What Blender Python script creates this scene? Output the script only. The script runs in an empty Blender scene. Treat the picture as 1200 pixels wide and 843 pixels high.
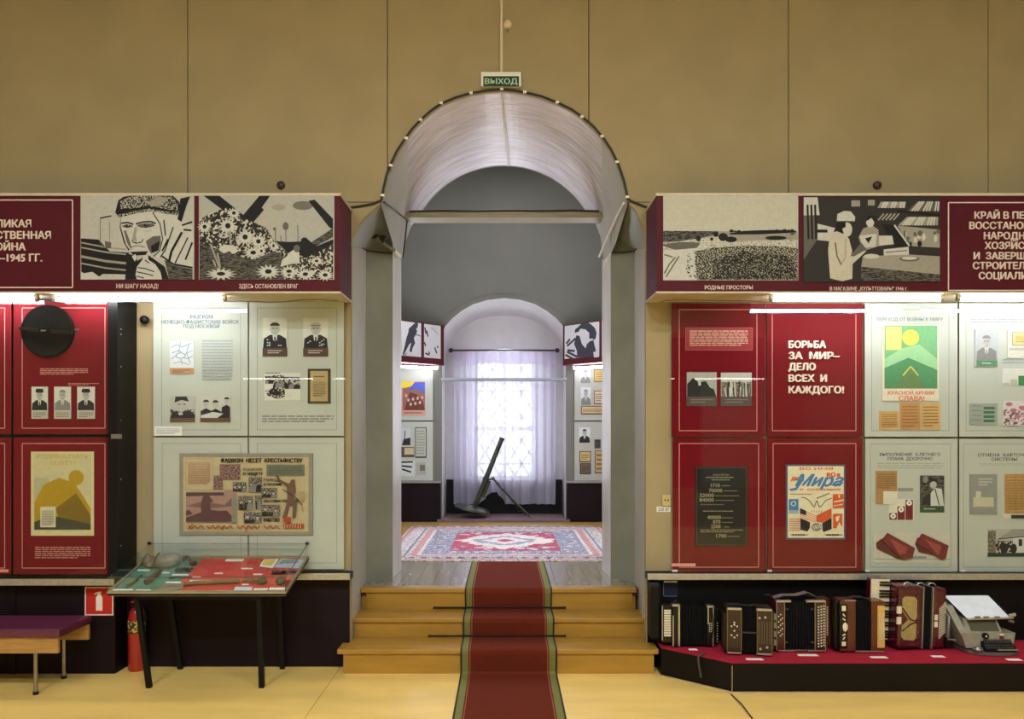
import bpy, bmesh, math, random
from mathutils import Vector, Matrix
from mathutils.geometry import tessellate_polygon

S = bpy.context.scene
COL = S.collection
PI = math.pi

# ------------------------------------------------------------------ camera
F = 900.0            # focal length in pixels of a 1200 x 843 frame
VX, VY = 592.0, 505.0  # principal axis in the frame (a shifted lens keeps the verticals upright)
EYE = 1.70
cam_data = bpy.data.cameras.new('camera')
cam_data.sensor_width = 36.0
cam_data.sensor_fit = 'HORIZONTAL'
cam_data.lens = 36.0 * F / 1200.0
cam_data.shift_x = (600.0 - VX) / 1200.0
cam_data.shift_y = (VY - 421.5) / 1200.0
cam_data.clip_start = 0.05
cam = bpy.data.objects.new('camera', cam_data)
cam.location = (0, 0, EYE)
cam.rotation_euler = (PI / 2, 0, 0)
COL.objects.link(cam)
S.camera = cam

# ------------------------------------------------------------------ world, exposure, light levels
w = bpy.data.worlds.new('world')
S.world = w
w.use_nodes = True
w.node_tree.nodes['Background'].inputs[0].default_value = (0.9, 0.93, 1.0, 1)
w.node_tree.nodes['Background'].inputs[1].default_value = 1.9
S.view_settings.view_transform = 'Standard'
S.view_settings.look = 'None'
S.view_settings.exposure = 0.0
S.view_settings.gamma = 1.0
S.view_settings.use_curve_mapping = False
try:
    S.cycles.max_bounces = 8
    S.cycles.transparent_max_bounces = 16
    S.cycles.sample_clamp_indirect = 4.0
    S.cycles.use_denoising = True
    S.cycles.caustics_reflective = False
    S.cycles.caustics_refractive = False
except Exception:
    pass
TUBE_POWER = 58.0       # emission of the fluorescent tubes under the headers
FAR_TUBE_POWER = 30.0
REAR_TUBE_POWER = 20.0
HALL_FILL_POWER = 122.0    # watts of each added, unseen lamp lighting the hall
WINDOW_POWER = 95.0    # daylight outside the far window
FAR_SIDE_FILL_POWER = 185.0  # added, unseen tubes that brighten the far room and the vault
FAR_FILL_POWER = 30.0   # added, unseen lamp that brightens the far room

def area(name, loc, rot, sx, sy, power, color, spread=PI):
    d = bpy.data.lights.new(name, 'AREA')
    d.shape = 'RECTANGLE'; d.size = sx; d.size_y = sy; d.energy = power; d.color = color; d.spread = spread
    o = bpy.data.objects.new(name, d); o.location = loc; o.rotation_euler = rot
    COL.objects.link(o)
    return o

area('window_daylight', (-0.01, 11.98, 1.9), (-PI / 2, 0, 0), 1.5, 2.4, WINDOW_POWER, (0.93, 0.95, 1.0))
portal = area('window_portal', (-0.01, 11.62, 1.9), (-PI / 2, 0, 0), 0.92, 2.0, 1.0, (1, 1, 1)); portal.data.cycles.is_portal = True
CEIL_Z = 5.6
area('far_fill_light', (0.0, 8.8, 5.22), (0, 0, 0), 0.9, 0.25, FAR_FILL_POWER, (1.0, 0.98, 0.94))  # fill light added inside the far room, out of view
HALL_FILLS = [(-2.6, 0.0), (0.0, 0.0), (2.6, 0.0), (-2.6, -1.7), (0.0, -1.7), (2.6, -1.7)]  # positions of the unseen lamps added to light the hall
for lx, ly in HALL_FILLS:
    area('hall_fill_light', (lx, ly, CEIL_Z - 0.14), (0, 0, 0), 1.2, 0.3, HALL_FILL_POWER, (0.88, 0.97, 1.0))

# ------------------------------------------------------------------ helpers
def P(x, y, Y):
    """frame position (x, y) at distance Y -> point in the room"""
    return Vector(((x - VX) * Y / F, Y, EYE + (VY - y) * Y / F))

def PXm(x, Y): return (x - VX) * Y / F
def PZm(y, Y): return EYE + (VY - y) * Y / F

def lin(c):
    out = []
    for v in c:
        v = v / 255.0
        out.append(v / 12.92 if v <= 0.04045 else ((v + 0.055) / 1.055) ** 2.4)
    return out

_M = {}
def mat(name, color, rough=0.6, metal=0.0, var=0.06, scale=14.0, bump=0.0, bscale=60.0, stretch=(1, 1, 1), coat=0.0, spec=None, color2=None, detail=3.0):
    """principled material, its colour broken up by noise"""
    if name in _M: return _M[name]
    m = bpy.data.materials.new(name); m.use_nodes = True
    nt = m.node_tree; b = nt.nodes['Principled BSDF']
    a = lin(color)
    c2 = lin(color2) if color2 else [max(0, v * (1 - var * 2)) for v in a]
    tc = nt.nodes.new('ShaderNodeTexCoord'); mp = nt.nodes.new('ShaderNodeMapping')
    mp.inputs['Scale'].default_value = stretch
    nt.links.new(tc.outputs['Object'], mp.inputs['Vector'])
    n = nt.nodes.new('ShaderNodeTexNoise'); n.inputs['Scale'].default_value = scale; n.inputs['Detail'].default_value = detail
    nt.links.new(mp.outputs['Vector'], n.inputs['Vector'])
    r = nt.nodes.new('ShaderNodeValToRGB')
    r.color_ramp.elements[0].position = 0.35; r.color_ramp.elements[1].position = 0.65
    r.color_ramp.elements[0].color = (*c2, 1); r.color_ramp.elements[1].color = (*a, 1)
    nt.links.new(n.outputs['Fac'], r.inputs['Fac'])
    nt.links.new(r.outputs['Color'], b.inputs['Base Color'])
    b.inputs['Roughness'].default_value = rough
    b.inputs['Metallic'].default_value = metal
    if spec is not None: b.inputs['Specular IOR Level'].default_value = spec
    if coat: b.inputs['Coat Weight'].default_value = coat; b.inputs['Coat Roughness'].default_value = 0.12
    if bump:
        n2 = nt.nodes.new('ShaderNodeTexNoise'); n2.inputs['Scale'].default_value = bscale; n2.inputs['Detail'].default_value = 4
        nt.links.new(mp.outputs['Vector'], n2.inputs['Vector'])
        bp = nt.nodes.new('ShaderNodeBump'); bp.inputs['Strength'].default_value = bump; bp.inputs['Distance'].default_value = 0.02
        nt.links.new(n2.outputs['Fac'], bp.inputs['Height']); nt.links.new(bp.outputs['Normal'], b.inputs['Normal'])
    _M[name] = m
    return m

def C(r, g, b, rough=0.65):
    return mat('ink_%d_%d_%d_%d' % (r, g, b, int(rough * 100)), (r, g, b), rough, var=0.04, scale=40, spec=0.25)

def speckle(name, c1, c2, scale=90.0, pos=0.5, soft=0.03, stretch=(1, 1, 1), rough=0.65, detail=2.5):
    """two inks broken up by a hard-edged noise: grain, crowds, foliage in printed pictures, carpet pile"""
    if name in _M: return _M[name]
    m = mat(name, c1, rough, scale=scale, stretch=stretch, color2=c2, spec=0.25, detail=detail)
    for n in m.node_tree.nodes:
        if n.type == 'VALTORGB':
            n.color_ramp.elements[0].position = max(0, pos - soft); n.color_ramp.elements[1].position = min(1, pos + soft)
    return m

def emission(name, color, strength):
    if name in _M: return _M[name]
    m = bpy.data.materials.new(name); m.use_nodes = True
    b = m.node_tree.nodes['Principled BSDF']
    b.inputs['Base Color'].default_value = (*color, 1)
    b.inputs['Emission Color'].default_value = (*color, 1); b.inputs['Emission Strength'].default_value = strength
    _M[name] = m
    return m

def glass(name, tint=(0.97, 0.99, 0.98), gain=1.0, rough=0.0):
    if name in _M: return _M[name]
    m = bpy.data.materials.new(name); m.use_nodes = True
    nt = m.node_tree; nt.nodes.clear()
    out = nt.nodes.new('ShaderNodeOutputMaterial'); mx = nt.nodes.new('ShaderNodeMixShader')
    tr = nt.nodes.new('ShaderNodeBsdfTransparent'); gl = nt.nodes.new('ShaderNodeBsdfGlossy')
    fr = nt.nodes.new('ShaderNodeLayerWeight'); fr.inputs['Blend'].default_value = 0.5
    pw = nt.nodes.new('ShaderNodeMath'); pw.operation = 'POWER'; pw.inputs[1].default_value = 5.0
    mt = nt.nodes.new('ShaderNodeMath'); mt.operation = 'MULTIPLY_ADD'; mt.inputs[1].default_value = 0.9; mt.inputs[2].default_value = 0.04 * gain
    nt.links.new(fr.outputs['Facing'], pw.inputs[0])
    tr.inputs['Color'].default_value = (*tint, 1); gl.inputs['Roughness'].default_value = rough
    nt.links.new(pw.outputs[0], mt.inputs[0]); nt.links.new(mt.outputs[0], mx.inputs[0])
    nt.links.new(tr.outputs[0], mx.inputs[1]); nt.links.new(gl.outputs[0], mx.inputs[2])
    nt.links.new(mx.outputs[0], out.inputs['Surface'])
    _M[name] = m
    return m

def sheer(name, color, see, trans):
    """thin woven cloth: partly open, partly lit from behind"""
    if name in _M: return _M[name]
    m = bpy.data.materials.new(name); m.use_nodes = True
    nt = m.node_tree; nt.nodes.clear()
    out = nt.nodes.new('ShaderNodeOutputMaterial')
    tr = nt.nodes.new('ShaderNodeBsdfTransparent'); df = nt.nodes.new('ShaderNodeBsdfDiffuse'); tl = nt.nodes.new('ShaderNodeBsdfTranslucent')
    m1 = nt.nodes.new('ShaderNodeMixShader'); m2 = nt.nodes.new('ShaderNodeMixShader')
    tc = nt.nodes.new('ShaderNodeTexCoord'); n = nt.nodes.new('ShaderNodeTexNoise'); n.inputs['Scale'].default_value = 6
    r = nt.nodes.new('ShaderNodeMapRange'); r.inputs['To Min'].default_value = see - 0.04; r.inputs['To Max'].default_value = see + 0.04
    nt.links.new(tc.outputs['Object'], n.inputs['Vector']); nt.links.new(n.outputs['Fac'], r.inputs['Value'])
    c = lin(color)
    df.inputs['Color'].default_value = (*c, 1); tl.inputs['Color'].default_value = (*c, 1)
    m1.inputs[0].default_value = trans
    nt.links.new(df.outputs[0], m1.inputs[1]); nt.links.new(tl.outputs[0], m1.inputs[2])
    nt.links.new(r.outputs[0], m2.inputs[0]); nt.links.new(m1.outputs[0], m2.inputs[1]); nt.links.new(tr.outputs[0], m2.inputs[2])
    nt.links.new(m2.outputs[0], out.inputs['Surface'])
    _M[name] = m
    return m

def tag(o, label=None, cat=None, group=None, kind=None):
    if label: o['label'] = label
    if cat: o['category'] = cat
    if group: o['group'] = group
    if kind: o['kind'] = kind
    return o

def thing(name, label, cat, loc=(0, 0, 0), rotz=0.0, group=None):
    o = bpy.data.objects.new(name, None)
    o.empty_display_size = 0.05
    o.location = loc; o.rotation_euler = (0, 0, rotz)
    COL.objects.link(o)
    return tag(o, label, cat, group)

def copy_tree(o, parent=None):
    c = o.copy(); COL.objects.link(c)
    if parent: c.parent = parent
    for ch in list(o.children): copy_tree(ch, c)
    return c

class MB:
    """collects shapes of one mesh object"""
    def __init__(s):
        s.v = []; s.f = []; s.mi = []; s.sm = []; s.mats = []
    def slot(s, m):
        if m not in s.mats: s.mats.append(m)
        return s.mats.index(m)
    def add(s, verts, faces, m, smooth=False):
        k = len(s.v); i = s.slot(m)
        s.v += [Vector(p) for p in verts]
        for f in faces:
            s.f.append(tuple(a + k for a in f)); s.mi.append(i); s.sm.append(smooth)
    def box(s, x0, x1, y0, y1, z0, z1, m, bevel=0.0, M=None):
        if bevel > 0:
            bm = bmesh.new(); bmesh.ops.create_cube(bm, size=1)
            for v in bm.verts:
                v.co = Vector(((x0 + x1) / 2 + v.co.x * (x1 - x0), (y0 + y1) / 2 + v.co.y * (y1 - y0), (z0 + z1) / 2 + v.co.z * (z1 - z0)))
            bmesh.ops.bevel(bm, geom=bm.edges[:], offset=bevel, segments=2, affect='EDGES', profile=0.6)
            bm.verts.index_update()
            vs = [v.co.copy() for v in bm.verts]; fs = [[v.index for v in f.verts] for f in bm.faces]
            bm.free()
        else:
            vs = [Vector(p) for p in ((x0, y0, z0), (x1, y0, z0), (x1, y1, z0), (x0, y1, z0), (x0, y0, z1), (x1, y0, z1), (x1, y1, z1), (x0, y1, z1))]
            fs = [(0, 3, 2, 1), (4, 5, 6, 7), (0, 1, 5, 4), (1, 2, 6, 5), (2, 3, 7, 6), (3, 0, 4, 7)]
        if M: vs = [M @ v for v in vs]
        s.add(vs, fs, m)
    def hexa(s, p, m):
        """eight corners: bottom ring then top ring"""
        s.add(p, [(0, 3, 2, 1), (4, 5, 6, 7), (0, 1, 5, 4), (1, 2, 6, 5), (2, 3, 7, 6), (3, 0, 4, 7)], m)
    def cone(s, p0, p1, r0, r1, m, n=16, caps=True, smooth=True):
        p0 = Vector(p0); p1 = Vector(p1); d = (p1 - p0).normalized()
        u = d.orthogonal().normalized(); v = d.cross(u)
        vs = []
        for p, r in ((p0, r0), (p1, r1)):
            for i in range(n):
                a = 2 * PI * i / n; vs.append(p + (u * math.cos(a) + v * math.sin(a)) * r)
        s.add(vs, [(i, (i + 1) % n, n + (i + 1) % n, n + i) for i in range(n)], m, smooth)
        if caps: s.add(vs, [tuple(range(n))[::-1], tuple(range(n, 2 * n))], m)
    def cyl(s, p0, p1, r, m, n=16, caps=True): s.cone(p0, p1, r, r, m, n, caps)
    def tube(s, pts, r, m, n=8):
        pts = [Vector(p) for p in pts]; vs = []; last = None
        for i, p in enumerate(pts):
            d = (pts[min(i + 1, len(pts) - 1)] - pts[max(i - 1, 0)]).normalized()
            u = d.orthogonal().normalized() if last is None else (last - d * last.dot(d)).normalized()
            last = u; v = d.cross(u)
            rr = r[i] if isinstance(r, (list, tuple)) else r
            vs += [p + (u * math.cos(2 * PI * k / n) + v * math.sin(2 * PI * k / n)) * rr for k in range(n)]
        fs = [(i * n + k, i * n + (k + 1) % n, (i + 1) * n + (k + 1) % n, (i + 1) * n + k) for i in range(len(pts) - 1) for k in range(n)]
        s.add(vs, fs, m, True)
        s.add(vs, [tuple(range(n))[::-1], tuple(range(len(vs) - n, len(vs)))], m)
    def lathe(s, prof, m, at=(0, 0, 0), axis='Z', n=24, M=None):
        """prof: (radius, height) pairs"""
        vs = []
        for r, h in prof:
            for i in range(n):
                a = 2 * PI * i / n; p = Vector((r * math.cos(a), r * math.sin(a), h))
                if axis == 'Y': p = Vector((p.x, -p.z, p.y))
                if axis == 'X': p = Vector((p.z, p.x, p.y))
                if M: p = M @ p
                vs.append(p + Vector(at))
        s.add(vs, [(j * n + i, j * n + (i + 1) % n, (j + 1) * n + (i + 1) % n, (j + 1) * n + i) for j in range(len(prof) - 1) for i in range(n)], m, True)
    def ball(s, c, rx, ry, rz, m, n=16, k=10, M=None):
        prof = [(max(1e-5, math.sin(PI * j / k)), -math.cos(PI * j / k)) for j in range(k + 1)]
        vs = []
        for r, h in prof:
            for i in range(n):
                a = 2 * PI * i / n; p = Vector((r * math.cos(a) * rx, r * math.sin(a) * ry, h * rz))
                if M: p = M @ p
                vs.append(p + Vector(c))
        s.add(vs, [(j * n + i, j * n + (i + 1) % n, (j + 1) * n + (i + 1) % n, (j + 1) * n + i) for j in range(k) for i in range(n)], m, True)
    def prism(s, pts, vec, m, side=None):
        """closed outline pts (3D, planar) pushed along vec"""
        pts = [Vector(p) for p in pts]; vec = Vector(vec); n = len(pts)
        tri = tessellate_polygon([pts])
        k = pts + [p + vec for p in pts]
        s.add(k, [tuple(t) for t in tri] + [tuple(i + n for i in t)[::-1] for t in tri], m)
        s.add(k, [(i, (i + 1) % n, n + (i + 1) % n, n + i) for i in range(n)], side or m)
    def grid(s, rows, m, smooth=True, pick=None):
        n = len(rows[0]); vs = [p for r in rows for p in r]
        if pick is None:
            s.add(vs, [(j * n + i, j * n + i + 1, (j + 1) * n + i + 1, (j + 1) * n + i) for j in range(len(rows) - 1) for i in range(n - 1)], m, smooth)
        else:
            for j in range(len(rows) - 1):
                for i in range(n - 1):
                    q = [rows[j][i], rows[j][i + 1], rows[j + 1][i + 1], rows[j + 1][i]]
                    s.add(q, [(0, 1, 2, 3)], pick(j, i), smooth)
    def build(s, name, parent=None, origin=None, merge=False):
        me = bpy.data.meshes.new(name)
        o = Vector(origin) if origin is not None else Vector((0, 0, 0))
        me.from_pydata([tuple(v - o) for v in s.v], [], s.f)
        for m in s.mats: me.materials.append(m)
        me.polygons.foreach_set('material_index', s.mi)
        me.polygons.foreach_set('use_smooth', s.sm)
        if merge:
            bm = bmesh.new(); bm.from_mesh(me); bmesh.ops.remove_doubles(bm, verts=bm.verts, dist=1e-4); bm.to_mesh(me); bm.free()
        me.update()
        ob = bpy.data.objects.new(name, me); COL.objects.link(ob)
        if parent is not None: ob.parent = parent
        else: ob.location = o
        return ob

# ---- lettering
_TX = {}
CAP = 0.7275
def glyphs(body, bold=0.0, extrude=0.0, shear=0.0):
    key = (body, bold, extrude, shear)
    if key not in _TX:
        cu = bpy.data.curves.new('lettering', 'FONT')
        cu.body = body; cu.size = 1.0; cu.offset = bold; cu.extrude = extrude; cu.shear = shear; cu.resolution_u = 2
        ob = bpy.data.objects.new('lettering', cu); COL.objects.link(ob)
        dg = bpy.context.evaluated_depsgraph_get()
        ev = ob.evaluated_get(dg); me = ev.to_mesh()
        vs = [v.co.copy() for v in me.vertices]; fs = [tuple(p.vertices) for p in me.polygons]
        ev.to_mesh_clear()
        bpy.data.objects.remove(ob); bpy.data.curves.remove(cu)
        _TX[key] = (vs, fs)
    return _TX[key]

class Art:
    """flat printed or painted work on a plane: positions are frame positions carried onto that plane"""
    def __init__(s, O, ex, ez, n):
        s.O = Vector(O); s.ex = Vector(ex); s.ez = Vector(ez); s.n = Vector(n).normalized()
        s.mb = MB(); s.k = 0; s.view()
    def view(s, ox=0.0, oy=0.0, k=1.0): s.ox, s.oy, s.ks = ox, oy, k; return s
    def w(s, x, y, off): return s.O + s.ex * (s.ox + x / s.ks) + s.ez * (s.oy + y / s.ks) + s.n * off
    def lay(s): s.k += 1; return s.k * 0.00005
    def slab(s, x0, y0, x1, y1, t, m, edge=None):
        """the sheet itself, t thick, its back on the plane"""
        a = [s.w(x0, y1, 0), s.w(x1, y1, 0), s.w(x1, y0, 0), s.w(x0, y0, 0)]
        b = [p + s.n * t for p in a]
        s.mb.add(a + b, [(4, 5, 6, 7)], m)
        s.mb.add(a + b, [(3, 2, 1, 0), (0, 1, 5, 4), (1, 2, 6, 5), (2, 3, 7, 6), (3, 0, 4, 7)], edge or m)
        s.O = s.O + s.n * t
        return s
    def poly(s, pts, m):
        o = s.lay(); q = [s.w(x, y, o) for x, y in pts]
        tri = tessellate_polygon([[Vector((x, y, 0)) for x, y in pts]])
        out = []
        for t in tri:
            nn = (q[t[1]] - q[t[0]]).cross(q[t[2]] - q[t[0]])
            out.append(tuple(t) if nn.dot(s.n) > 0 else tuple(t)[::-1])
        s.mb.add(q, out, m)
    def rect(s, x0, y0, x1, y1, m): s.poly([(x0, y0), (x1, y0), (x1, y1), (x0, y1)], m)
    def ell(s, cx, cy, rx, ry, m, n=18, a0=0, a1=2 * PI, rot=0.0):
        pts = []
        for i in range(n):
            a = a0 + (a1 - a0) * i / (n if a1 - a0 > 6.28 else n - 1)
            x, y = rx * math.cos(a), ry * math.sin(a)
            pts.append((cx + x * math.cos(rot) - y * math.sin(rot), cy + x * math.sin(rot) + y * math.cos(rot)))
        s.poly(pts, m)
    def line(s, pts, wd, m):
        o = s.lay()
        for (x0, y0), (x1, y1) in zip(pts, pts[1:]):
            d = math.hypot(x1 - x0, y1 - y0) or 1e-6; nx, ny = -(y1 - y0) / d * wd / 2, (x1 - x0) / d * wd / 2
            q = [s.w(x0 + nx, y0 + ny, o), s.w(x1 + nx, y1 + ny, o), s.w(x1 - nx, y1 - ny, o), s.w(x0 - nx, y0 - ny, o)]
            nn = (q[1] - q[0]).cross(q[2] - q[0])
            s.mb.add(q if nn.dot(s.n) > 0 else q[::-1], [(0, 1, 2, 3)], m)
    def frame(s, x0, y0, x1, y1, wd, m): s.line([(x0, y0), (x1, y0), (x1, y1), (x0, y1), (x0, y0)], wd, m)
    def text(s, body, x, base, cap, m, align='L', width=None, bold=0.02, extrude=0.0, shear=0.0, depth=0.0):
        """cap height in frame units; x is the start, centre or end; base is the baseline"""
        vs, fs = glyphs(body, 0.0, 0.5 if extrude else 0.0, shear)
        if not vs: return
        x0 = min(v.x for v in vs); x1 = max(v.x for v in vs); k = cap / CAP
        kx = width / (x1 - x0) if width else k
        wd = (x1 - x0) * kx
        sx = {'L': x, 'C': x - wd / 2, 'R': x - wd}[align]
        o = s.lay() + depth; s.k += 6
        d = bold * k
        for n_, (ddx, ddy) in enumerate(((0, 0),) if not bold else ((-d, 0), (d, 0), (0, -d * 0.6), (0, d * 0.6))):
            oo = o + n_ * (0.0003 if extrude else 0.00006)
            q = [s.w(sx + (v.x - x0) * kx + ddx, base - v.y * k + ddy, oo + (v.z + 0.5) * extrude if extrude else oo) for v in vs]
            s.mb.add(q, fs, m)
    def scribble(s, x0, y0, x1, y1, rows, m, seed=0, wd=None, ragged=True):
        """body copy too small to read in the photograph: rows of word-long strokes"""
        r = random.Random(seed); h = (y1 - y0) / rows
        for j in range(rows):
            y = y0 + (j + 0.5) * h; x = x0
            end = x1 - (r.random() * 0.35 * (x1 - x0) if ragged and j == rows - 1 else 0)
            while x < end - 0.5:
                L = min((0.05 + 0.10 * r.random()) * (x1 - x0), end - x)
                s.line([(x, y), (x + L, y)], wd or h * 0.42, m); x += L + 0.016 * (x1 - x0)
    def build(s, name, parent=None, origin=None): return s.mb.build(name, parent, origin)

def wall_art(Y): return Art(P(0, 0, Y), (Y / F, 0, 0), (0, 0, -Y / F), (0, -1, 0))
# ------------------------------------------------------------------ materials of the place
TAN = mat('tan_wall_panel', (160, 145, 111), 0.8, spec=0.2, var=0.05, scale=2.5, bump=0.08, bscale=180)
SEAM = mat('dark_seam', (52, 40, 24), 0.9)
FLOOR = mat('yellow_painted_floor', (248, 210, 122), 0.34, var=0.07, scale=1.6, bump=0.05, bscale=9, stretch=(1, 3, 1), coat=0.25)
STEPWOOD = mat('yellow_painted_step', (166, 124, 44), 0.38, var=0.08, scale=3, bump=0.05, bscale=12, stretch=(1, 6, 6), coat=0.15)
GREYPL = mat('grey_gloss_plaster', (176, 175, 170), 0.42, var=0.06, scale=3, bump=0.12, bscale=14)
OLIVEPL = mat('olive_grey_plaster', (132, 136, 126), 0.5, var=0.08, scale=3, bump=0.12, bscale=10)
SILVER = mat('pale_gloss_vault', (226, 220, 230), 0.27, var=0.12, scale=2.0, bump=0.55, bscale=3.0, stretch=(1.6, 7, 1.6), detail=6, coat=0.3)
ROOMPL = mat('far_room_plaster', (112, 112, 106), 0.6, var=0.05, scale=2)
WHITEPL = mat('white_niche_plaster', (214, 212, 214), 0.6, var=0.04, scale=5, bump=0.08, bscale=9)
DARK = mat('black_plum_board', (27, 14, 20), 0.55, spec=0.15, var=0.12, scale=5)
BLACK = mat('black_paint', (13, 13, 14), 0.5, spec=0.2, var=0.1)
MAROON = mat('maroon_board', (80, 19, 32), 0.6, spec=0.2, var=0.06, scale=3)
MAROONSIDE = mat('maroon_side', (88, 34, 46), 0.5, var=0.06, scale=3)
RED = mat('crimson_cloth_panel', (108, 10, 24), 0.8, var=0.02, scale=60, spec=0.15)
CREAM = mat('cream_panel', (182, 187, 179), 0.65, var=0.03, scale=3)
CREAMTRIM = mat('cream_trim', (196, 186, 164), 0.6)
ALU = mat('brushed_aluminium', (186, 184, 180), 0.35, 0.7, var=0.08, scale=40)
STEEL = mat('dull_steel', (150, 150, 150), 0.35, 0.9)
WHITE = mat('white_plastic', (226, 224, 216), 0.45, var=0.03)
CABLE = mat('black_cable', (18, 16, 16), 0.5)
PAPER = mat('white_paper', (232, 230, 224), 0.8, var=0.02)
IVORY = (206, 200, 184)
LETTER = C(222, 206, 196)

# ------------------------------------------------------------------ the hall
W = 5.55       # plane of the panelled wall
L = 0.476      # height of the passage floor
def struct(mb, name, merge=False):
    o = mb.build(name, merge=merge); o['kind'] = 'structure'; return o

HX0, HX1, HY0 = -5.2, 5.2, -2.6
f = MB()
seams = [HX0 - 0.1, -1.185, 1.452, HX1 + 0.1]
for a, b in zip(seams, seams[1:]):
    f.box(a + 0.002, b - 0.002, HY0, W, -0.05, 0.0, FLOOR)
f.box(HX0, HX1, HY0, W, -0.06, -0.012, SEAM)
struct(f, 'floor')
m = MB(); m.box(HX0, HX1, HY0, W + 0.1, CEIL_Z, CEIL_Z + 0.1, mat('white_ceiling', (200, 196, 186), 0.8)); struct(m, 'ceiling')
m = MB(); m.box(HX0 - 0.1, HX0, HY0, W + 0.1, 0, CEIL_Z, TAN); struct(m, 'wall_left')
m = MB(); m.box(HX1, HX1 + 0.1, HY0, W + 0.1, 0, CEIL_Z, TAN); struct(m, 'wall_right')
m = MB(); m.box(HX0, HX1, HY0 - 0.1, HY0, 0, CEIL_Z, TAN); struct(m, 'wall_rear')

# the panelled wall with its arch, one sheet beside the next
ARCH = [(447.5, 235), (450.5, 220), (454, 205), (458.6, 193), (466, 177), (476, 162), (484, 151), (493.4, 141), (505, 130.5), (517, 122), (534, 114.5),
        (552, 109.3), (570, 106.3), (588, 105), (602, 106.3), (615, 108.5), (634, 113), (653, 120.5), (669, 128.5), (682, 137.5), (695, 149), (705.6, 161),
        (715, 175), (723, 191), (730, 211), (735, 233)]
LEFTSIDE = [(411, 800), (411, 290), (413, 279), (418, 267), (426, 256), (436, 246.5), (444, 240)]
RIGHTSIDE = [(738, 239), (745, 246), (750.5, 258), (754, 270), (757, 292), (757, 800)]
def to_wall(pts): return [P(x, y, W) for x, y in pts]
wall = MB()
top, bot = -126, 780.7
g = 0.55
def sheet(pts): wall.prism(to_wall(pts), (0, 0.05, 0), TAN, TAN)
a454 = [p for p in ARCH if p[0] < 454]; 
sheet([(-300, top), (-14 - g, top), (-14 - g, bot), (-300, bot)])
sheet([(-14 + g, top), (220 - g, top), (220 - g, bot), (-14 + g, bot)])
sheet([(220 + g, top), (454 - g, top), (454 - g, 207)] + a454[::-1] + LEFTSIDE[::-1][:-1] + [(411, bot), (220 + g, bot)])
mid = [p for p in ARCH if 454.4 < p[0] < 690]
sheet([(454 + g, top), (690 - g, top), (690 - g, 144.5)] + mid[::-1] + [(454 + g, 204)])
rt = [p for p in ARCH if p[0] > 691]
sheet([(690 + g, top), (924 - g, top), (924 - g, bot), (757, bot)] + RIGHTSIDE[:-1][::-1] + rt[::-1] + [(690 + g, 145.5)])
sheet([(924 + g, top), (1158 - g, top), (1158 - g, bot), (924 + g, bot)])
sheet([(1158 + g, top), (1440, top), (1440, bot), (1158 + g, bot)])
for x, y0, y1 in ((-14, top, bot), (220, top, bot), (454, top, 198), (690, top, 140), (924, top, bot), (1158, top, bot)):
    a, b = P(x, y0, W), P(x, y1, W)
    wall.box(a.x - 0.02, a.x + 0.02, W + 0.02, W + 0.055, b.z, a.z, SEAM)
# joint of the small sheets beside the arch
for x0, x1 in ((404, 446), (737, 765)):
    a, b = P(x0, 237, W - 0.001), P(x1, 237, W - 0.001)
    wall.box(a.x, b.x, W - 0.001, W + 0.001, a.z - 0.003, a.z + 0.003, SEAM)
struct(wall, 'wall_front')

# masonry behind it: the passage
A0, A1 = Vector((-1.122, W + 0.02)), Vector((-1.122, 6.2))
Cl, Dl, El = Vector((-0.93, 6.35)), Vector((-0.913, 6.75)), Vector((-1.3, 7.13))
RA0, RA1 = Vector((1.022, W + 0.02)), Vector((1.045, 6.2))
Cr, Dr, Er = Vector((0.872, 6.35)), Vector((0.852, 6.75)), Vector((1.24, 7.13))
CX, CZ, R = -0.012, 3.2725, 0.894
def strip(p, q, z0, z1, m): pas.add([(p.x, p.y, z0), (q.x, q.y, z0), (q.x, q.y, z1[1]), (p.x, p.y, z1[0])], [(0, 1, 2, 3), (3, 2, 1, 0)][:1], m)
pas = MB()
for (a, b, c, d, e) in ((A0, A1, Cl, Dl, El), (RA0, RA1, Cr, Dr, Er)):
    strip(a, b, -0.02, (3.035, 3.17), GREYPL)
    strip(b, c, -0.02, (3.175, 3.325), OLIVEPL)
    strip(c, d, -0.02, (3.15, 3.20), mat('pale_jamb', (214, 212, 212), 0.35, var=0.1, scale=3, bump=0.2, bscale=10, stretch=(3, 3, 0.6)))
    strip(d, e, -0.02, (3.20, 3.68), GREYPL)
# rounded heads of the two side recesses
def head(front, back):
    rows = []
    for k in range(9):
        t = k / 8
        rows.append([fr.lerp(bk, t) for fr, bk in zip(front, back)])
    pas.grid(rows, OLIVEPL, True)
def qcurve(p0, p1, n, flip):
    out = []
    for i in range(n):
        a = PI / 2 * i / (n - 1)
        s_, c_ = math.sin(a), math.cos(a)
        out.append(p0.lerp(p1, i / (n - 1)))
    return out
fl = [P(x, y, W + 0.02) for x, y in LEFTSIDE[1:]] + [P(447.5, 235, W + 0.02)]
fr_ = [P(x, y, W + 0.02) for x, y in RIGHTSIDE[:-1][::-1]] + [P(735, 233, W + 0.02)]
head(fl, qcurve(Vector((-1.122, 6.2, 3.17)), Vector((-0.93, 6.35, 3.31)), len(fl), True))
head(fr_, qcurve(Vector((1.045, 6.2, 3.17)), Vector((0.872, 6.35, 3.31)), len(fr_), True))
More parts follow.
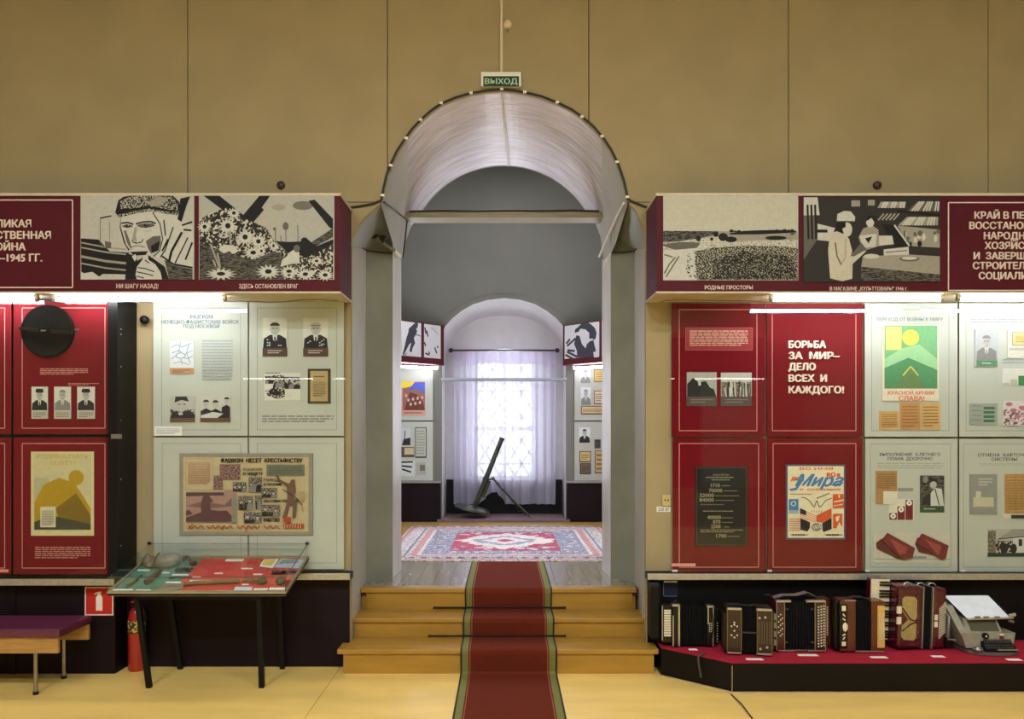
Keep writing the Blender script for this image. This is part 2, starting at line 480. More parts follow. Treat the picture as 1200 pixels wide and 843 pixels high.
# the barrel: grey towards the sides, paler and glossier above
Ys = [W + 0.02, 5.7, 5.85, 6.0, 6.15, 6.35, 6.55, 6.75, 6.87, 7.0, 7.13]
NA = 44
front_arch = [P(x, y, W + 0.02) for x, y in ARCH]
def arch_at(y):
    """vault section at depth y: traced at the wall, a true half circle further in"""
    t = min(1.0, (y - W - 0.02) / 0.5)
    low = 3.34 + (3.15 - 3.34) * min(1, (y - W - 0.02) / 0.78) if y <= 6.35 else (3.15 if y <= 6.75 else 3.15 + (3.66 - 3.15) * (y - 6.75) / 0.38)
    pts = []
    for i in range(NA + 1):
        a = PI - PI * i / NA
        cx = CX - 0.008 * (1 - 1)
        p = Vector((cx + R * math.cos(a), y, CZ + R * math.sin(a)))
        pts.append(p)
    if t < 1:
        # pull towards the traced outline
        n = len(front_arch)
        for i in range(NA + 1):
            ang = math.atan2(pts[i].z - CZ, pts[i].x - CX)
            best = None
            for q0, q1 in zip(front_arch, front_arch[1:]):
                a0 = math.atan2(q0.z - CZ, q0.x - CX); a1 = math.atan2(q1.z - CZ, q1.x - CX)
                if min(a0, a1) - 1e-6 <= ang <= max(a0, a1) + 1e-6:
                    u = (ang - a0) / (a1 - a0) if abs(a1 - a0) > 1e-9 else 0; best = q0.lerp(q1, u)
            if best is not None:
                p = pts[i].lerp(Vector((best.x, y, best.z)), 1 - t); pts[i] = p
    skirt = 0.0
    l = Vector((-0.925 if y > 6.3 else -0.9, y, low)); r = Vector((0.868 if y > 6.3 else 0.885, y, low))
    body = [p for p in pts[1:-1]]
    # points below the lower edge slide up onto it
    for p in body:
        if p.z < low: p.z = low
    return [l] + body + [r]
def split_row(pts):
    """resample so that one column of vertices follows the border between the grey and the paler, glossier part"""
    y = pts[0].y; acc = [0.0]
    for p, q in zip(pts, pts[1:]): acc.append(acc[-1] + (q - p).length)
    def cross(x):
        for k in range(len(pts) - 1):
            if (pts[k].x - x) * (pts[k + 1].x - x) <= 0 and abs(pts[k + 1].x - pts[k].x) > 1e-9:
                return acc[k] + (acc[k + 1] - acc[k]) * (x - pts[k].x) / (pts[k + 1].x - pts[k].x)
        return None
    s0 = None
    xl, xr = max(-0.1267 * y, -0.86), min(0.1256 * y, 0.835)
    cs = [k for k in range(len(pts) - 1) if (pts[k].x - xl) * (pts[k + 1].x - xl) <= 0]
    cr = [k for k in range(len(pts) - 1) if (pts[k].x - xr) * (pts[k + 1].x - xr) <= 0]
    def s_at(k, x):
        dx = pts[k + 1].x - pts[k].x
        return acc[k] + (acc[k + 1] - acc[k]) * ((x - pts[k].x) / dx if abs(dx) > 1e-9 else 0)
    sl = s_at(cs[-1], xl) if cs else acc[-1] * 0.02
    sr = s_at(cr[0], xr) if cr else acc[-1] * 0.98
    ss = [sl * k / 8 for k in range(8)] + [sl + (sr - sl) * k / 36 for k in range(36)] + [sr + (acc[-1] - sr) * k / 8 for k in range(9)]
    out = []
    for s_ in ss:
        k = 0
        while k < len(acc) - 2 and acc[k + 1] < s_: k += 1
        d_ = acc[k + 1] - acc[k]; out.append(pts[k].lerp(pts[k + 1], (s_ - acc[k]) / d_ if d_ > 1e-9 else 0))
    return out
rows = [split_row(arch_at(y)) for y in Ys]
pas.grid(rows, GREYPL, True, lambda j, i: SILVER if 8 <= i < 44 else GREYPL)
# soffits behind the jambs
pas.add([(-1.3, 7.13, 3.68), (-0.92, 6.75, 3.2), (-0.92, 7.13, 3.68)], [(0, 1, 2)], GREYPL)
pas.add([(1.24, 7.13, 3.68), (0.86, 6.75, 3.2), (0.86, 7.13, 3.68)], [(0, 1, 2)], GREYPL)
struct(pas, 'wall_passage')

bm_ = MB()
bm_.box(P(478, 0, 6.6).x - 0.05, P(703, 0, 6.6).x + 0.05, 6.6, 6.78, PZm(255, 6.6), PZm(248, 6.6), mat('beam_wood', (146, 138, 116), 0.55, var=0.1, scale=4, stretch=(1, 8, 8)))
struct(bm_, 'trim_1')

# passage floor: boards running towards the far room, yellow nosing in front
PLANK = mat('worn_varnished_plank', (150, 138, 122), 0.22, var=0.16, scale=4, bump=0.06, bscale=10, stretch=(7, 0.7, 1), coat=0.4)
fl_ = MB(); x = -1.25; rr = random.Random(4)
while x < 1.25:
    wd = 0.13 + 0.02 * rr.random()
    fl_.box(x + 0.0015, min(x + wd, 1.25) - 0.0015, 6.05, 7.16, L - 0.03, L, PLANK); x += wd
fl_.box(-1.3, 1.3, 5.97, 7.16, L - 0.06, L - 0.006, SEAM)
struct(fl_, 'floor_passage')

# ------------------------------------------------------------------ far room
NW = 10.4
FH = 1.62     # half width
ROOMFLOOR = mat('far_room_floor', (168, 132, 72), 0.4, var=0.08, scale=3, stretch=(6, 1, 1))
m = MB(); m.box(-FH - 0.05, FH + 0.05, 7.16, 11.6, L - 0.06, L - 0.002, ROOMFLOOR); struct(m, 'floor_far_room')
nich = [P(x, y, NW) for x, y in [(518, 620), (518, 392), (522, 383), (530, 374), (541, 365), (555, 357), (572, 352), (591, 350), (610, 352), (627, 357), (641, 365), (652, 374), (660, 383), (663, 392), (663, 620)]]
z1 = 5.7
m = MB()
outer = [Vector((-FH - 0.1, NW, L - 0.02)), Vector((-FH - 0.1, NW, z1)), Vector((FH + 0.1, NW, z1)), Vector((FH + 0.1, NW, L - 0.02))]
for p in (nich[0], nich[-1]): p.z = L - 0.02
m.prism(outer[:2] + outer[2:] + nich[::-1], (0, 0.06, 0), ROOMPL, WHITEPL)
NB = 11.2
back = [P(x, y, NB) for x, y in [(522, 620), (522, 416), (526, 402), (534, 391), (545, 382), (558, 375), (574, 371), (591, 370), (608, 371), (624, 375), (637, 382), (648, 391), (656, 402), (660, 416), (660, 620)]]
for p in (back[0], back[-1]): p.z = L - 0.02
m.grid([nich, back], WHITEPL, True)
ring = [P(591 + (x - 591) * 1.06, 505 - (505 - y) * 1.035 if y < 500 else y, NW - 0.03) for x, y in [(518, 392), (522, 383), (530, 374), (541, 365), (555, 357), (572, 352), (591, 350), (610, 352), (627, 357), (641, 365), (652, 374), (660, 383), (663, 392)]]
inn = [Vector((p.x, NW - 0.03, p.z)) for p in nich[1:-1]]
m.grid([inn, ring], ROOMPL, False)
m.grid([ring, [p + Vector((0, 0.035, 0)) for p in ring]], ROOMPL, False)
m.grid([[p + Vector((0, 0.035, 0)) for p in inn], inn], WHITEPL, False)
struct(m, 'wall_far')
# back of the niche with the window opening
wx0, wx1, wz0, wz1 = -0.46, 0.44, 0.99, 2.62
m = MB()
op = [Vector((wx0, NB, wz0)), Vector((wx0, NB, wz1))] + [Vector(((wx0 + wx1) / 2 + 0.45 * math.cos(a), NB, wz1 + 0.28 * math.sin(a))) for a in [PI - PI * k / 10 for k in range(1, 10)]] + [Vector((wx1, NB, wz1)), Vector((wx1, NB, wz0))]
m.box(-1.0, wx0, NB, NB + 0.02, L - 0.02, 3.6, WHITEPL); m.box(wx1, 1.0, NB, NB + 0.02, L - 0.02, 3.6, WHITEPL)
m.prism([Vector((wx0, NB, 3.6)), Vector((wx1, NB, 3.6))] + op[1:-1][::-1], (0, 0.02, 0), WHITEPL)
m.box(wx0 - 0.01, wx1 + 0.01, NB, NB + 0.02, L - 0.02, wz0, WHITEPL)
m.grid([op, [p + Vector((0, 0.4, 0)) for p in op]], WHITEPL, True)
m.box(wx0, wx1, NB, NB + 0.4, wz0 - 0.02, wz0, WHITEPL)
struct(m, 'wall_niche')
wf = MB()
FR = mat('white_window_paint', (205, 208, 214), 0.5)
yw = NB + 0.22
wf.box(wx0, wx0 + 0.05, yw, yw + 0.06, wz0, wz1 + 0.1, FR); wf.box(wx1 - 0.05, wx1, yw, yw + 0.06, wz0, wz1 + 0.1, FR)
wf.box(-0.035, 0.015, yw, yw + 0.06, wz0, wz1 + 0.27, FR)
for z in (wz0 + 0.02, 1.72, 2.42): wf.box(wx0, wx1, yw, yw + 0.05, z - 0.018, z + 0.018, FR)
win = struct(wf, 'window_1')
gl = MB(); gl.box(wx0, wx1, yw + 0.025, yw + 0.03, wz0, wz1 + 0.27, glass('window_glass')); gl.build('pane', win)
gr = MB(); BAR = mat('grille_iron', (58, 58, 64), 0.5)
for k in range(-4, 8):
    for sg in (1, -1):
        x0 = wx0 + 0.22 * k; pts = []
        for t in range(0, 60):
            z = wz0 + t * 0.03; xx = x0 + sg * (z - wz0) * 0.62 + (0.4 if sg < 0 else -0.3)
            if wx0 < xx < wx1 and z < wz1 + 0.15: pts.append(Vector((xx, yw + 0.16 + 0.008 * sg, z)))
        if len(pts) > 2: gr.tube([pts[0], pts[-1]], 0.01, BAR, 6)
for z in (1.2, 1.75, 2.3): gr.tube([(wx0, yw + 0.16, z), (wx1, yw + 0.16, z)], 0.008, BAR, 6)
gr.build('grille', win)
# side walls and vault of the far room in one sweep
m = MB(); rows_ = []
for y in (7.16, 8.0, 9.0, NW + 0.02):
    pr = [Vector((-FH, y, L - 0.02)), Vector((-FH, y, 3.88))] + [Vector((FH * math.cos(a), y, 3.9 + FH * math.sin(a))) for a in [PI - PI * k / 24 for k in range(25)]] + [Vector((FH, y, 3.88)), Vector((FH, y, L - 0.02))]
    rows_.append(pr)
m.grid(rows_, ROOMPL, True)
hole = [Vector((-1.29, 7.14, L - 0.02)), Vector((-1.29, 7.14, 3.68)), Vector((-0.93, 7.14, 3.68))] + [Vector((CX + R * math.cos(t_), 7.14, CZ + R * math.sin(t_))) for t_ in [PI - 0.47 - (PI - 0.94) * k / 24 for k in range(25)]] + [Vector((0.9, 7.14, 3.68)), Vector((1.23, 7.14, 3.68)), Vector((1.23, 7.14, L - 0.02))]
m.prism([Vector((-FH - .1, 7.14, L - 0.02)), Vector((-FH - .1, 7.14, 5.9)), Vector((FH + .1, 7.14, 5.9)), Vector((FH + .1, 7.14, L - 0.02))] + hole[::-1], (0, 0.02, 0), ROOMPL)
struct(m, 'wall_vault')

# ------------------------------------------------------------------ steps and runner
T = [(5.355, 5.68, 0.172, 395, 772), (5.665, 5.968, 0.314, 408, 762), (5.945, 6.30, 0.476, 420, 751)]
st = thing('wooden_steps', 'yellow painted wooden steps leading up into the arched passage', 'steps', (-0.03, 5.36, 0))
o = st.location
for i, (yf, yb, z, xl, xr) in enumerate(T):
    b = MB(); xa, xb = PXm(xl, yf), PXm(xr, yf)
    za = 0 if i == 0 else T[i - 1][2]
    if i == 2: xa, xb = -1.118, 1.018; yb = 6.07
    b.box(xa, xb, yf - 0.0, yb, z - 0.032, z + 0.001, STEPWOOD, 0.006)
    b.build('tread', st, o)
    b = MB(); b.box(xa + 0.04, xb - 0.03, yf + 0.018, yf + 0.04, za, z - 0.032, STEPWOOD); b.build('riser', st, o)
b = MB()
for i, (yf, yb, z, xl, xr) in enumerate(T[:2]):
    xa, xb = PXm(xl, yf) + 0.04, PXm(xr, yf) - 0.03
    b.box(xa, xb, yf + 0.04, yf + 0.33, 0.0, z - 0.033, STEPWOOD)
b.box(-1.116, 1.016, 5.99, 6.3, 0.0, 0.43, STEPWOOD)
b.build('carcass', st, o)

# runner: a strip that follows the steps
prof = [(7.16, L + 0.006), (5.942, L + 0.007), (5.934, L - 0.004), (5.93, L - 0.03), (5.957, 0.324), (5.935, 0.322), (5.66, 0.322), (5.652, 0.312), (5.65, 0.285), (5.672, 0.182), (5.645, 0.18),
        (5.35, 0.18), (5.342, 0.17), (5.342, 0.14), (5.362, 0.02), (5.335, 0.008), (5.2, 0.006), (4.0, 0.006), (2.2, 0.006)]
RUN = mat('runner_pile', (106, 42, 27), 0.95, spec=0.1, var=0.10, scale=120, bump=0.3, bscale=400)
RUNG = mat('runner_green_band', (118, 116, 56), 0.9, var=0.1, scale=120)
RUNR = mat('runner_thin_stripe', (150, 86, 62), 0.9)
RUNK = mat('runner_dark_edge', (34, 30, 24), 0.9)
def xs_at(y):
    c = -0.012 + 0.0
    hw = 0.331
    l = PXm(541.5, 5.368) if y < 5.37 else (-0.295 if y > 6.9 else None)
    return c, hw
ru = MB(); cols = [-0.337, -0.325, -0.282, -0.274, -0.268, 0.268, 0.274, 0.282, 0.325, 0.337]
cm = [RUNK, RUNG, RUN, RUNR, RUN, RUNR, RUN, RUNG, RUNK]
rows_ = []
for y, z in prof:
    cx = 0.025
    if y > 5.4: cx = 0.025
    rows_.append([Vector((cx + c, y, z)) for c in cols])
ru.grid(rows_, RUN, False, lambda j, i: cm[i])
rows2 = [[p + Vector((0, 0.004, -0.004)) for p in r] for r in rows_]
ru.grid([r[::-1] for r in rows2], RUN, False)
ru.build('carpet_runner', None, (0.02, 5.0, 0))
tag(bpy.data.objects['carpet_runner'], 'long dark red carpet runner with green borders laid down the steps', 'carpet')
for k, (y, z, xa, xb) in enumerate(((5.945, 0.33, 509, 662), (5.657, 0.188, 503, 662))):
    r_ = MB(); xl, xr = PXm(xa, y), PXm(xb, y)
    r_.tube([(xl, y, z), (xr, y, z)], 0.006, BLACK, 8)
    for xx in (xl, xr): r_.ball((xx, y, z), 0.009, 0.009, 0.009, BLACK, 10, 6)
    ro = r_.build('stair_rod', None, ((xl + xr) / 2, y, z - 0.008))
    tag(ro, ['thin black stair rod across the runner under the topmost step', 'thin black stair rod across the runner above the lowest step'][k], 'stair rod')

# oriental rug
rug = Art(Vector((0, 8.49, L)), (1, 0, 0), (0, -1, 0), (0, 0, 1))
R1 = speckle('rug_cream_pattern', (216, 208, 202), (112, 104, 136), 70, 0.47, 0.04)
R2 = speckle('rug_blue_field', (190, 188, 194), (92, 98, 140), 75, 0.52, 0.05)
R3 = speckle('rug_crimson_field', (160, 40, 76), (206, 150, 164), 70, 0.40, 0.05)
R4 = speckle('rug_white_medallion', (224, 220, 214), (150, 84, 116), 80, 0.43, 0.05)
R5 = speckle('rug_pink_band', (206, 150, 148), (150, 92, 108), 80, 0.45, 0.05)
rug.slab(-1.19, -1.29, 1.19, 1.31, 0.008, R1)
rug.frame(-1.15, -1.24, 1.15, 1.26, 0.05, R5)
rug.frame(-0.98, -1.08, 0.98, 1.10, 0.016, C(90, 92, 130))
rug.frame(-0.9, -1.0, 0.9, 1.02, 0.06, R5); rug.frame(-0.845, -0.94, 0.845, 0.97, 0.03, R4)
rug.rect(-0.83, -0.925, 0.83, 0.95, R2)
rug.rect(-0.565, -0.72, 0.565, 0.72, R3)
rr = random.Random(11)
def ragged(rx, ry, n, jit):
    out = []
    for k in range(n):
        t_ = 2 * PI * k / n; q_ = 1 / (abs(math.cos(t_)) ** 1.15 + abs(math.sin(t_)) ** 1.15) ** (1 / 1.15)
        q_ *= 1 + rr.uniform(-jit, jit); out.append((rx * q_ * math.cos(t_), ry * q_ * math.sin(t_)))
    return out
for sx in (-1, 1):
    for sy in (-1, 1):
        for k in range(14): rug.ell(sx * rr.uniform(0.12, 0.54), sy * rr.uniform(0.35, 0.69), rr.uniform(0.02, 0.05), rr.uniform(0.02, 0.05), R4 if k % 3 else R2, 9)
rug.poly(ragged(0.56, 0.6, 60, 0.12), R4); rug.poly(ragged(0.36, 0.38, 44, 0.16), R2); rug.poly(ragged(0.24, 0.26, 36, 0.16), R4); rug.poly(ragged(0.1, 0.12, 20, 0.12), R3)
for k in range(60):
    x = rr.uniform(-0.8, 0.8); y = rr.choice([-1, 1]) * rr.uniform(0.75, 0.9)
    rug.ell(x, y, 0.02, 0.025, R4, 8)
for k in range(50): rug.ell(rr.choice([-1, 1]) * rr.uniform(0.6, 0.8), rr.uniform(-0.85, 0.85), 0.022, 0.026, R4, 8)
for k in range(20):
    x = -1.13 + k * 0.119
    for y in (-1.15, 1.17): rug.ell(x, y, 0.035, 0.03, C(120, 70, 96), 10)
ro = rug.build('oriental_rug', None, (0, 8.49, L)); tag(ro, 'oriental rug with crimson and white medallion on the far room floor', 'rug')
fr = MB(); rr = random.Random(3)
FRINGE = mat('rug_fringe', (226, 220, 206), 0.9)
for y0, y1 in ((9.78, 9.84), (7.18, 7.165)):
    for k in range(160):
        x = -1.18 + 2.36 * k / 159; fr.add([(x - 0.004, y0, L + 0.004), (x + 0.004, y0, L + 0.004), (x + rr.uniform(-.01, .01), y1, L + 0.003)], [(0, 1, 2), (2, 1, 0)][:1], FRINGE)
fo = fr.build('fringe', ro, (0, 8.49, L)); fo['kind'] = 'stuff'
# ------------------------------------------------------------------ headers over the display walls
HF = 5.17
HZ0, HZ1 = 2.625, 3.297
def header(name, label, x0, x1, origin_x):
    t = thing(name, label, 'display header', (origin_x, HF + 0.19, HZ0))
    b = MB(); b.box(x0, x1, HF, W - 0.003, HZ0 + 0.012, HZ1 - 0.016, MAROON); b.build('box', t, t.location)
    b = MB()
    b.box(x0 - 0.006, x1 + 0.006, HF - 0.008, W - 0.003, HZ1 - 0.016, HZ1 + 0.002, CREAMTRIM)
    b.build('top_trim', t, t.location)
    b = MB(); b.box(x0 - 0.004, x1 + 0.004, HF - 0.006, W - 0.003, HZ0, HZ0 + 0.012, CREAMTRIM); b.build('bottom_trim', t, t.location)
    return t
hl = header('display_header', 'long maroon header board on the wall with Great Patriotic War heading', -4.7, PXm(398.6, HF), -2.6)
hr = header('display_header', 'long maroon header board on the wall with postwar rebuilding heading', PXm(769.5, HF), 4.7, 2.6)

a = wall_art(HF)
a.frame(-150, 234.5, 85, 337, 1.3, LETTER); a.build('border_line', hl, hl.location); a = wall_art(HF)
for body, xe, base in (('ВЕЛИКАЯ', 36.5, 266.5), ('ОТЕЧЕСТВЕННАЯ', 59.5, 280), ('ВОЙНА', 30, 293.5), ('1941–1945 ГГ.', 49.5, 306.5)):
    a.text(body, xe, base, 8.8, LETTER, 'R', bold=0.03, extrude=0.004); a.build('lettering', hl, hl.location); a = wall_art(HF)
a.text('НИ ШАГУ НАЗАД!', 161, 338, 5.2, LETTER, 'C', 49, 0.01); a.build('caption', hl, hl.location); a = wall_art(HF)
a.text('ЗДЕСЬ ОСТАНОВЛЕН ВРАГ', 314.7, 338, 5.0, LETTER, 'C', 69, 0.01)
a.build('caption', hl, hl.location)
a = wall_art(HF)
a.frame(1111.5, 237.5, 1330, 340.5, 1.3, LETTER); a.build('border_line', hr, hr.location); a = wall_art(HF)
for body, xs, base in (('КРАЙ В ПЕРИОД', 1142, 256.5), ('ВОССТАНОВЛЕНИЯ', 1136, 268.5), ('НАРОДНОГО', 1153, 280.5), ('ХОЗЯЙСТВА', 1154, 292), ('И  ЗАВЕРШЕНИЯ', 1141, 304), ('СТРОИТЕЛЬСТВА', 1140, 315.5), ('СОЦИАЛИЗМА', 1147, 327.3)):
    a.text(body, xs, base, 8.2, LETTER, 'L', bold=0.03, extrude=0.004); a.build('lettering', hr, hr.location); a = wall_art(HF)
a.text('РОДНЫЕ ПРОСТОРЫ', 854, 339.3, 4.6, LETTER, 'C', 56, 0.015); a.build('caption', hr, hr.location); a = wall_art(HF)
a.text('В МАГАЗИНЕ „КУЛЬТТОВАРЫ" 1946 г.', 1018, 340.5, 4.4, LETTER, 'C', 91, 0.01)
a.build('caption', hr, hr.location)

# ---- the four large photographs
PH0 = C(178, 178, 172); PHD = C(26, 25, 27); PHM = C(96, 93, 86); PHL = C(190, 190, 184); PHG = C(150, 146, 135)
FUR = speckle('print_fur_grain', (172, 168, 160), (26, 25, 26), 110, 0.52, 0.04)
GRASS = speckle('print_crop_grain', (176, 171, 154), (30, 30, 30), 120, 0.53, 0.03)
GRAIN = speckle('print_light_grain', (188, 187, 178), (110, 108, 102), 110, 0.42, 0.05)
ROUGHG = speckle('print_ground_grain', (190, 185, 170), (34, 34, 33), 70, 0.55, 0.02)
STREAK = speckle('print_streak_grain', (96, 92, 86), (28, 28, 28), 40, 0.5, 0.04, (1, 1, 6))
def done(a, name, label, cat, org, group=None):
    o = a.build(name, None, org); tag(o, label, cat, group); return o
# soldier
a = wall_art(HF); a.slab(95, 228.5, 228, 328, 0.006, PH0, BLACK).view(0, 200, 4.958)
rnd = random.Random(1)
a.poly([(473, 395), (575, 402), (640, 470), (752, 478), (742, 605), (600, 602), (560, 632), (475, 590)], PHD)
for y in (420, 448, 500, 540): a.line([(475, y), (620, y + 28), (735, y + 40)], 9 if y != 500 else 14, PHG)
a.poly([(475, 600), (540, 590), (590, 625), (560, 634), (475, 634)], PHL)
a.line([(585, 280), (585, 420), (610, 450)], 4, PHM); a.line([(585, 278), (650, 265)], 8, PHD); a.line([(640, 300), (640, 440)], 3, PHM)
a.poly([(612, 410), (650, 420), (648, 452), (615, 455)], PHM)
a.poly([(880, 245), (1040, 262), (1122, 330), (1122, 560), (1000, 545), (900, 500), (940, 400)], PHL)
a.poly([(705, 262), (800, 250), (890, 244), (930, 310), (946, 400), (925, 470), (860, 500), (770, 470), (730, 420), (712, 340)], PHL)
a.poly([(690, 175), (720, 155), (790, 142), (930, 142), (1010, 150), (1045, 185), (1050, 235), (1030, 262), (960, 250), (885, 234), (800, 248), (740, 264), (700, 276), (672, 246)], PHD)
a.poly([(700, 180), (760, 152), (900, 144), (1000, 152), (1035, 190), (1035, 235), (960, 225), (870, 205), (780, 222), (705, 225)], FUR)
a.poly([(860, 185), (930, 150), (985, 165), (940, 205), (880, 212)], PHG)
a.line([(890, 244), (932, 312), (948, 400), (928, 470), (895, 500)], 6, PHD)
a.poly([(676, 262), (700, 276), (740, 262), (800, 248), (885, 236), (960, 252), (1030, 262), (1045, 238), (960, 240), (880, 222), (790, 236), (700, 256)], FUR)
a.poly([(706, 268), (704, 330), (735, 430), (762, 470), (754, 474), (722, 420), (698, 330)], PHD)
a.poly([(722, 350), (735, 352), (760, 420), (770, 468), (740, 420)], PHM)
for q in ([(708, 308), (745, 303), (778, 314)], [(792, 312), (835, 300), (880, 298), (908, 310)]): a.line(q, 9, PHD)
a.poly([(714, 322), (738, 314), (770, 318), (774, 328), (745, 333), (720, 331)], PHM); a.poly([(798, 318), (840, 308), (890, 308), (904, 322), (870, 332), (822, 333)], PHM)
a.ell(744, 323, 13, 8, PHD, 12); a.ell(852, 320, 15, 8, PHD, 12); a.ell(748, 321, 3, 2.5, PHL, 6); a.ell(856, 318, 3, 2.5, PHL, 6)
a.line([(716, 326), (740, 333), (772, 328)], 3, PHD); a.line([(800, 324), (850, 334), (902, 322)], 3, PHD)
a.poly([(786, 330), (800, 332), (792, 380), (800, 412), (775, 412), (772, 396)], PHG)
a.line([(770, 404), (778, 420), (798, 424), (826, 418), (836, 400)], 5, PHD); a.ell(790, 421, 8, 4, PHD, 8); a.ell(818, 419, 7, 4, PHD, 8)
a.poly([(850, 412), (890, 384), (936, 380), (938, 420), (922, 468), (880, 484), (862, 452)], PHM); a.poly([(880, 440), (930, 410), (925, 465), (885, 482)], PHD)
a.line([(838, 352), (862, 356), (886, 348)], 3, PHG); a.line([(724, 348), (750, 354)], 3, PHG)
a.line([(764, 446), (800, 438), (846, 446)], 5, PHM)
a.line([(752, 468), (864, 460)], 8, PHL); a.poly([(760, 474), (864, 470), (850, 492), (780, 496)], PHD)
a.poly([(748, 485), (800, 500), (800, 560), (790, 634), (730, 634), (735, 560)], PHD)
a.poly([(770, 500), (790, 486), (800, 510), (786, 530)], PHL)
hand = [(800, 560), (830, 520), (838, 495), (862, 492), (866, 520), (905, 545), (935, 590), (945, 634), (800, 634), (790, 610)]
a.poly([(780, 540), (860, 490), (960, 560), (985, 634), (780, 634)], PHD); a.poly(hand, PHL)
for q in ([(805, 565), (850, 572), (900, 590)], [(798, 590), (845, 600), (895, 612)], [(796, 615), (840, 626)], [(845, 522), (870, 540)]): a.line(q, 6, PHD)
a.poly([(1050, 165), (1108, 152), (1085, 210), (1058, 300), (1034, 285), (1045, 230)], PHD)
for q in ([(1010, 330), (960, 470), (935, 505)], [(1060, 360), (1000, 470), (985, 530)], [(1095, 390), (1040, 500), (1020, 540)], [(1120, 420), (1080, 520)], [(955, 290), (965, 380)], [(1060, 320), (1120, 300)], [(1070, 345), (1115, 350)], [(980, 400), (945, 470)]): a.line(q, rnd.choice([7, 10, 14]), PHD)
a.line([(945, 500), (1010, 545), (1122, 566)], 10, PHD)
a.poly([(960, 520), (1030, 556), (1122, 575), (1122, 634), (985, 634)], STREAK)
done(a, 'photograph', 'black and white photograph of a soldier in a fur hat on the maroon header', 'photograph', P(161, 328, HF))
# daisies by the tank traps
a = wall_art(HF); a.slab(233.5, 228.5, 392, 328, 0.006, C(168, 168, 162), BLACK).view(210, 200, 4.958)
SKY2 = C(160, 157, 147)
a.ell(720, 205, 60, 26, C(110, 107, 100), 14); a.ell(580, 215, 40, 18, C(150, 147, 138), 12); a.ell(520, 290, 70, 40, C(172, 169, 158), 12)
a.poly([(140, 145), (232, 145), (378, 262), (366, 312), (262, 236)], PHD)
a.poly([(470, 145), (530, 148), (482, 216), (494, 230), (424, 312), (366, 312), (370, 264)], PHD)
a.poly([(752, 178), (788, 170), (895, 282), (895, 345), (872, 330)], PHD); a.poly([(895, 335), (895, 388), (782, 448), (760, 424)], STREAK)
for x, t_, b_ in ((560, 335, 415), (592, 380, 415), (620, 300, 412), (690, 320, 415)): a.line([(x, t_), (x + 2, b_)], 5, PHM)
a.ell(620, 325, 18, 24, PHM, 9); a.ell(556, 340, 10, 10, PHM, 8)
a.poly([(540, 410), (640, 416), (760, 412), (800, 440), (897, 400), (897, 470), (760, 505), (560, 470)], PHD)
a.line([(565, 420), (640, 490)], 6, PHG)
a.poly([(120, 290), (180, 250), (230, 232), (290, 215), (350, 268), (430, 300), (510, 335), (560, 425), (620, 470), (700, 505), (800, 480), (895, 430), (895, 634), (120, 634)], ROUGHG)
a.poly([(120, 420), (260, 470), (420, 520), (560, 470), (700, 560), (600, 634), (120, 634)], STREAK)
def daisy(cx, cy, rx, ry, n=14, c=PHL, d=PHD):
    pts = []
    for k in range(n * 2):
        t_ = PI * k / n; q = 1.0 if k % 2 == 0 else 0.55
        pts.append((cx + rx * q * math.cos(t_), cy + ry * q * math.sin(t_)))
    a.poly(pts, c); a.ell(cx, cy - ry * 0.05, rx * 0.27, ry * 0.3, d, 10)
for q in ((285, 325, 60, 55), (385, 390, 58, 52), (462, 415, 50, 45), (320, 250, 42, 36), (150, 330, 45, 40), (432, 480, 62, 40), (480, 470, 30, 28), (260, 380, 40, 18), (245, 603, 95, 38), (520, 590, 76, 46), (640, 590, 60, 40), (735, 605, 60, 36), (800, 528, 40, 26), (640, 610, 40, 20), (850, 610, 55, 36), (550, 440, 26, 34)): daisy(*q)
a.poly([(230, 460), (260, 432), (320, 436), (348, 470), (320, 484), (290, 470), (262, 484)], PHL)
for q in ([(298, 350), (300, 430)], [(185, 430), (240, 575)], [(200, 520), (215, 560)], [(225, 480), (240, 560)]): a.line(q, 10, PHG)
a.ell(740, 455, 36, 55, PHD, 14); a.ell(730, 412, 22, 22, PHD, 12)
a.poly([(640, 480), (670, 460), (700, 478), (702, 540), (640, 545), (620, 510)], PHL); a.ell(685, 455, 20, 22, PHM, 12)
a.poly([(600, 520), (640, 490), (650, 545), (590, 560)], PHL)
done(a, 'photograph', 'black and white photograph of daisies below dark crossed tank traps on the maroon header', 'photograph', P(313, 328, HF))
# field
a = wall_art(HF); a.slab(777, 229.5, 935, 329, 0.006, C(184, 183, 170), BLACK).view(750, 200, 4.961)
a.poly([(133, 352), (450, 354), (915, 362), (915, 460), (133, 460)], PHG)
a.poly([(133, 352), (455, 354), (440, 374), (340, 396), (240, 412), (133, 416)], STREAK)
a.poly([(520, 366), (600, 352), (700, 348), (800, 346), (908, 352), (908, 362), (700, 372), (520, 374)], PHD)
for x in range(530, 900, 22): a.ell(x, 356 - 6 * math.sin(x / 60), 13, 7 + 3 * math.sin(x), PHD, 9)
a.poly([(133, 425), (300, 402), (440, 384), (560, 412), (915, 404), (915, 470), (360, 470), (133, 455)], GRAIN)
a.poly([(330, 452), (200, 462), (133, 440), (133, 430), (230, 416), (350, 420)], PHM)
for q in ((440, 372, 16, 16), (482, 388, 28, 24), (528, 402, 34, 17), (338, 396, 14, 18), (788, 393, 62, 12), (415, 400, 9, 10), (885, 370, 16, 4)): a.ell(*q, PHD, 14)
a.poly([(133, 470), (340, 450), (360, 500), (340, 638), (133, 638)], PHL)
for q in ([(140, 600), (170, 545), (205, 505)], [(150, 620), (200, 540), (225, 500)], [(140, 490), (190, 505)]): a.line(q, 8, PHM)
a.poly([(320, 470), (420, 450), (600, 438), (800, 440), (915, 452), (915, 638), (330, 638), (320, 540)], GRASS)
rnd = random.Random(6)
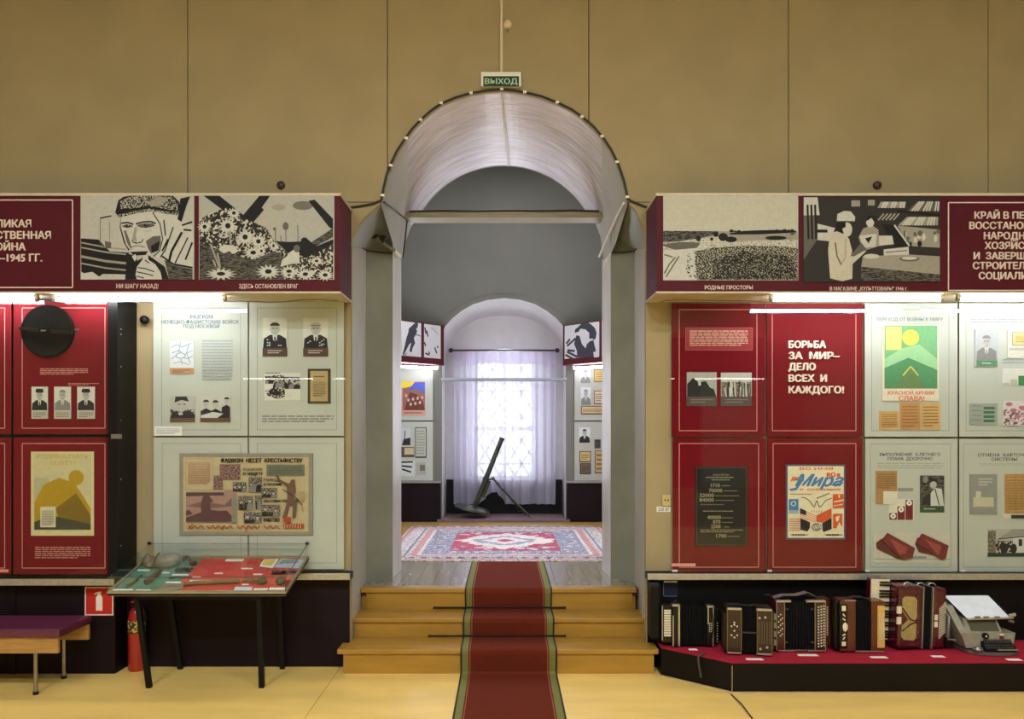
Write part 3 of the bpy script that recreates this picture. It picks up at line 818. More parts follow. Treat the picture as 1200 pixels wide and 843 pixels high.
for k in range(70): a.ell(rnd.uniform(270, 400), rnd.uniform(470, 625), rnd.uniform(2, 6), rnd.uniform(2, 6), PHD, 6)
a.poly([(420, 520), (600, 470), (860, 500), (905, 560), (905, 630), (420, 632)], speckle('print_crop_dark_grain', (140, 136, 124), (22, 22, 22), 130, 0.56, 0.03))
done(a, 'photograph', 'black and white photograph of an open field with a track on the maroon header', 'photograph', P(856, 329, HF))
# shop
a = wall_art(HF); a.slab(941, 231, 1101, 331, 0.006, C(46, 44, 43), BLACK).view(960, 200, 4.958)
a.poly([(-92, 157), (-12, 157), (0, 260), (-92, 262)], PHL); a.poly([(-92, 262), (-30, 262), (-12, 400), (-92, 520)], PHM)
for x in (-70, -48, -26): a.line([(x, 200), (x + 6, 400)], 12, PHD)
a.poly([(-12, 310), (90, 335), (60, 412), (-12, 405)], PHL); a.rect(-12, 344, 46, 362, PHD)
for (x0, y0, x1, y1) in ((185, 175, 235, 210), (280, 172, 320, 205)): a.rect(x0, y0, x1, y1, PHG)
for k in range(9): a.poly([(335 + k * 18, 218 - k * 0), (349 + k * 18, 220), (372 + k * 16, 184), (356 + k * 16, 182)], PHL if k % 3 else PHG)
for k in range(11): a.poly([(510 + k * 17, 236), (522 + k * 17, 238), (575 + k * 12, 182), (566 + k * 12, 180)], PHL if k % 4 else PHM)
for k in range(13): a.poly([(455 + k * 18, 318), (469 + k * 18, 322), (520 + k * 14, 272), (508 + k * 14, 270)], PHL if k % 4 else PHG)
for k in range(5): a.line([(340 + k * 22, 290), (372 + k * 22, 252)], 9, PHG)
a.poly([(450, 322), (696, 345), (696, 450), (520, 440)], C(150, 146, 135)); a.line([(450, 236), (696, 262)], 12, PHD)
rnd = random.Random(8)
for k in range(16): a.ell(rnd.uniform(480, 690), rnd.uniform(350, 435), rnd.uniform(6, 16), rnd.uniform(8, 24), rnd.choice([PHD, PHL, PHM]), 9)
a.poly([(358, 310), (430, 318), (520, 440), (430, 444)], PHD); a.line([(432, 318), (520, 440)], 10, PHL)
a.poly([(330, 380), (420, 380), (430, 430), (340, 440)], PHL)
a.poly([(370, 460), (515, 445), (518, 500), (372, 510)], PHL); a.line([(380, 478), (505, 466)], 6, PHM)
a.poly([(250, 500), (520, 490), (696, 500), (696, 606), (240, 560)], PHG); a.poly([(240, 560), (696, 606), (696, 648), (240, 640)], STREAK)
a.ell(520, 515, 58, 16, PHM, 18); a.ell(520, 511, 46, 10, PHL, 18); a.ell(300, 500, 45, 14, PHL, 16)
a.poly([(225, 390), (250, 340), (300, 318), (340, 345), (345, 440), (250, 470)], PHG); a.ell(292, 300, 24, 32, PHL, 14); a.poly([(265, 300), (280, 262), (325, 268), (322, 310), (300, 278)], PHD)
a.poly([(230, 380), (330, 370), (325, 445), (250, 450)], PHL); a.poly([(262, 395), (305, 385), (282, 425)], PHD)
a.poly([(55, 400), (80, 360), (130, 350), (170, 400), (188, 470), (180, 500), (240, 460), (270, 470), (190, 545), (188, 630), (130, 645), (60, 628), (48, 470)], C(190, 185, 170))
a.line([(90, 420), (100, 500), (125, 552)], 8, PHM); a.line([(150, 400), (150, 500), (120, 555)], 6, PHG)
a.ell(158, 345, 30, 42, PHL, 14); a.poly([(100, 300), (150, 298), (150, 330), (130, 340), (140, 372), (100, 355), (92, 325)], PHD)
a.poly([(98, 296), (102, 255), (140, 237), (180, 240), (205, 272), (203, 298)], PHL); a.line([(98, 297), (203, 298)], 5, PHM)
a.poly([(175, 500), (240, 420), (272, 460), (200, 500)], PHM)
done(a, 'photograph', 'black and white photograph of women looking at books in a shop on the header', 'photograph', P(1021, 331, HF))

# ------------------------------------------------------------------ display panels
PF = 5.518     # face of the panels on the wall
LF = 5.345     # face of the panels of the projecting cabinet
GREYLINE = C(150, 152, 146); PINKLINE = C(214, 150, 140); INK = C(40, 40, 44); FAINT = C(150, 158, 168); FAINTG = C(160, 162, 156)
def panel(label, x0, y0, x1, y1, Y, m, line, inset=(9, 7), t=0.011, double=False, name='display_board', group=None):
    org = P((x0 + x1) / 2, y1, Y)
    th = thing(name, label, 'display board', org, 0, group)
    a = wall_art(Y + t); a.slab(x0, y0, x1, y1, t, m, BLACK); a.build('board', th, org)
    a = wall_art(Y); ix, iy = inset
    a.frame(x0 + ix, y0 + iy, x1 - ix, y1 - iy, 0.8, line); a.build('border_line', th, org)
    return th
def heading(th, Y, lines, ink, extrude=0.0, bold=0.03, name='heading'):
    for l in lines:
        a = wall_art(Y); a.text(l[0], l[1], l[2], l[3], ink, l[4], l[5] if len(l) > 5 else None, bold, extrude); o = a.build(name, th, th.location)
    return o
def copy_text(th, Y, blocks, ink, name='body_text'):
    a = wall_art(Y)
    for k, (x0, y0, x1, y1, n) in enumerate(blocks): a.scribble(x0, y0, x1, y1, n, ink, k + int(x0))
    return a.build(name, th, th.location)

# wall panels between cabinet and arch
p1 = panel('cream display panel headed about the rout near Moscow under the tube light', 180.5, 354, 291, 511, PF, CREAM, GREYLINE)
heading(p1, PF, [('РАЗГРОМ', 236, 373.5, 4.2, 'C', 26), ('НЕМЕЦКО-ФАШИСТСКИХ ВОЙСК', 234.5, 379.5, 4.2, 'C', 91), ('ПОД МОСКВОЙ', 236, 384.6, 4.2, 'C', 42)], C(58, 76, 116), bold=0.018)
copy_text(p1, PF, [(237, 398, 273, 446, 14)], FAINT)
p2 = panel('cream display panel holding two veteran portraits and a framed notice', 292.5, 354, 403.5, 511, PF, CREAM, GREYLINE)
copy_text(p2, PF, [(307, 486.5, 391, 495.5, 3)], C(110, 112, 112))
p3 = panel('cream display panel below, behind the west half of the wide framed poster', 181, 513, 291, 668, PF, CREAM, GREYLINE)
p4 = panel('cream display panel below, behind the arch-side half of the wide framed poster', 292.5, 513, 403.5, 667, PF, CREAM, GREYLINE)
# red panels in the projecting cabinet
CAB = MB(); cx0, cx1 = -4.75, PXm(146, 5.37)
CAB.box(cx0, cx1 - 0.0, 5.37, W - 0.003, 0.69, HZ0 - 0.003, BLACK)
CAB.build('cabinet_body', thing('display_cabinet', 'black projecting wall cabinet holding red panels with loudspeaker', 'cabinet', (-3.7, 5.46, 0.69)), (-3.7, 5.46, 0.69))
cab = bpy.data.objects['display_cabinet']
b = MB(); xx = PXm(133.5, 5.345)
b.box(xx, cx1 + 0.004, 5.262, 5.372, 0.69, HZ0 - 0.004, BLACK); b.build('side_post', cab, cab.location)
for y in (386, 392, 430, 493, 562, 640):
    b = MB(); b.ball((cx1 + 0.004, 5.31, PZm(y, 5.31)), 0.004, 0.006, 0.007, STEEL, 8, 6); b.build('rivet', cab, cab.location)
b = MB(); b.box(PXm(130, 5.25), PXm(142, 5.25), 5.25, 5.262, PZm(514.5, 5.25), PZm(509, 5.25), STEEL); b.build('clip', cab, cab.location)
q1 = panel('red display panel holding the black paper cone loudspeaker and three portraits', 17, 354, 132, 509, LF, RED, PINKLINE)
copy_text(q1, LF, [(47, 431.5, 103, 439.5, 4), (80, 449, 116, 452, 2)], C(206, 150, 140))
q2 = panel('red display panel below, holding the yellow toned poster', 17, 513, 132, 673, LF, RED, PINKLINE)
copy_text(q2, LF, [(41, 640.5, 106, 655, 6)], C(196, 140, 130))
q3 = panel('red display panel cut by the picture edge beside the loudspeaker panel', -98, 354, 14.5, 509, LF, RED, PINKLINE)
q4 = panel('red display panel cut by the picture edge with a pink slip at its corner', -98, 513, 14.5, 673, LF, RED, PINKLINE)
# wall panels past the arch
r1 = panel('red display panel with a caption plate and two small photographs', 787, 356, 896, 512, PF, RED, PINKLINE)
r2 = panel('red display panel with raised cream letters about the fight for peace', 898, 356, 1010, 512, PF, RED, PINKLINE, (7, 7))
o_ = heading(r2, PF, [('БОРЬБА', 924, 408, 8.2, 'L', 43), ('ЗА  МИР–', 924, 421, 8.2, 'L', 59), ('ДЕЛО', 924, 434, 8.2, 'L', 31), ('ВСЕХ  И', 924, 447.5, 8.2, 'L', 44), ('КАЖДОГО!', 924, 461, 8.2, 'L', 64)], C(236, 222, 208), 0.012, 0.035, 'raised_letters')
r3 = panel('red display panel holding the black plaque with pale lettering', 788, 514, 897, 671, PF, RED, PINKLINE, (8, 6))
r4 = panel('red display panel holding the peace poster with a handshake', 899, 514, 1010, 671, PF, RED, PINKLINE, (7, 6))
r5 = panel('cream display panel with the green soldier-era poster and three brown documents', 1012.5, 356, 1121, 512, PF, CREAM, GREYLINE)
heading(r5, PF, [('ПЕРЕХОД ОТ ВОЙНЫ К МИРУ', 1066, 376.3, 4.0, 'C', 78)], C(104, 114, 130), bold=0.02)
r6 = panel('cream display panel with a portrait of a man in a suit and small charts', 1123, 356, 1234, 512, PF, CREAM, GREYLINE)
copy_text(r6, PF, [(1137, 373, 1215, 379, 2), (1175, 420, 1215, 427, 2)], FAINT)
r7 = panel('cream display panel about the early five-year plan with red packets at its foot', 1013, 514.5, 1121, 671, PF, CREAM, GREYLINE, (7, 6))
heading(r7, PF, [('ВЫПОЛНЕНИЕ  5-ЛЕТНЕГО', 1066.5, 534.5, 3.6, 'C', 71), ('ПЛАНА  ДОСРОЧНО', 1066.5, 539.5, 3.6, 'C', 52)], INK, bold=0.02)
copy_text(r7, PF, [(1028, 542, 1106, 550, 3)], FAINTG)
r8 = panel('cream display panel about the end of ration cards with a brown sheet', 1123, 514.5, 1234, 671, PF, CREAM, GREYLINE, (6, 6))
heading(r8, PF, [('ОТМЕНА  КАРТОЧНОЙ', 1146, 535.3, 3.8, 'L', 67), ('СИСТЕМЫ', 1162, 540.3, 3.8, 'L', 30)], INK, bold=0.02)
copy_text(r8, PF, [(1147, 543, 1215, 546, 2)], FAINTG)

# panes in front of the panels
GL = glass('case_glass', (0.98, 0.99, 0.985), 0.45)
def pane(label, x0, x1, Y, y0, y1, name='glass_sheet'):
    b = MB(); a, c = P(x0, y1, Y), P(x1, y0, Y)
    b.box(a.x, c.x, Y, Y + 0.004, a.z, c.z, GL)
    o = b.build(name, None, ((a.x + c.x) / 2, Y, a.z)); return tag(o, label, 'glass pane')
GY = 5.462
pane('glass sheet over the cream panel about Moscow', 180, 291.2, GY, 352, 672, )
pane('glass sheet over the cream panel with the veteran portraits', 292, 404.5, GY, 352, 672)
pane('glass sheet over the red panel with caption plate and black plaque', 786, 896.5, GY, 354, 675)
pane('glass sheet over the red panel with raised letters', 897.5, 1010.7, GY, 354, 675)
pane('glass sheet over the cream panel with the green poster', 1011.5, 1121.5, GY, 354, 675)
pane('glass sheet over the cream panel about ration cards', 1122.5, 1236, GY, 354, 675)
pane('glass sheet over the red loudspeaker panel', 14.5, 124.5, 5.266, 352, 678)
pane('glass sheet over the red panel cut by the picture edge', -100, 13.5, 5.266, 352, 678)

# ------------------------------------------------------------------ things mounted on the panels
def sheet_on(Y, x0, y0, x1, y1, m, t=0.006, edge=None): return wall_art(Y).slab(x0, y0, x1, y1, t, m, edge)
PORT_L = C(196, 198, 196); PORT_D = C(40, 40, 42); PORT_M = C(128, 128, 126); SKIN = C(176, 174, 168)
def portrait(a, x0, y0, x1, y1, medals=False, cap=False, light=False, seed=0):
    w_, h_ = x1 - x0, y1 - y0; X = lambda u: x0 + u * w_; Y_ = lambda v: y0 + v * h_
    dk = PORT_M if light else PORT_D
    a.poly([(X(0.02), Y_(1)), (X(0.05), Y_(0.68)), (X(0.3), Y_(0.55)), (X(0.7), Y_(0.55)), (X(0.95), Y_(0.68)), (X(0.98), Y_(1))], dk)
    a.poly([(X(0.4), Y_(0.5)), (X(0.6), Y_(0.5)), (X(0.58), Y_(0.7)), (X(0.5), Y_(0.82)), (X(0.42), Y_(0.7))], PORT_L)
    a.line([(X(0.5), Y_(0.62)), (X(0.5), Y_(0.85))], w_ * 0.06, dk)
    a.ell(X(0.5), Y_(0.36), 0.19 * w_, 0.2 * h_, SKIN, 16)
    a.ell(X(0.5), Y_(0.24), 0.2 * w_, 0.12 * h_, dk, 14, PI, 2 * PI)
    for u in (0.43, 0.57): a.ell(X(u), Y_(0.345), 0.028 * w_, 0.014 * h_, PORT_D, 8); a.line([(X(u - 0.05), Y_(0.31)), (X(u + 0.05), Y_(0.31))], 0.012 * h_, PORT_D)
    a.line([(X(0.5), Y_(0.35)), (X(0.48), Y_(0.42)), (X(0.52), Y_(0.43))], 0.012 * h_, PORT_M); a.line([(X(0.44), Y_(0.48)), (X(0.56), Y_(0.48))], 0.014 * h_, PORT_M)
    for u in (0.305, 0.695): a.ell(X(u), Y_(0.37), 0.02 * w_, 0.035 * h_, SKIN, 8)
    if cap: a.poly([(X(0.24), Y_(0.2)), (X(0.3), Y_(0.08)), (X(0.7), Y_(0.08)), (X(0.76), Y_(0.2)), (X(0.68), Y_(0.25)), (X(0.32), Y_(0.25))], PORT_D)
    if medals:
        r = random.Random(seed)
        for k in range(10): a.ell(X(r.choice([0.2, 0.28, 0.66, 0.74, 0.82])), Y_(0.72 + 0.05 * r.randrange(5)), 0.035 * w_, 0.02 * h_, PORT_L, 8)
def crowd(a, x0, y0, x1, y1, seed, n=7, bg=None):
    r = random.Random(seed); w_, h_ = x1 - x0, y1 - y0
    if bg: a.rect(x0, y0, x1, y1, bg)
    for k in range(n):
        u = (k + 0.5 + r.uniform(-.2, .2)) / n; bx = x0 + u * w_; hy = y0 + h_ * r.uniform(0.2, 0.42); s = w_ / n * r.uniform(0.5, 0.75)
        a.poly([(max(x0, bx - s), y1), (max(x0, bx - s * 0.8), hy + s), (bx, hy + s * 0.6), (min(x1, bx + s * 0.8), hy + s), (min(x1, bx + s), y1)], r.choice([PORT_D, PORT_M, PORT_D]))
        a.ell(bx, hy, s * 0.42, s * 0.55, SKIN if r.random() < .7 else PORT_M, 10); a.ell(bx, hy - s * 0.3, s * 0.45, s * 0.34, PORT_D, 10, PI, 2 * PI)
BROWN = C(98, 74, 58); BRONZE = C(120, 84, 60)
def strip_text(a, x0, y0, x1, y1, n, ink, seed=1): a.scribble(x0, y0, x1, y1, n, ink, seed)

# panel p1
a = sheet_on(PF, 199.5, 400, 227.5, 438, C(206, 210, 214)); MAPL = C(130, 146, 176)
for k, q in enumerate(([(201, 408), (206, 404), (214, 407), (225, 402)], [(202, 414), (210, 411), (216, 416), (226, 411)], [(201, 421), (208, 416), (220, 421), (226, 417)], [(204, 426), (212, 424), (222, 428)], [(212, 401), (210, 412), (214, 428)], [(222, 403), (219, 414), (224, 427)])): a.line(q, 0.9, MAPL)
a.ell(212, 417, 6, 3.6, MAPL, 14); a.ell(212, 417, 4.8, 2.7, C(206, 210, 214), 14)
a.rect(199.5, 431.5, 227.5, 438, C(184, 138, 98)); a.scribble(203, 433, 224, 437, 2, C(120, 80, 50), 3)
done(a, 'map_card', 'small battle map with brown caption strip on the cream Moscow panel', 'map', P(213, 438, PF))
a = sheet_on(PF, 199.5, 464, 229, 495, C(176, 176, 172)); a.rect(199.5, 490, 229, 495, BROWN)
a.rect(200, 480, 229, 490, FUR); a.ell(213, 475, 7, 8, SKIN, 14); a.poly([(205, 472), (206, 465), (219, 465), (222, 471), (213, 469)], PORT_D); a.line([(209, 474), (212, 474)], 1, PORT_D); a.line([(215, 474), (218, 474)], 1, PORT_D)
a.poly([(200, 490), (204, 482), (212, 484), (222, 481), (229, 486), (229, 490)], PORT_D); a.ell(212, 485, 3, 2, SKIN, 8)
done(a, 'photograph', 'small photograph of one soldier in a fur hat below the map', 'photograph', P(214, 495, PF))
a = sheet_on(PF, 235, 464, 270.5, 495, C(190, 190, 184)); crowd(a, 235.5, 464.5, 270, 490, 5, 3); a.poly([(236, 487), (250, 483), (262, 485), (255, 490), (236, 490)], PORT_L); a.rect(235, 490, 270.5, 495, BROWN)
done(a, 'photograph', 'small photograph of three men over a paper sheet at the Moscow panel foot', 'photograph', P(252, 495, PF))
a = sheet_on(PF, 181.5, 500, 213, 510.8, PAPER, 0.003); a.scribble(183, 502, 211, 509, 4, C(150, 150, 190), 2)
done(a, 'paper_label', 'white printed label stuck at the bottom corner of the Moscow panel', 'label', P(197, 511, PF))
# panel p2
for x0, x1, seed, nm in ((308, 337, 2, 'small portrait of a uniformed veteran with a chest full of medals'), (355.5, 385, 9, 'small portrait of a bald veteran in an open jacket with medals')):
    a = sheet_on(PF, x0, 373, x1, 418, C(206, 208, 200)); portrait(a, x0, 374, x1, 408, True, False, False, seed)
    if seed == 9: a.ell((x0 + x1) / 2, 381.5, 5.4, 3.4, SKIN, 12, PI, 2 * PI)
    a.rect(x0, 408, x1, 418, C(84, 66, 60)); a.scribble(x0 + 6, 410, x1 - 6, 415, 2, C(190, 180, 170), seed)
    done(a, 'portrait_photograph', nm + ' on the cream panel', 'photograph', P((x0 + x1) / 2, 418, PF))
a = sheet_on(PF, 310, 437, 352.5, 469.5, C(208, 210, 200), 0.003)
a.scribble(311, 436, 334, 439, 1, C(120, 120, 120), 5)
for q in ((311, 441, 321, 450, 1), (320, 440, 333, 456, 2), (333, 442, 352, 456, 3)): a.rect(*q[:4], ROUGHG); crowd(a, *q[:4], q[4], 3)
a.poly([(311, 458), (320, 455), (334, 454), (334, 465), (326, 468), (314, 464)], ROUGHG); a.ell(324, 461, 6, 3, PORT_D, 10)
done(a, 'photograph', 'small cut-out cluster of wartime scenes beneath the portrait of the uniformed veteran', 'photograph', P(331, 469, PF))
a = sheet_on(PF, 361, 432.5, 387.5, 473, C(74, 60, 42), 0.009); a.rect(364, 435, 384.5, 470.5, C(176, 156, 112)); a.scribble(368, 440, 381, 443, 1, C(90, 74, 50), 1); a.scribble(367, 447, 382, 465, 8, C(130, 110, 76), 2)
done(a, 'framed_notice', 'yellowed printed notice in a dark frame on the cream panel', 'notice', P(374, 473, PF))
# wide framed poster
a = sheet_on(PF, 211, 531.5, 367, 627, C(142, 138, 124), 0.012, C(110, 106, 96)); a.rect(215.5, 536, 362, 623, C(188, 172, 136))
a.view(205, 525, 7.059)
a.frame(95, 90, 318, 350, 3, C(170, 130, 110)); a.scribble(115, 120, 300, 300, 14, C(168, 118, 98), 3)
INK2 = C(38, 34, 34); PUR = C(92, 62, 66); PURL = C(160, 128, 116)
a.text('ФАШИЗМ  НЕСЕТ  КРЕСТЬЯНСТВУ', 388, 121, 34, INK2, 'L', 672, 0.05)
a.text('РАЗОРЕНИЕ', 572, 190, 22, C(80, 74, 66), 'L', 158, 0.02); a.text('И НИЩЕТУ', 572, 226, 24, INK2, 'L', 160, 0.05)
a.text('ГОЛОД', 742, 276, 22, INK2, 'L', 125, 0.04); a.text('И НАСИЛИЕ', 742, 312, 22, INK2, 'L', 146, 0.04); a.text('МАССОВЫЕ УБИЙСТВА', 742, 449, 22, INK2, 'L', 282, 0.04); a.text('РАБСТВО', 742, 608, 30, INK2, 'L', 130, 0.05)
a.rect(765, 138, 1078, 230, C(112, 118, 100)); a.scribble(785, 152, 1060, 218, 5, C(80, 86, 74), 4)
HT1 = speckle('halftone_purple', (150, 120, 112), (86, 58, 62), 90, 0.5, 0.06); HT2 = speckle('halftone_black', (150, 142, 124), (40, 38, 38), 120, 0.5, 0.05)
a.rect(380, 136, 550, 260, HT1); a.rect(330, 228, 404, 342, HT1); a.rect(418, 350, 515, 402, PURL)
for q in ((488, 282, 600, 360), (618, 240, 728, 366), (722, 330, 852, 410), (534, 396, 655, 512), (672, 392, 728, 506), (722, 468, 880, 562), (580, 530, 728, 618)): a.rect(*q, HT2); crowd(a, q[0] + 6, q[1] + 20, q[2] - 6, q[3], int(q[0]), 3)
a.rect(104, 366, 415, 610, PURL); a.rect(104, 400, 480, 610, PURL); a.poly([(104, 366), (415, 366), (415, 392), (104, 400)], PUR)
a.poly([(104, 480), (240, 440), (420, 470), (480, 410), (480, 480), (300, 500)], C(126, 92, 88)); a.poly([(104, 575), (230, 530), (225, 470), (240, 410), (262, 372), (300, 400), (330, 440), (300, 455), (310, 510), (380, 520), (440, 515), (480, 560), (480, 608), (104, 608)], PUR)
a.rect(480, 400, 520, 618, C(136, 134, 120)); a.poly([(104, 520), (130, 510), (160, 545), (104, 560)], PUR)
a.poly([(840, 228), (862, 224), (880, 262), (950, 296), (975, 260), (1000, 262), (1002, 300), (1010, 360), (990, 420), (1020, 440), (1005, 580), (980, 575), (985, 480), (960, 470), (935, 560), (895, 580), (920, 500), (940, 400), (935, 320), (870, 275)], C(108, 82, 68))
a.poly([(1030, 360), (1080, 360), (1085, 420), (1060, 440), (1075, 520), (1060, 520), (1040, 450)], C(168, 146, 112))
a.line([(900, 340), (1020, 420), (1060, 470)], 8, INK2)
RB = C(168, 72, 44)
for x0, x1 in ((125, 255), (275, 490), (525, 715), (745, 875)):
    n = max(3, int((x1 - x0) / 22)); a.line([(x0 + (x1 - x0) * k / n, 652 + (14 if k % 2 else -12)) for k in range(n + 1)], 9, RB)
a.line([(120, 668), (160, 630)], 10, RB); a.line([(595, 690), (615, 640)], 9, RB); a.line([(400, 680), (420, 640)], 9, RB)
a.rect(905, 624, 1075, 662, RB)
for k in range(7): a.line([(920 + k * 22, 626), (914 + k * 22, 660)], 6, C(188, 172, 136))
a.rect(905, 570, 970, 612, RB)
done(a, 'framed_poster', 'wide grey-framed brown and cream poster of wartime scenes across two cream panels', 'poster', P(289, 627, PF))

# loudspeaker on the red panel
sp = thing('cone_loudspeaker', 'round black paper cone loudspeaker hung on the red panel', 'loudspeaker', P(57.5, 418, LF))
SPK = mat('black_cone_paper', (13, 13, 15), 0.9, spec=0.1, var=0.1, scale=20)
c = P(57.5, 388.5, LF); r0 = 30.5 * LF / F
b = MB(); b.lathe([(r0, 0.002), (r0, 0.026), (r0 * 0.965, 0.03), (r0 * 0.93, 0.026), (r0 * 0.5, 0.012), (0.02, 0.008), (0.001, 0.008)], SPK, c, 'Y', 48); b.build('cone', sp, sp.location)
b = MB(); b.box(c.x - r0, c.x + r0, LF - 0.052, LF - 0.03, c.z - 0.010, c.z + 0.010, BLACK, 0.004, Matrix.Translation(c) @ Matrix.Rotation(0.09, 4, 'Y') @ Matrix.Translation(-c))
b.build('bridge_bar', sp, sp.location)
b = MB(); b.box(c.x - 0.032, c.x + 0.032, LF - 0.066, LF - 0.03, c.z - 0.022, c.z + 0.024, SPK, 0.008); b.box(c.x - 0.018, c.x + 0.018, LF - 0.068, LF - 0.066, c.z - 0.008, c.z + 0.002, STEEL); b.build('magnet_housing', [q_ for q_ in sp.children if q_.name.startswith('bridge')][0], sp.location)
b = MB(); b.box(c.x + r0 - 0.004, c.x + r0 + 0.03, LF - 0.01, LF - 0.001, c.z + 0.006, c.z + 0.016, STEEL); b.build('wire_stub', sp, sp.location)
for x0, x1, capd, nm in ((37.5, 56.5, True, 'small portrait card of a person with dark hair, first under the loudspeaker caption'), (64, 83.5, False, 'small portrait card of a pale person, middle one of three under the loudspeaker'), (91, 111.5, True, 'small portrait card of an officer in a peaked cap under the loudspeaker')):
    a = sheet_on(LF, x0, 453.5, x1, 491, C(204, 204, 198)); portrait(a, x0, 453.5, x1, 482, False, capd, not capd, 3); a.rect(x0, 481, x1, 491, C(186, 182, 170)); a.scribble(x0 + 2, 483, x1 - 2, 489.5, 3, C(110, 104, 98), int(x0))
    done(a, 'portrait_card', nm, 'photograph', P((x0 + x1) / 2, 491, LF))
a = sheet_on(LF, 37, 529.5, 110.5, 628, C(208, 196, 152), 0.007); a.rect(40, 532, 107.5, 622, C(196, 188, 150))
YO = C(172, 140, 34); YO2 = C(120, 98, 34); GD = C(70, 68, 56)
a.text('РОДИНА-МАТЬ', 74, 537.5, 5, C(190, 172, 92), 'C', 60, 0.03); a.text('ЗОВЁТ!', 74, 545, 4.6, C(190, 172, 92), 'C', 30, 0.03)
a.rect(41, 560, 58, 621, C(176, 172, 140))
a.poly([(41, 590), (52, 568), (70, 560), (88, 566), (107, 596), (107, 621), (41, 621)], YO); a.poly([(66, 596), (90, 578), (107, 604), (107, 621), (74, 621)], YO2); a.ell(90, 560, 9, 9, YO, 18)
a.poly([(41, 612), (60, 604), (107, 614), (107, 621), (41, 621)], GD); a.rect(48, 594, 66, 618, C(206, 200, 176)); a.scribble(50, 598, 64, 616, 9, C(120, 116, 100), 4)
done(a, 'poster', 'yellow and cream poster under old headline letters on the red panel', 'poster', P(74, 628, LF))
a = sheet_on(LF, -20, 667.5, 10, 671, C(230, 140, 130), 0.003); done(a, 'paper_label', 'pink slip at the bottom corner of the red panel by the bench', 'label', P(0, 671, LF))

# panel r1
a = sheet_on(PF, 803, 384, 882, 411, C(152, 48, 56), 0.004); a.frame(803.5, 384.5, 881.5, 410.5, 0.5, C(170, 96, 90)); a.scribble(808, 387, 876, 406, 8, C(222, 186, 172), 6)
done(a, 'caption_plate', 'reddish caption plate full of small pale text on the red panel', 'label', P(842, 411, PF))
a = sheet_on(PF, 804.5, 436.5, 839.5, 476, C(84, 74, 72), 0.008); a.rect(804.5, 436.5, 839.5, 465, C(170, 170, 166)); a.poly([(805, 465), (805, 450), (812, 443), (822, 452), (836, 456), (839, 465)], PORT_D); a.ell(809, 440, 3.2, 4, SKIN, 10); a.ell(822, 444, 4, 4.5, SKIN, 10); a.poly([(815, 455), (818, 448), (827, 447), (832, 455), (828, 461)], PORT_D); a.rect(818, 446, 821, 452, PORT_L)
a.scribble(809, 467, 835, 473, 2, C(130, 120, 116), 3); done(a, 'photograph', 'small mounted photograph of two men leaning together on the red panel', 'photograph', P(822, 476, PF))
a = sheet_on(PF, 844.5, 437, 880.5, 476, C(84, 74, 72), 0.008); a.rect(844.5, 437, 880.5, 465, C(190, 190, 184)); a.rect(845, 448, 880, 465, HT2)
rnd = random.Random(5)
for k in range(16): xx = rnd.uniform(847, 878); a.line([(xx, 465), (xx + rnd.uniform(-2, 2), rnd.uniform(446, 456))], 1.4, rnd.choice([PORT_L, PORT_D])); 
a.scribble(849, 467, 876, 473, 2, C(130, 120, 116), 4); done(a, 'photograph', 'small mounted photograph of a crowd with raised arms on the red panel', 'photograph', P(862, 476, PF))
# black plaque
a = sheet_on(PF, 814.5, 547.5, 875.5, 640, C(26, 30, 34, 0.3), 0.008); a.view(800, 540, 6); a.frame(96, 52, 444, 592, 3, C(90, 84, 70))
GP = C(150, 142, 120)
a.text('РАСЧЁТЫ', 268, 106, 12, GP, 'C', 106); a.scribble(160, 110, 374, 126, 1, GP, 4); a.scribble(200, 128, 346, 142, 1, GP, 7)
for t_, x0, x1, y, x2, x3 in (('1710', 196, 258, 186, 272, 338), ('70000', 182, 276, 222, 286, 420), ('32000', 116, 216, 256, 228, 430), ('84000', 116, 216, 288, 228, 420), ('40000', 170, 266, 410, 272, 356), ('870', 210, 262, 442, 272, 358), ('2500', 196, 262, 474, 288, 326), ('1700', 232, 304, 540, 312, 420)):
    a.text(t_, x0, y, 26, GP, 'L', x1 - x0, 0.03); a.scribble(x2, y - 14, x3, y - 4, 1, GP, int(y))
a.scribble(140, 346, 390, 362, 1, GP, 9); a.scribble(120, 480, 420, 506, 2, GP, 12); a.scribble(120, 300, 300, 316, 1, C(110, 104, 90), 3)
done(a, 'plaque', 'black plaque with rows of pale figures and text on the red panel', 'plaque', P(845, 640, PF))
# peace poster
a = sheet_on(PF, 920.5, 544.5, 990, 632.5, C(84, 86, 112), 0.009); a.rect(922.5, 546.5, 988.2, 630.3, C(226, 216, 186)); a.view(800, 540, 6)
OR = C(206, 88, 46); BL = C(72, 124, 178)
a.text('ВО ИМЯ', 936, 65, 17, OR, 'C', 232, 0.05); a.text('дни', 757, 138, 32, OR, 'L', 76, 0.05, shear=0.3); a.rect(1008, 86, 1032, 112, OR); a.rect(1080, 90, 1102, 114, OR); a.ell(1054, 100, 20, 18, OR, 12); a.ell(1054, 98, 9, 9, C(226, 216, 186), 10)
a.text('Мира', 790, 178, 82, BL, 'L', 335, 0.045, shear=0.45); a.poly([(742, 200), (790, 190), (840, 120), (850, 130), (800, 205), (760, 214)], BL); a.line([(1000, 182), (1040, 168), (1125, 158)], 9, BL)
a.text('и  созидания', 818, 209, 17, OR, 'L', 288, 0.04, shear=0.3); a.scribble(752, 228, 918, 242, 1, C(150, 110, 90), 4)
a.line([(830, 258), (860, 262), (890, 285), (912, 318), (922, 326), (935, 285), (940, 282), (955, 326), (972, 318), (1000, 280), (1045, 262)], 5, INK)
for k in range(6): a.ell(945 + k * 15, 262 - k * 6, 8, 4, INK, 8)
for k in range(5): a.line([(906 + k * 16, 350), (900 + k * 18, 366)], 4, C(150, 100, 80))
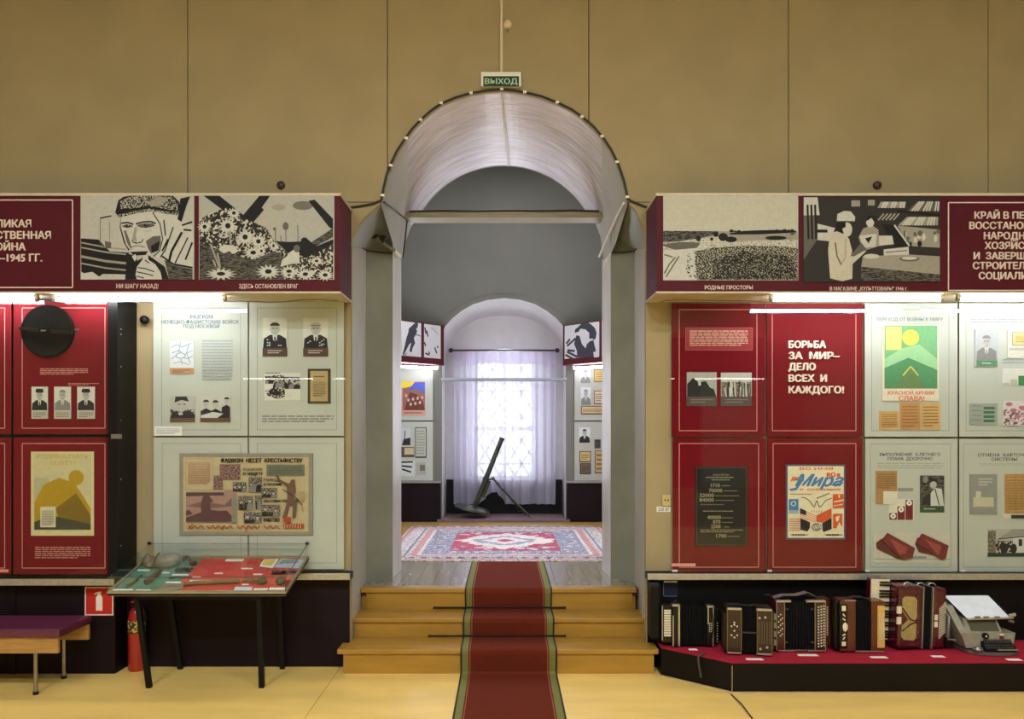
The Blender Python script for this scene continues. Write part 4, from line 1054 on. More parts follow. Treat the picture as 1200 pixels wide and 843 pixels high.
a.rect(742, 270, 810, 348, BL); a.ell(775, 302, 18, 18, C(220, 224, 220), 14); a.ell(775, 302, 13, 13, BL, 12); a.rect(742, 350, 810, 372, C(150, 176, 196))
a.poly([(1050, 236), (1126, 234), (1128, 332), (1050, 334)], OR); a.line([(1058, 290), (1126, 276)], 10, C(226, 216, 186)); a.line([(1056, 318), (1120, 306)], 6, C(226, 216, 186)); a.rect(1090, 240, 1100, 262, C(226, 216, 186))
a.poly([(1052, 374), (1118, 372), (1118, 470), (1096, 430), (1076, 476), (1052, 474)], OR); a.poly([(1070, 395), (1100, 385), (1092, 420), (1076, 430)], C(226, 216, 186))
a.poly([(820, 332), (936, 384), (936, 440), (820, 398)], C(230, 222, 200))
for k in range(5): a.poly([(820, 336 + k * 13), (936, 388 + k * 11), (936, 393 + k * 11), (820, 342 + k * 13)], OR)
a.poly([(820, 332), (864, 352), (864, 386), (820, 372)], C(52, 48, 62)); a.poly([(936, 384), (1042, 334), (1042, 398), (990, 436), (936, 430)], OR)
a.poly([(822, 402), (890, 432), (890, 470), (872, 498), (822, 484)], INK); a.poly([(1042, 402), (976, 440), (972, 470), (984, 502), (1042, 480)], INK)
a.ell(936, 466, 42, 34, C(222, 214, 194), 18); a.ell(936, 466, 36, 28, C(120, 112, 100), 18)
for k in range(4): a.line([(908 + k * 15, 456 - k * 3), (925 + k * 14, 482 - k * 3)], 7, C(222, 214, 194))
a.scribble(744, 402, 826, 496, 6, C(196, 130, 96), 8)
for x in (752, 992): a.line([(x, 520), (x + 125, 520)], 4, INK); [a.ell(x + 20 + 18 * k, 520, 8, 6, INK, 8) for k in range(5)]
done(a, 'poster', 'cream peace poster with blue script, two flags and a handshake on the red panel', 'poster', P(955, 632, PF))
a = sheet_on(PF, 786.8, 660.5, 815, 664, C(230, 150, 145), 0.003); done(a, 'paper_label', 'pink slip at the bottom corner of the red plaque panel', 'label', P(800, 664, PF))
for x0, x1, nm in ((787.5, 794, 'tiny white tag at the foot of the red plaque panel'), (899.5, 904.5, 'tiny white tag at the foot of the red peace poster panel'), (1014, 1019, 'tiny white tag at the foot of the five-year plan panel'), (1126, 1131, 'tiny white tag at the foot of the ration card panel')):
    a = sheet_on(PF, x0, 668, x1, 670.5, PAPER, 0.003); done(a, 'paper_tag', nm, 'label', P(x0 + 2, 670.5, PF))
# green poster and documents
a = sheet_on(PF, 1033.5, 381, 1099.5, 470, C(216, 208, 188), 0.007); a.view(1000, 340, 4.685)
GR = C(116, 172, 124); GR2 = C(78, 138, 96); GR3 = C(150, 196, 148)
a.rect(168, 196, 458, 542, GR); a.rect(176, 202, 262, 330, C(206, 202, 120)); a.poly([(168, 380), (262, 322), (360, 300), (458, 380), (458, 470), (168, 470)], GR3); a.poly([(168, 430), (300, 372), (458, 440), (458, 542), (168, 542)], GR2)
a.ell(312, 262, 46, 44, C(206, 198, 88), 24); a.poly([(220, 542), (312, 420), (400, 542)], C(98, 128, 84)); a.line([(270, 470), (312, 420), (354, 470)], 8, C(200, 192, 96))
a.text('КРАСНОЙ АРМИИ', 188, 575, 20, C(206, 116, 92), 'L', 252, 0.04); a.text('СЛАВА!', 248, 608, 25, C(206, 116, 92), 'L', 138, 0.05)
done(a, 'poster', 'green poster with red praise lettering at its foot on the cream panel', 'poster', P(1066, 470, PF))
for (x0, y0, x1, y1, c_, nm) in ((1030, 482, 1053, 504, (196, 158, 102), 'small tan document, shortest of three under the green poster'), (1054.5, 472, 1078, 504, (184, 138, 88), 'tall brown document in the middle under the green poster'), (1079, 472.5, 1101.5, 504, (198, 164, 108), 'tan document with pale border, last of three under the green poster')):
    a = sheet_on(PF, x0, y0, x1, y1, C(*c_), 0.004); a.scribble(x0 + 2.5, y0 + 3, x1 - 2.5, y1 - 3, 7, C(150, 108, 64), int(x0)); done(a, 'document', nm, 'document', P((x0 + x1) / 2, y1, PF))
# panel r6
a = sheet_on(PF, 1142, 387, 1169, 430, C(176, 180, 186), 0.007); portrait(a, 1143, 389, 1168, 423, False, False, True, 4); a.rect(1143.5, 423, 1168, 429.5, C(86, 132, 100)); a.scribble(1150, 425, 1162, 427, 1, C(220, 226, 220), 4)
done(a, 'portrait_photograph', 'portrait of a man in a suit with a green caption strip on the cream panel', 'photograph', P(1155, 430, PF))
a = sheet_on(PF, 1180, 387, 1222, 420, C(202, 200, 190), 0.006); a.rect(1187, 391, 1215, 404, C(206, 184, 122)); a.frame(1186, 390, 1216, 405, 1, C(140, 132, 110)); a.scribble(1190, 394, 1212, 402, 3, C(160, 136, 80), 4); a.rect(1182, 408, 1222, 411, C(170, 170, 166))
done(a, 'certificate', 'cream certificate with a yellow field beside the portrait in a suit', 'certificate', P(1201, 420, PF))
a = sheet_on(PF, 1174, 432, 1222, 452, C(206, 206, 200), 0.003)
for k in range(5): a.rect(1175 + k * 9, 449 - k * 4.2, 1183 + k * 9, 452, C(170, 176, 162) if k != 2 else C(60, 120, 76))
done(a, 'chart', 'small stepped bar chart with one green bar on the cream panel', 'chart', P(1198, 452, PF))
a = sheet_on(PF, 1136, 473, 1168.5, 498, C(150, 158, 150), 0.005)
for k in range(4): a.line([(1138, 476 + k * 5.5), (1150, 476 + k * 5.5)], 0.8, C(110, 118, 110)); a.rect(1152, 477 + k * 5, 1165, 480 + k * 5, C(62, 110, 82))
done(a, 'chart', 'grey table sheet with rows of green blocks on the cream panel', 'chart', P(1152, 498, PF))
a = sheet_on(PF, 1174.5, 470, 1226, 499, C(206, 200, 200), 0.006); a.rect(1175.5, 480, 1225, 498, speckle('print_blossom', (206, 190, 196), (110, 86, 96), 60, 0.5, 0.04))
for k in range(9): a.ell(1182 + 5 * k, 474 + (k * 7) % 17, 4.2, 2.4, C(176, 110, 128), 9)
done(a, 'photograph', 'pinkish photograph of blossom beside the grey table sheet', 'photograph', P(1200, 499, PF))
# panel r7
a = sheet_on(PF, 1026, 552, 1051, 591, C(168, 132, 84), 0.004); a.scribble(1028, 555, 1049, 573, 7, C(126, 92, 54), 3); a.rect(1034.5, 576, 1051, 591, C(214, 210, 196)); done(a, 'document', 'brown typed sheet on the five-year plan panel', 'document', P(1038, 591, PF))
a = sheet_on(PF, 1052.5, 572, 1070, 575.5, C(140, 142, 140), 0.003); done(a, 'caption_plate', 'thin grey caption strip above the maroon bar chart', 'label', P(1061, 575.5, PF))
a = sheet_on(PF, 1041.5, 585, 1070.5, 610, C(216, 212, 198), 0.003); MR = C(112, 30, 42)
for k in range(3):
    a.rect(1042 + k * 9.4, 601.5 - k * 7.7, 1050.8 + k * 9.4, 609.5, MR); a.ell(1046.4 + k * 9.4, 605 - k * 7.7, 3.2, 3.2, PAPER, 14); a.ell(1046.4 + k * 9.4, 605 - k * 7.7, 1.4, 1.4, C(150, 130, 126), 8)
done(a, 'chart', 'maroon bar chart of three rising steps with white discs', 'chart', P(1056, 610, PF))
a = sheet_on(PF, 1078, 557.5, 1106, 600.5, C(70, 68, 66), 0.007); a.rect(1078, 593, 1106, 600.5, C(52, 78, 58)); a.scribble(1082, 595, 1102, 598, 1, C(160, 176, 160), 2)
a.rect(1078.5, 558, 1105.5, 593, STREAK); a.poly([(1090, 593), (1090, 578), (1095, 572), (1103, 573), (1105.5, 593)], PORT_L); a.line([(1095, 573), (1100, 592)], 1.2, PORT_D); a.ell(1093, 568, 4, 5, SKIN, 12); a.poly([(1088, 567), (1090, 560), (1098, 561), (1098, 566), (1093, 564)], PORT_D); a.ell(1084, 562, 3, 4, PORT_M, 10); a.poly([(1079, 592), (1082, 582), (1090, 580), (1089, 592)], PORT_D)
done(a, 'photograph', 'photograph of a worker in a light shirt on the five-year plan panel', 'photograph', P(1092, 600, PF))
a = sheet_on(PF, 1023, 624.5, 1113, 660, C(196, 192, 178), 0.004); a.line([(1023, 655.5), (1113, 655.5)], 1, GREYLINE); a.rect(1069, 652, 1085.5, 654.8, C(140, 142, 140)); done(a, 'mounting_board', 'pale mounting board carrying the red packets at the panel foot', 'board', P(1068, 660, PF))
PKT = mat('dark_red_packet', (112, 32, 38), 0.6, var=0.1, scale=12)
def packet(label, pts_front, pts_side, org):
    t = thing('tea_packet' if False else 'paper_packet', label, 'packet', org)
    Y0 = PF - 0.004
    b = MB(); b.prism([P(x, y, Y0) for x, y in pts_side], (0, -0.012, 0), mat('faded_red_packet', (92, 30, 34), 0.6)); b.build('side', t, org)
    b = MB(); b.prism([P(x, y, Y0) for x, y in pts_front], (0, -0.022, 0), PKT); b.build('wrapper', t, org)
    a = wall_art(Y0 - 0.0222)
    c_ = [sum(p[0] for p in pts_front) / len(pts_front), sum(p[1] for p in pts_front) / len(pts_front)]
    pr = [(c_[0] + (x - c_[0]) * 0.66 - 1, c_[1] + (y - c_[1]) * 0.6) for x, y in pts_front[:4]]
    a.poly(pr, C(164, 84, 78))
    p, q_, r_, s_ = pr
    for k in range(5):
        u = (k + 0.6) / 5.4
        a.line([(p[0] + (s_[0] - p[0]) * u, p[1] + (s_[1] - p[1]) * u), (q_[0] + (r_[0] - q_[0]) * u, q_[1] + (r_[1] - q_[1]) * u)], 0.7, C(120, 44, 44))
    a.build('print', t, org)
Q = lambda zx, zy: (1000 + zx / 4.685, 500 + zy / 4.685)
packet('dark red paper packet lying across another, beside the panel edge', [Q(185, 585), Q(330, 665), Q(316, 720), Q(260, 728), Q(160, 640)][:4] + [Q(155, 625)], [Q(124, 640), Q(155, 615), Q(262, 690), Q(250, 728), Q(130, 672)], P(1049, 655, PF - 0.016))
packet('dark red paper packet lying alone at the arch-far end of the mounting board', [Q(375, 588), Q(514, 652), Q(500, 720), Q(478, 730), Q(345, 645)][:4] + [Q(342, 640)], [Q(338, 645), Q(352, 610), Q(470, 690), Q(440, 705), Q(360, 690)], P(1091, 655, PF - 0.016))
# panel r8
a = sheet_on(PF, 1136, 556, 1168, 603, C(140, 142, 138), 0.005); a.rect(1140, 583, 1164, 594, C(190, 186, 160)); a.rect(1143, 576, 1149, 583, C(196, 192, 170)); a.scribble(1146, 560, 1162, 570, 3, C(190, 190, 184), 6)
done(a, 'document', 'grey card with cut paper coupons on the ration card panel', 'document', P(1152, 603, PF))
a = sheet_on(PF, 1176, 555, 1226, 608, C(208, 204, 190), 0.003); a.rect(1176.5, 555.5, 1226, 602.5, C(178, 142, 92)); a.frame(1179, 559, 1223, 600, 0.5, C(150, 112, 66)); a.line([(1190, 556), (1190, 602)], 0.5, C(150, 112, 66)); a.line([(1179, 579), (1223, 579)], 0.5, C(214, 190, 140)); a.scribble(1180, 562, 1222, 598, 12, C(152, 116, 70), 5); a.rect(1184, 603.5, 1226, 607.6, C(44, 66, 50))
done(a, 'document', 'large brown ration coupon sheet with a dark green caption strip', 'document', P(1200, 608, PF))
a = sheet_on(PF, 1156, 619.5, 1228, 653, C(200, 198, 186), 0.007); a.rect(1156.5, 648, 1228, 652.6, C(44, 62, 50)); a.rect(1156.5, 620, 1228, 648, C(176, 174, 166)); a.poly([(1168, 632), (1186, 620), (1228, 620), (1228, 626)], C(150, 148, 140)); a.rect(1160, 634, 1186, 648, ROUGHG); a.rect(1186, 630, 1228, 648, PORT_L); a.line([(1168, 632), (1228, 626)], 1, PORT_D); a.rect(1193, 632, 1197, 640, PORT_D); a.rect(1206, 632, 1211, 640, PORT_D); a.ell(1176, 642, 5, 6, PORT_D, 10); a.ell(1187, 643, 4, 6, PORT_D, 10); a.rect(1157, 622, 1166, 648, HT2)
done(a, 'photograph', 'photograph of a pale house with dark windows on the ration card panel', 'photograph', P(1192, 653, PF))
# ------------------------------------------------------------------ tubes, ledges, base boards
TUBE = emission('tube_glow', (0.92, 0.95, 1.0), TUBE_POWER)
def tube_lamp(label, p0, p1, m=TUBE, r=0.014, group=None):
    p0, p1 = Vector(p0), Vector(p1); d = (p1 - p0).normalized(); up = Vector((0, 0, 1)); ctr = (p0 + p1) / 2
    t = thing('fluorescent_tube', label, 'lamp', (ctr.x, ctr.y, ctr.z + 0.03), 0, group)
    b = MB(); b.cyl(p0, p1, r, m, 14); b.build('tube', t, t.location)
    for p, s_ in ((p0, 1), (p1, -1)):
        b = MB(); b.cyl(p - d * s_ * 0.022, p, r * 1.05, ALU, 14); q = p - d * s_ * 0.012
        n = Vector((-d.y, d.x, 0))
        b.hexa([q + n * 0.014 - d * 0.01 + up * k for k in (0,)] + [q - n * 0.014 - d * 0.01, q - n * 0.014 + d * 0.01, q + n * 0.014 + d * 0.01] + [q + n * 0.014 - d * 0.01 + up * 0.034, q - n * 0.014 - d * 0.01 + up * 0.034, q - n * 0.014 + d * 0.01 + up * 0.034, q + n * 0.014 + d * 0.01 + up * 0.034], WHITE)
        b.build('socket', t, t.location)
    return t
TY = 5.21; TZ = 2.592
tube_lamp('fluorescent tube over the cream Moscow panel and black cabinet side', (PXm(66, TY), TY, TZ), (PXm(261, TY), TY, TZ))
tube_lamp('fluorescent tube over the red panel cut by the picture edge', (PXm(-160, TY), TY, TZ), (PXm(41, TY), TY, TZ))
tube_lamp('fluorescent tube over the red panel with raised cream letters', (PXm(906, TY), TY, TZ), (PXm(1101, TY), TY, TZ))
tube_lamp('fluorescent tube over the cream ration card panel', (PXm(1125, TY), TY, TZ), (PXm(1320, TY), TY, TZ))
def loose_wire(name, label, pts, r=0.004, m=CABLE):
    b = MB(); b.tube(pts, r, m, 8); o = b.build(name, None, pts[0]); return tag(o, label, 'cable')
loose_wire('loose_wire', 'thin wire hanging along the underside of the Great Patriotic War header', [(PXm(x, 5.3), 5.3, 2.612 - dz) for x, dz in ((264, 0), (290, 0.02), (315, 0.026), (335, 0.022), (352, 0.008), (375, 0.006), (396, 0.016))], 0.003, mat('yellowed_wire', (120, 100, 70), 0.5))
loose_wire('loose_wire', 'thin wire along the underside of the rebuilding header beside its tube', [(PXm(x, 5.3), 5.3, 2.612 - dz) for x, dz in ((772, 0.03), (780, 0.012), (800, 0.008), (840, 0.014), (870, 0.012), (895, 0.018))], 0.003, mat('yellowed_wire', (120, 100, 70), 0.5))

def ledge(name, label, x0, x1, y0, y1, z0, z1, lip=True):
    t = thing(name, label, 'ledge', ((x0 + x1) / 2, (y0 + y1) / 2, z0))
    b = MB(); b.box(x0, x1, y0 + 0.012, y1, z0, z1 - 0.001, BLACK); b.build('shelf', t, t.location)
    b = MB(); b.box(x0, x1, y0, y0 + 0.012, z0 + 0.002, z1, ALU, 0.003); b.build('metal_edge', t, t.location)
    return t
ledge('wall_ledge', 'metal-edged ledge under the cream panels behind the display table', PXm(150, 5.37), PXm(410, 5.43), 5.43, W - 0.003, 0.642, 0.690)
ledge('wall_ledge', 'metal-edged ledge under the red panels above the bench', -4.75, PXm(134, 5.28), 5.27, W - 0.003, 0.634, 0.682)
ledge('wall_ledge', 'metal-edged ledge above the row of accordions', PXm(759, 5.43), 4.75, 5.43, W - 0.003, 0.642, 0.688)
b = MB(); b.box(PXm(150, W) , PXm(410, W), 5.53, W - 0.002, 0.0, 0.64, DARK); o = b.build('base_board', None, (-1.9, 5.54, 0)); tag(o, 'black plum base board behind the legs of the display table', 'base board')
b = MB(); b.box(-4.75, PXm(135, 5.37), 5.37, W - 0.002, 0.0, 0.63, DARK)
for x in (14,): b.box(PXm(x, 5.37) - 0.01, PXm(x, 5.37) + 0.03, 5.362, 5.372, 0.0, 0.63, BLACK)
o = b.build('base_board', None, (-3.7, 5.46, 0)); tag(o, 'black plum base box behind the bench carrying the red fire sign', 'base board')
b = MB(); b.box(PXm(760, 5.5), 4.75, 5.53, W - 0.002, 0.0, 0.64, mat('black_back_board', (12, 10, 11), 0.6, spec=0.15)); o = b.build('base_board', None, (2.8, 5.54, 0)); tag(o, 'black base board behind the row of accordions', 'base board')
b = MB(); b.box(PXm(762, 5.4), PXm(773, 5.4), 5.36, 5.52, 0.24, 0.63, BLACK, 0.02); o = b.build('base_post', None, (PXm(767, 5.4), 5.44, 0.24)); tag(o, 'black upright post between the steps and the first accordion', 'post')
# wall plugs, sockets and slips
for x, y, nm in ((329.5, 217.5, 'dark round plug in the wall over the daisy photograph'), (1027.5, 217.5, 'dark round plug in the wall over the shop photograph')):
    b = MB(); p = P(x, y, W); b.lathe([(0.001, 0.02), (0.026, 0.02), (0.029, 0.012), (0.029, -0.002)], mat('brown_plug', (58, 36, 30), 0.5), p, 'Y', 20)
    o = b.build('wall_plug', None, p); tag(o, nm, 'plug')
b = MB(); p = P(171, 375.5, 5.53); b.lathe([(0.001, 0.05), (0.022, 0.05), (0.03, 0.035), (0.03, 0.01), (0.014, 0.0), (0.014, -0.02)], BLACK, p, 'Y', 20); o = b.build('wall_plug', None, p); tag(o, 'black round knob on the wall strip beside the cream Moscow panel', 'knob')
sk = thing('power_socket', 'cream power socket on the wall strip between arch and red panels', 'socket', P(780, 593, W))
b = MB(); a0, c0 = P(775.5, 593, W), P(785.5, 580, W); b.box(a0.x, c0.x, W - 0.02, W, a0.z, c0.z, mat('yellowed_plastic', (190, 172, 120), 0.5), 0.004); b.build('plate', sk, sk.location)
b = MB(); [b.cyl(P(x, 586.5, W - 0.021), P(x, 586.5, W - 0.019), 0.006, BLACK, 10) for x in (779.5, 783)]; b.build('holes', sk, sk.location)
a = sheet_on(W, 769.5, 594, 785.5, 600, PAPER, 0.003); a.text('220 вт', 777.5, 599, 4, INK, 'C', 13, 0.02); o = a.build('paper_label', None, P(777, 600, W)); tag(o, 'white 220 label under the cream power socket', 'label')

# ------------------------------------------------------------------ exit sign, alarm, cables, arch fittings
ex = thing('exit_sign', 'green exit sign in a white frame over the arch', 'sign', P(587, 103.5, W))
a = wall_art(W); a.slab(564, 87, 610.5, 103.5, 0.035, WHITE); a.build('housing', ex, ex.location)
a = wall_art(W - 0.035); a.rect(566.3, 89.3, 608.2, 101.4, C(22, 58, 38, 0.3)); a.build('face', ex, ex.location)
a = wall_art(W - 0.0352); a.text('ВЫХОД', 587.2, 98.3, 6.4, C(176, 200, 178), 'C', 38, 0.03); a.build('lettering', [q_ for q_ in ex.children if q_.name.startswith('face')][0], ex.location)
b = MB(); p0, p1 = P(587.7, 87, W - 0.008), P(587.7, -120, W - 0.008); b.box(p0.x - 0.009, p0.x + 0.009, W - 0.014, W - 0.001, p0.z, p1.z, mat('cream_conduit', (214, 200, 168), 0.5), 0.003)
o = b.build('cable_duct', None, p0); tag(o, 'cream cable duct running up the wall from the exit sign', 'cable duct')
al = thing('alarm_sensor', 'small round cream alarm sensor beside the cable duct', 'sensor', P(595, 34, W))
b = MB(); b.lathe([(0.001, 0.034), (0.02, 0.032), (0.03, 0.02), (0.032, 0.0)], mat('cream_conduit', (214, 200, 168), 0.5), P(594.7, 29.5, W), 'Y', 20); b.build('housing', al, al.location)
b = MB(); b.cyl(P(594.5, 34, W - 0.012), P(594.5, 37, W - 0.012), 0.006, STEEL, 8); b.build('indicator', al, al.location)

ac = thing('arch_cable', 'black cable clipped along the edge of the big arch', 'cable', P(449, 235, W))
b = MB()
pts = [P(402, 244, W - 0.008), P(420, 242, W - 0.008), P(437, 239, W - 0.008), P(444, 236, W - 0.008)] + [P(x - (1 if x < 590 else -1), y, W - 0.009) for x, y in ARCH] + [P(740, 236, W - 0.008), P(750, 240, W - 0.008), P(761, 244, W - 0.008)]
b.tube(pts, 0.0085, CABLE, 8); b.build('cable', ac, ac.location)
for x, y in ((448.5, 229), (458, 194), (476, 162), (493, 140.5), (517, 121), (552, 109), (588, 104.5), (615, 108), (653, 120), (682, 137), (705.6, 160), (723, 190), (735, 231)):
    b = MB(); p = P(x, y, W - 0.012); b.box(p.x - 0.012, p.x + 0.012, W - 0.021, W, p.z - 0.008, p.z + 0.008, WHITE); b.build('clip', ac, ac.location)
def vault_pt(x, y_depth, lift=0.012):
    return Vector((x, y_depth, CZ + math.sqrt(max(0, (R - lift) ** 2 - (x - CX) ** 2))))
b = MB(); b.tube([P(588.5, 106.5, W + 0.05)] + [vault_pt(-0.02 + 0.055 * k / 6, 5.75 + 0.225 * k) for k in range(7)], 0.009, mat('pale_conduit', (236, 230, 230), 0.45), 8)
o = b.build('vault_conduit', None, vault_pt(0, 6.3)); tag(o, 'pale conduit along the crown of the vault inside the arch', 'cable duct')
loose_wire('beam_cable', 'black cable lying along the top of the beam across the passage', [(PXm(x, 6.595), 6.597, PZm(248.5, 6.6) + dz) for x, dz in ((480, 0.004), (520, 0.01), (560, 0.006), (600, 0.011), (640, 0.008), (670, 0.012), (702, 0.006))], 0.009)
# recess cables, broken junction, white conduit
def rec(x, y, Y): return P(x, y, Y)
loose_wire('jamb_cable', 'thin dark cable crossing the jamb on the junction side', [rec(412.5, 283, 5.60), rec(420, 288, 5.9), rec(430, 293.5, 6.17), rec(446, 296, 6.24), rec(459, 297.5, 6.31)], 0.006)
loose_wire('jamb_cable', 'thin dark cable crossing the jamb nearest the accordions', [rec(756, 281, 5.60), rec(751, 287, 5.9), rec(743.5, 294, 6.18), rec(730, 296, 6.24), rec(717, 296, 6.31)], 0.006)
loose_wire('jamb_cable', 'dark cable running down the inner edge of the passage beside the junction', [rec(450, 237, 5.62), rec(462, 246, 6.0), rec(477, 258, 6.7), rec(475.5, 275, 6.74), rec(472, 302, 6.74)], 0.007)
jb = thing('wall_junction', 'torn open junction hole with a pipe stub in the jamb plaster', 'junction box', rec(440, 282, 6.1))
b = MB(); c = rec(440, 277.5, 6.06)
rnd = random.Random(2)
for k in range(7): b.ball(c + Vector((rnd.uniform(-.05, .06), rnd.uniform(-0.01, .02), rnd.uniform(-.03, .03))), rnd.uniform(.012, .03), 0.02, rnd.uniform(.01, .025), mat('torn_plaster', (38, 34, 30), 0.9, var=0.2), 8, 6)
b.build('cavity', jb, jb.location)
b = MB(); b.tube([rec(441, 278, 6.04), rec(452, 287, 6.16), rec(462, 294, 6.25)], 0.016, mat('grey_pipe', (120, 114, 104), 0.5), 10); b.build('pipe', jb, jb.location)
b = MB(); b.tube([rec(462, 294, 6.25), rec(469, 301, 6.3)], 0.017, WHITE, 10); b.build('sleeve', jb, jb.location)
loose_wire('white_conduit', 'white conduit slanting down the passage side from the arch foot', [P(731, 238, 5.6), P(722, 255, 5.95), P(711, 280, 6.4), P(702, 301, 6.74)], 0.009, WHITE)
loose_wire('white_conduit', 'short white conduit on the jamb below the slanting one', [P(716, 297, 6.33), P(711, 305, 6.34), P(707.5, 315, 6.36)], 0.008, WHITE)

# ------------------------------------------------------------------ far room fittings
def far_art(x0, Y0, x1, Y1):
    """plane that runs from frame column x0 at distance Y0 to column x1 at Y1, metres along and down from eye level"""
    A, B = Vector((PXm(x0, Y0), Y0, EYE)), Vector((PXm(x1, Y1), Y1, EYE))
    ex = (B - A).normalized(); n = Vector((ex.y, -ex.x, 0))
    if n.y > 0: n = -n
    return Art(A, ex, (0, 0, -1), n), (B - A).length
def far_header(label, x0, Y0, x1, Y1, cells, sidecap):
    A, ln = far_art(x0, Y0, x1, Y1)
    zt, zb = 3.112, 2.578
    t = thing('display_header', label, 'display header', Vector(A.w(ln / 2, 1.7 - zb - 0, 0)) * 1.0 if False else A.w(ln / 2, EYE - zb, 0))
    A.slab(0, EYE - zt, ln, EYE - zb, 0.012, MAROON); b = A.build('box', t, t.location)
    b = MB(); pa, pb = A.O - A.n * 0.012, A.O - A.n * 0.012 + A.ex * ln; ya = NW - 0.004
    b.prism([Vector((pa.x, pa.y + 0.001, zb)), Vector((pb.x, pb.y + 0.001, zb)), Vector((pb.x, ya, zb)), Vector((pa.x, ya, zb))], (0, 0, zt - zb), MAROONSIDE); b.build('body', t, t.location)
    return t, ln
NVY = C(58, 58, 70); PW = C(200, 200, 204)
th, ln = far_header('small maroon header in the far room with two ski photographs', 462, 9.72, 519.6, 10.30, None, 1)
A, ln = far_art(462, 9.72, 519.6, 10.30); A.O += A.n * 0.012
h0, h1 = EYE - 3.10, EYE - 2.66
k_ = ln / 57.6
def ux(x): return (x - 462) * k_
A.rect(0.0, h0, ux(492), h1, PW); A.rect(ux(495.5), h0, ux(515.5), h1, PW); A.build('photo_print', th, th.location)
A, ln = far_art(462, 9.72, 519.6, 10.30); A.O += A.n * 0.0125
def q(zx, zy): return (ux(465 + zx / 10.53), EYE - (PZm(369 + zy / 10.53 * 0.97 - (zx - 55) * 0.0135 * 0.9, 10.0)))
A.poly([q(205, 135), q(235, 120), q(247, 150), q(240, 195), q(222, 200), q(235, 240), q(215, 290), q(195, 320), q(210, 390), q(180, 450), q(170, 500), q(140, 495), q(150, 440), q(165, 380), q(140, 400), q(95, 490), q(70, 540), q(60, 520), q(85, 420), q(105, 320), q(125, 260), q(135, 200), q(170, 170)], NVY)
A.line([q(215, 275), q(275, 300)], 0.012, NVY); A.line([q(60, 560), q(110, 510)], 0.01, NVY)
for r_ in ([(330, 190), (345, 270)], [(350, 230), (370, 310)], [(325, 380), (340, 430)], [(335, 520), (385, 545)], [(380, 500), (390, 540)], [(455, 450), (480, 530)], [(490, 430), (495, 460)]): A.line([q(*r_[0]), q(*r_[1])], 0.022, NVY)
for k in range(8): A.line([q(400 + 12 * k, 190 + 12 * k), q(440 + 10 * k, 205 + 12 * k)], 0.006, C(150, 150, 158))
A.build('print_figures', th, th.location)
th, ln = far_header('small maroon header in the far room with a photograph of a fur-collared figure', 660.4, 10.30, 716, 9.72, None, 0)
A, ln = far_art(660.4, 10.30, 716, 9.72); A.O += A.n * 0.012; k_ = ln / 55.6
def ux(x): return (x - 660.4) * k_
A.rect(ux(662.5), h0, ux(703.5), h1, PW); A.rect(ux(706.5), h0, ux(716), h1, PW); A.build('photo_print', th, th.location)
A, ln = far_art(660.4, 10.30, 716, 9.72); A.O += A.n * 0.0125
def q(zx, zy): return (ux(655 + zx / 10.53), EYE - PZm(365 + zy / 10.53 + (zx - 55) * 0.0135 * 0.9 - 3, 10.0))
A.poly([q(250, 190), q(290, 150), q(330, 125), q(370, 130), q(420, 160), q(460, 200), q(480, 260), q(470, 320), q(440, 360), q(440, 330), q(390, 330), q(390, 260), q(340, 215), q(280, 210), q(255, 250), q(205, 260), q(215, 215)], NVY)
A.poly([q(230, 290), q(270, 300), q(300, 400), q(345, 450), q(360, 400), q(400, 360), q(440, 350), q(470, 470), q(440, 550), q(240, 570), q(235, 480), q(200, 400)], NVY)
for r_ in ([(110, 430), (220, 330)], [(115, 480), (210, 490)], [(110, 500), (240, 560)], [(90, 540), (190, 590)], [(100, 400), (150, 340)]): A.line([q(*r_[0]), q(*r_[1])], 0.03, NVY)
A.poly([q(440, 490), q(500, 500), q(510, 550), q(450, 560)], PW)
A.build('print_figures', th, th.location)
FT = emission('far_tube_glow', (0.92, 0.95, 1.0), FAR_TUBE_POWER)
tube_lamp('fluorescent tube under the far header with ski photographs', (PXm(463, 9.95), 9.95, 2.535), (PXm(512, 10.28), 10.28, 2.535), FT, 0.016)
tube_lamp('fluorescent tube under the far header with the fur-collared figure', (PXm(673, 10.28), 10.28, 2.535), (PXm(716, 9.95), 9.95, 2.535), FT, 0.016)
for sx, nm in ((-1, 'beside the colourful poster corner'), (1, 'beside the portrait corner')):  # unseen side headers and tubes, added to throw light up on the vault
    xw = sx * (FH - 0.004); xi = sx * (FH - 0.26)
    t = thing('display_header', 'added maroon header along the unseen side wall of the far room ' + nm, 'display header', (sx * 1.5, 8.45, 2.578)); b = MB(); b.box(min(xw, xi), max(xw, xi), 7.5, 9.35, 2.578, 3.11, MAROON); b.build('box', t, t.location)
    tube_lamp('added fluorescent tube under the side header, brightening the far room vault ' + nm, (sx * (FH - 0.3), 7.55, 2.545), (sx * (FH - 0.3), 9.3, 2.545), emission('added_side_tube_glow', (0.92, 0.95, 1.0), FAR_SIDE_FILL_POWER), 0.016)
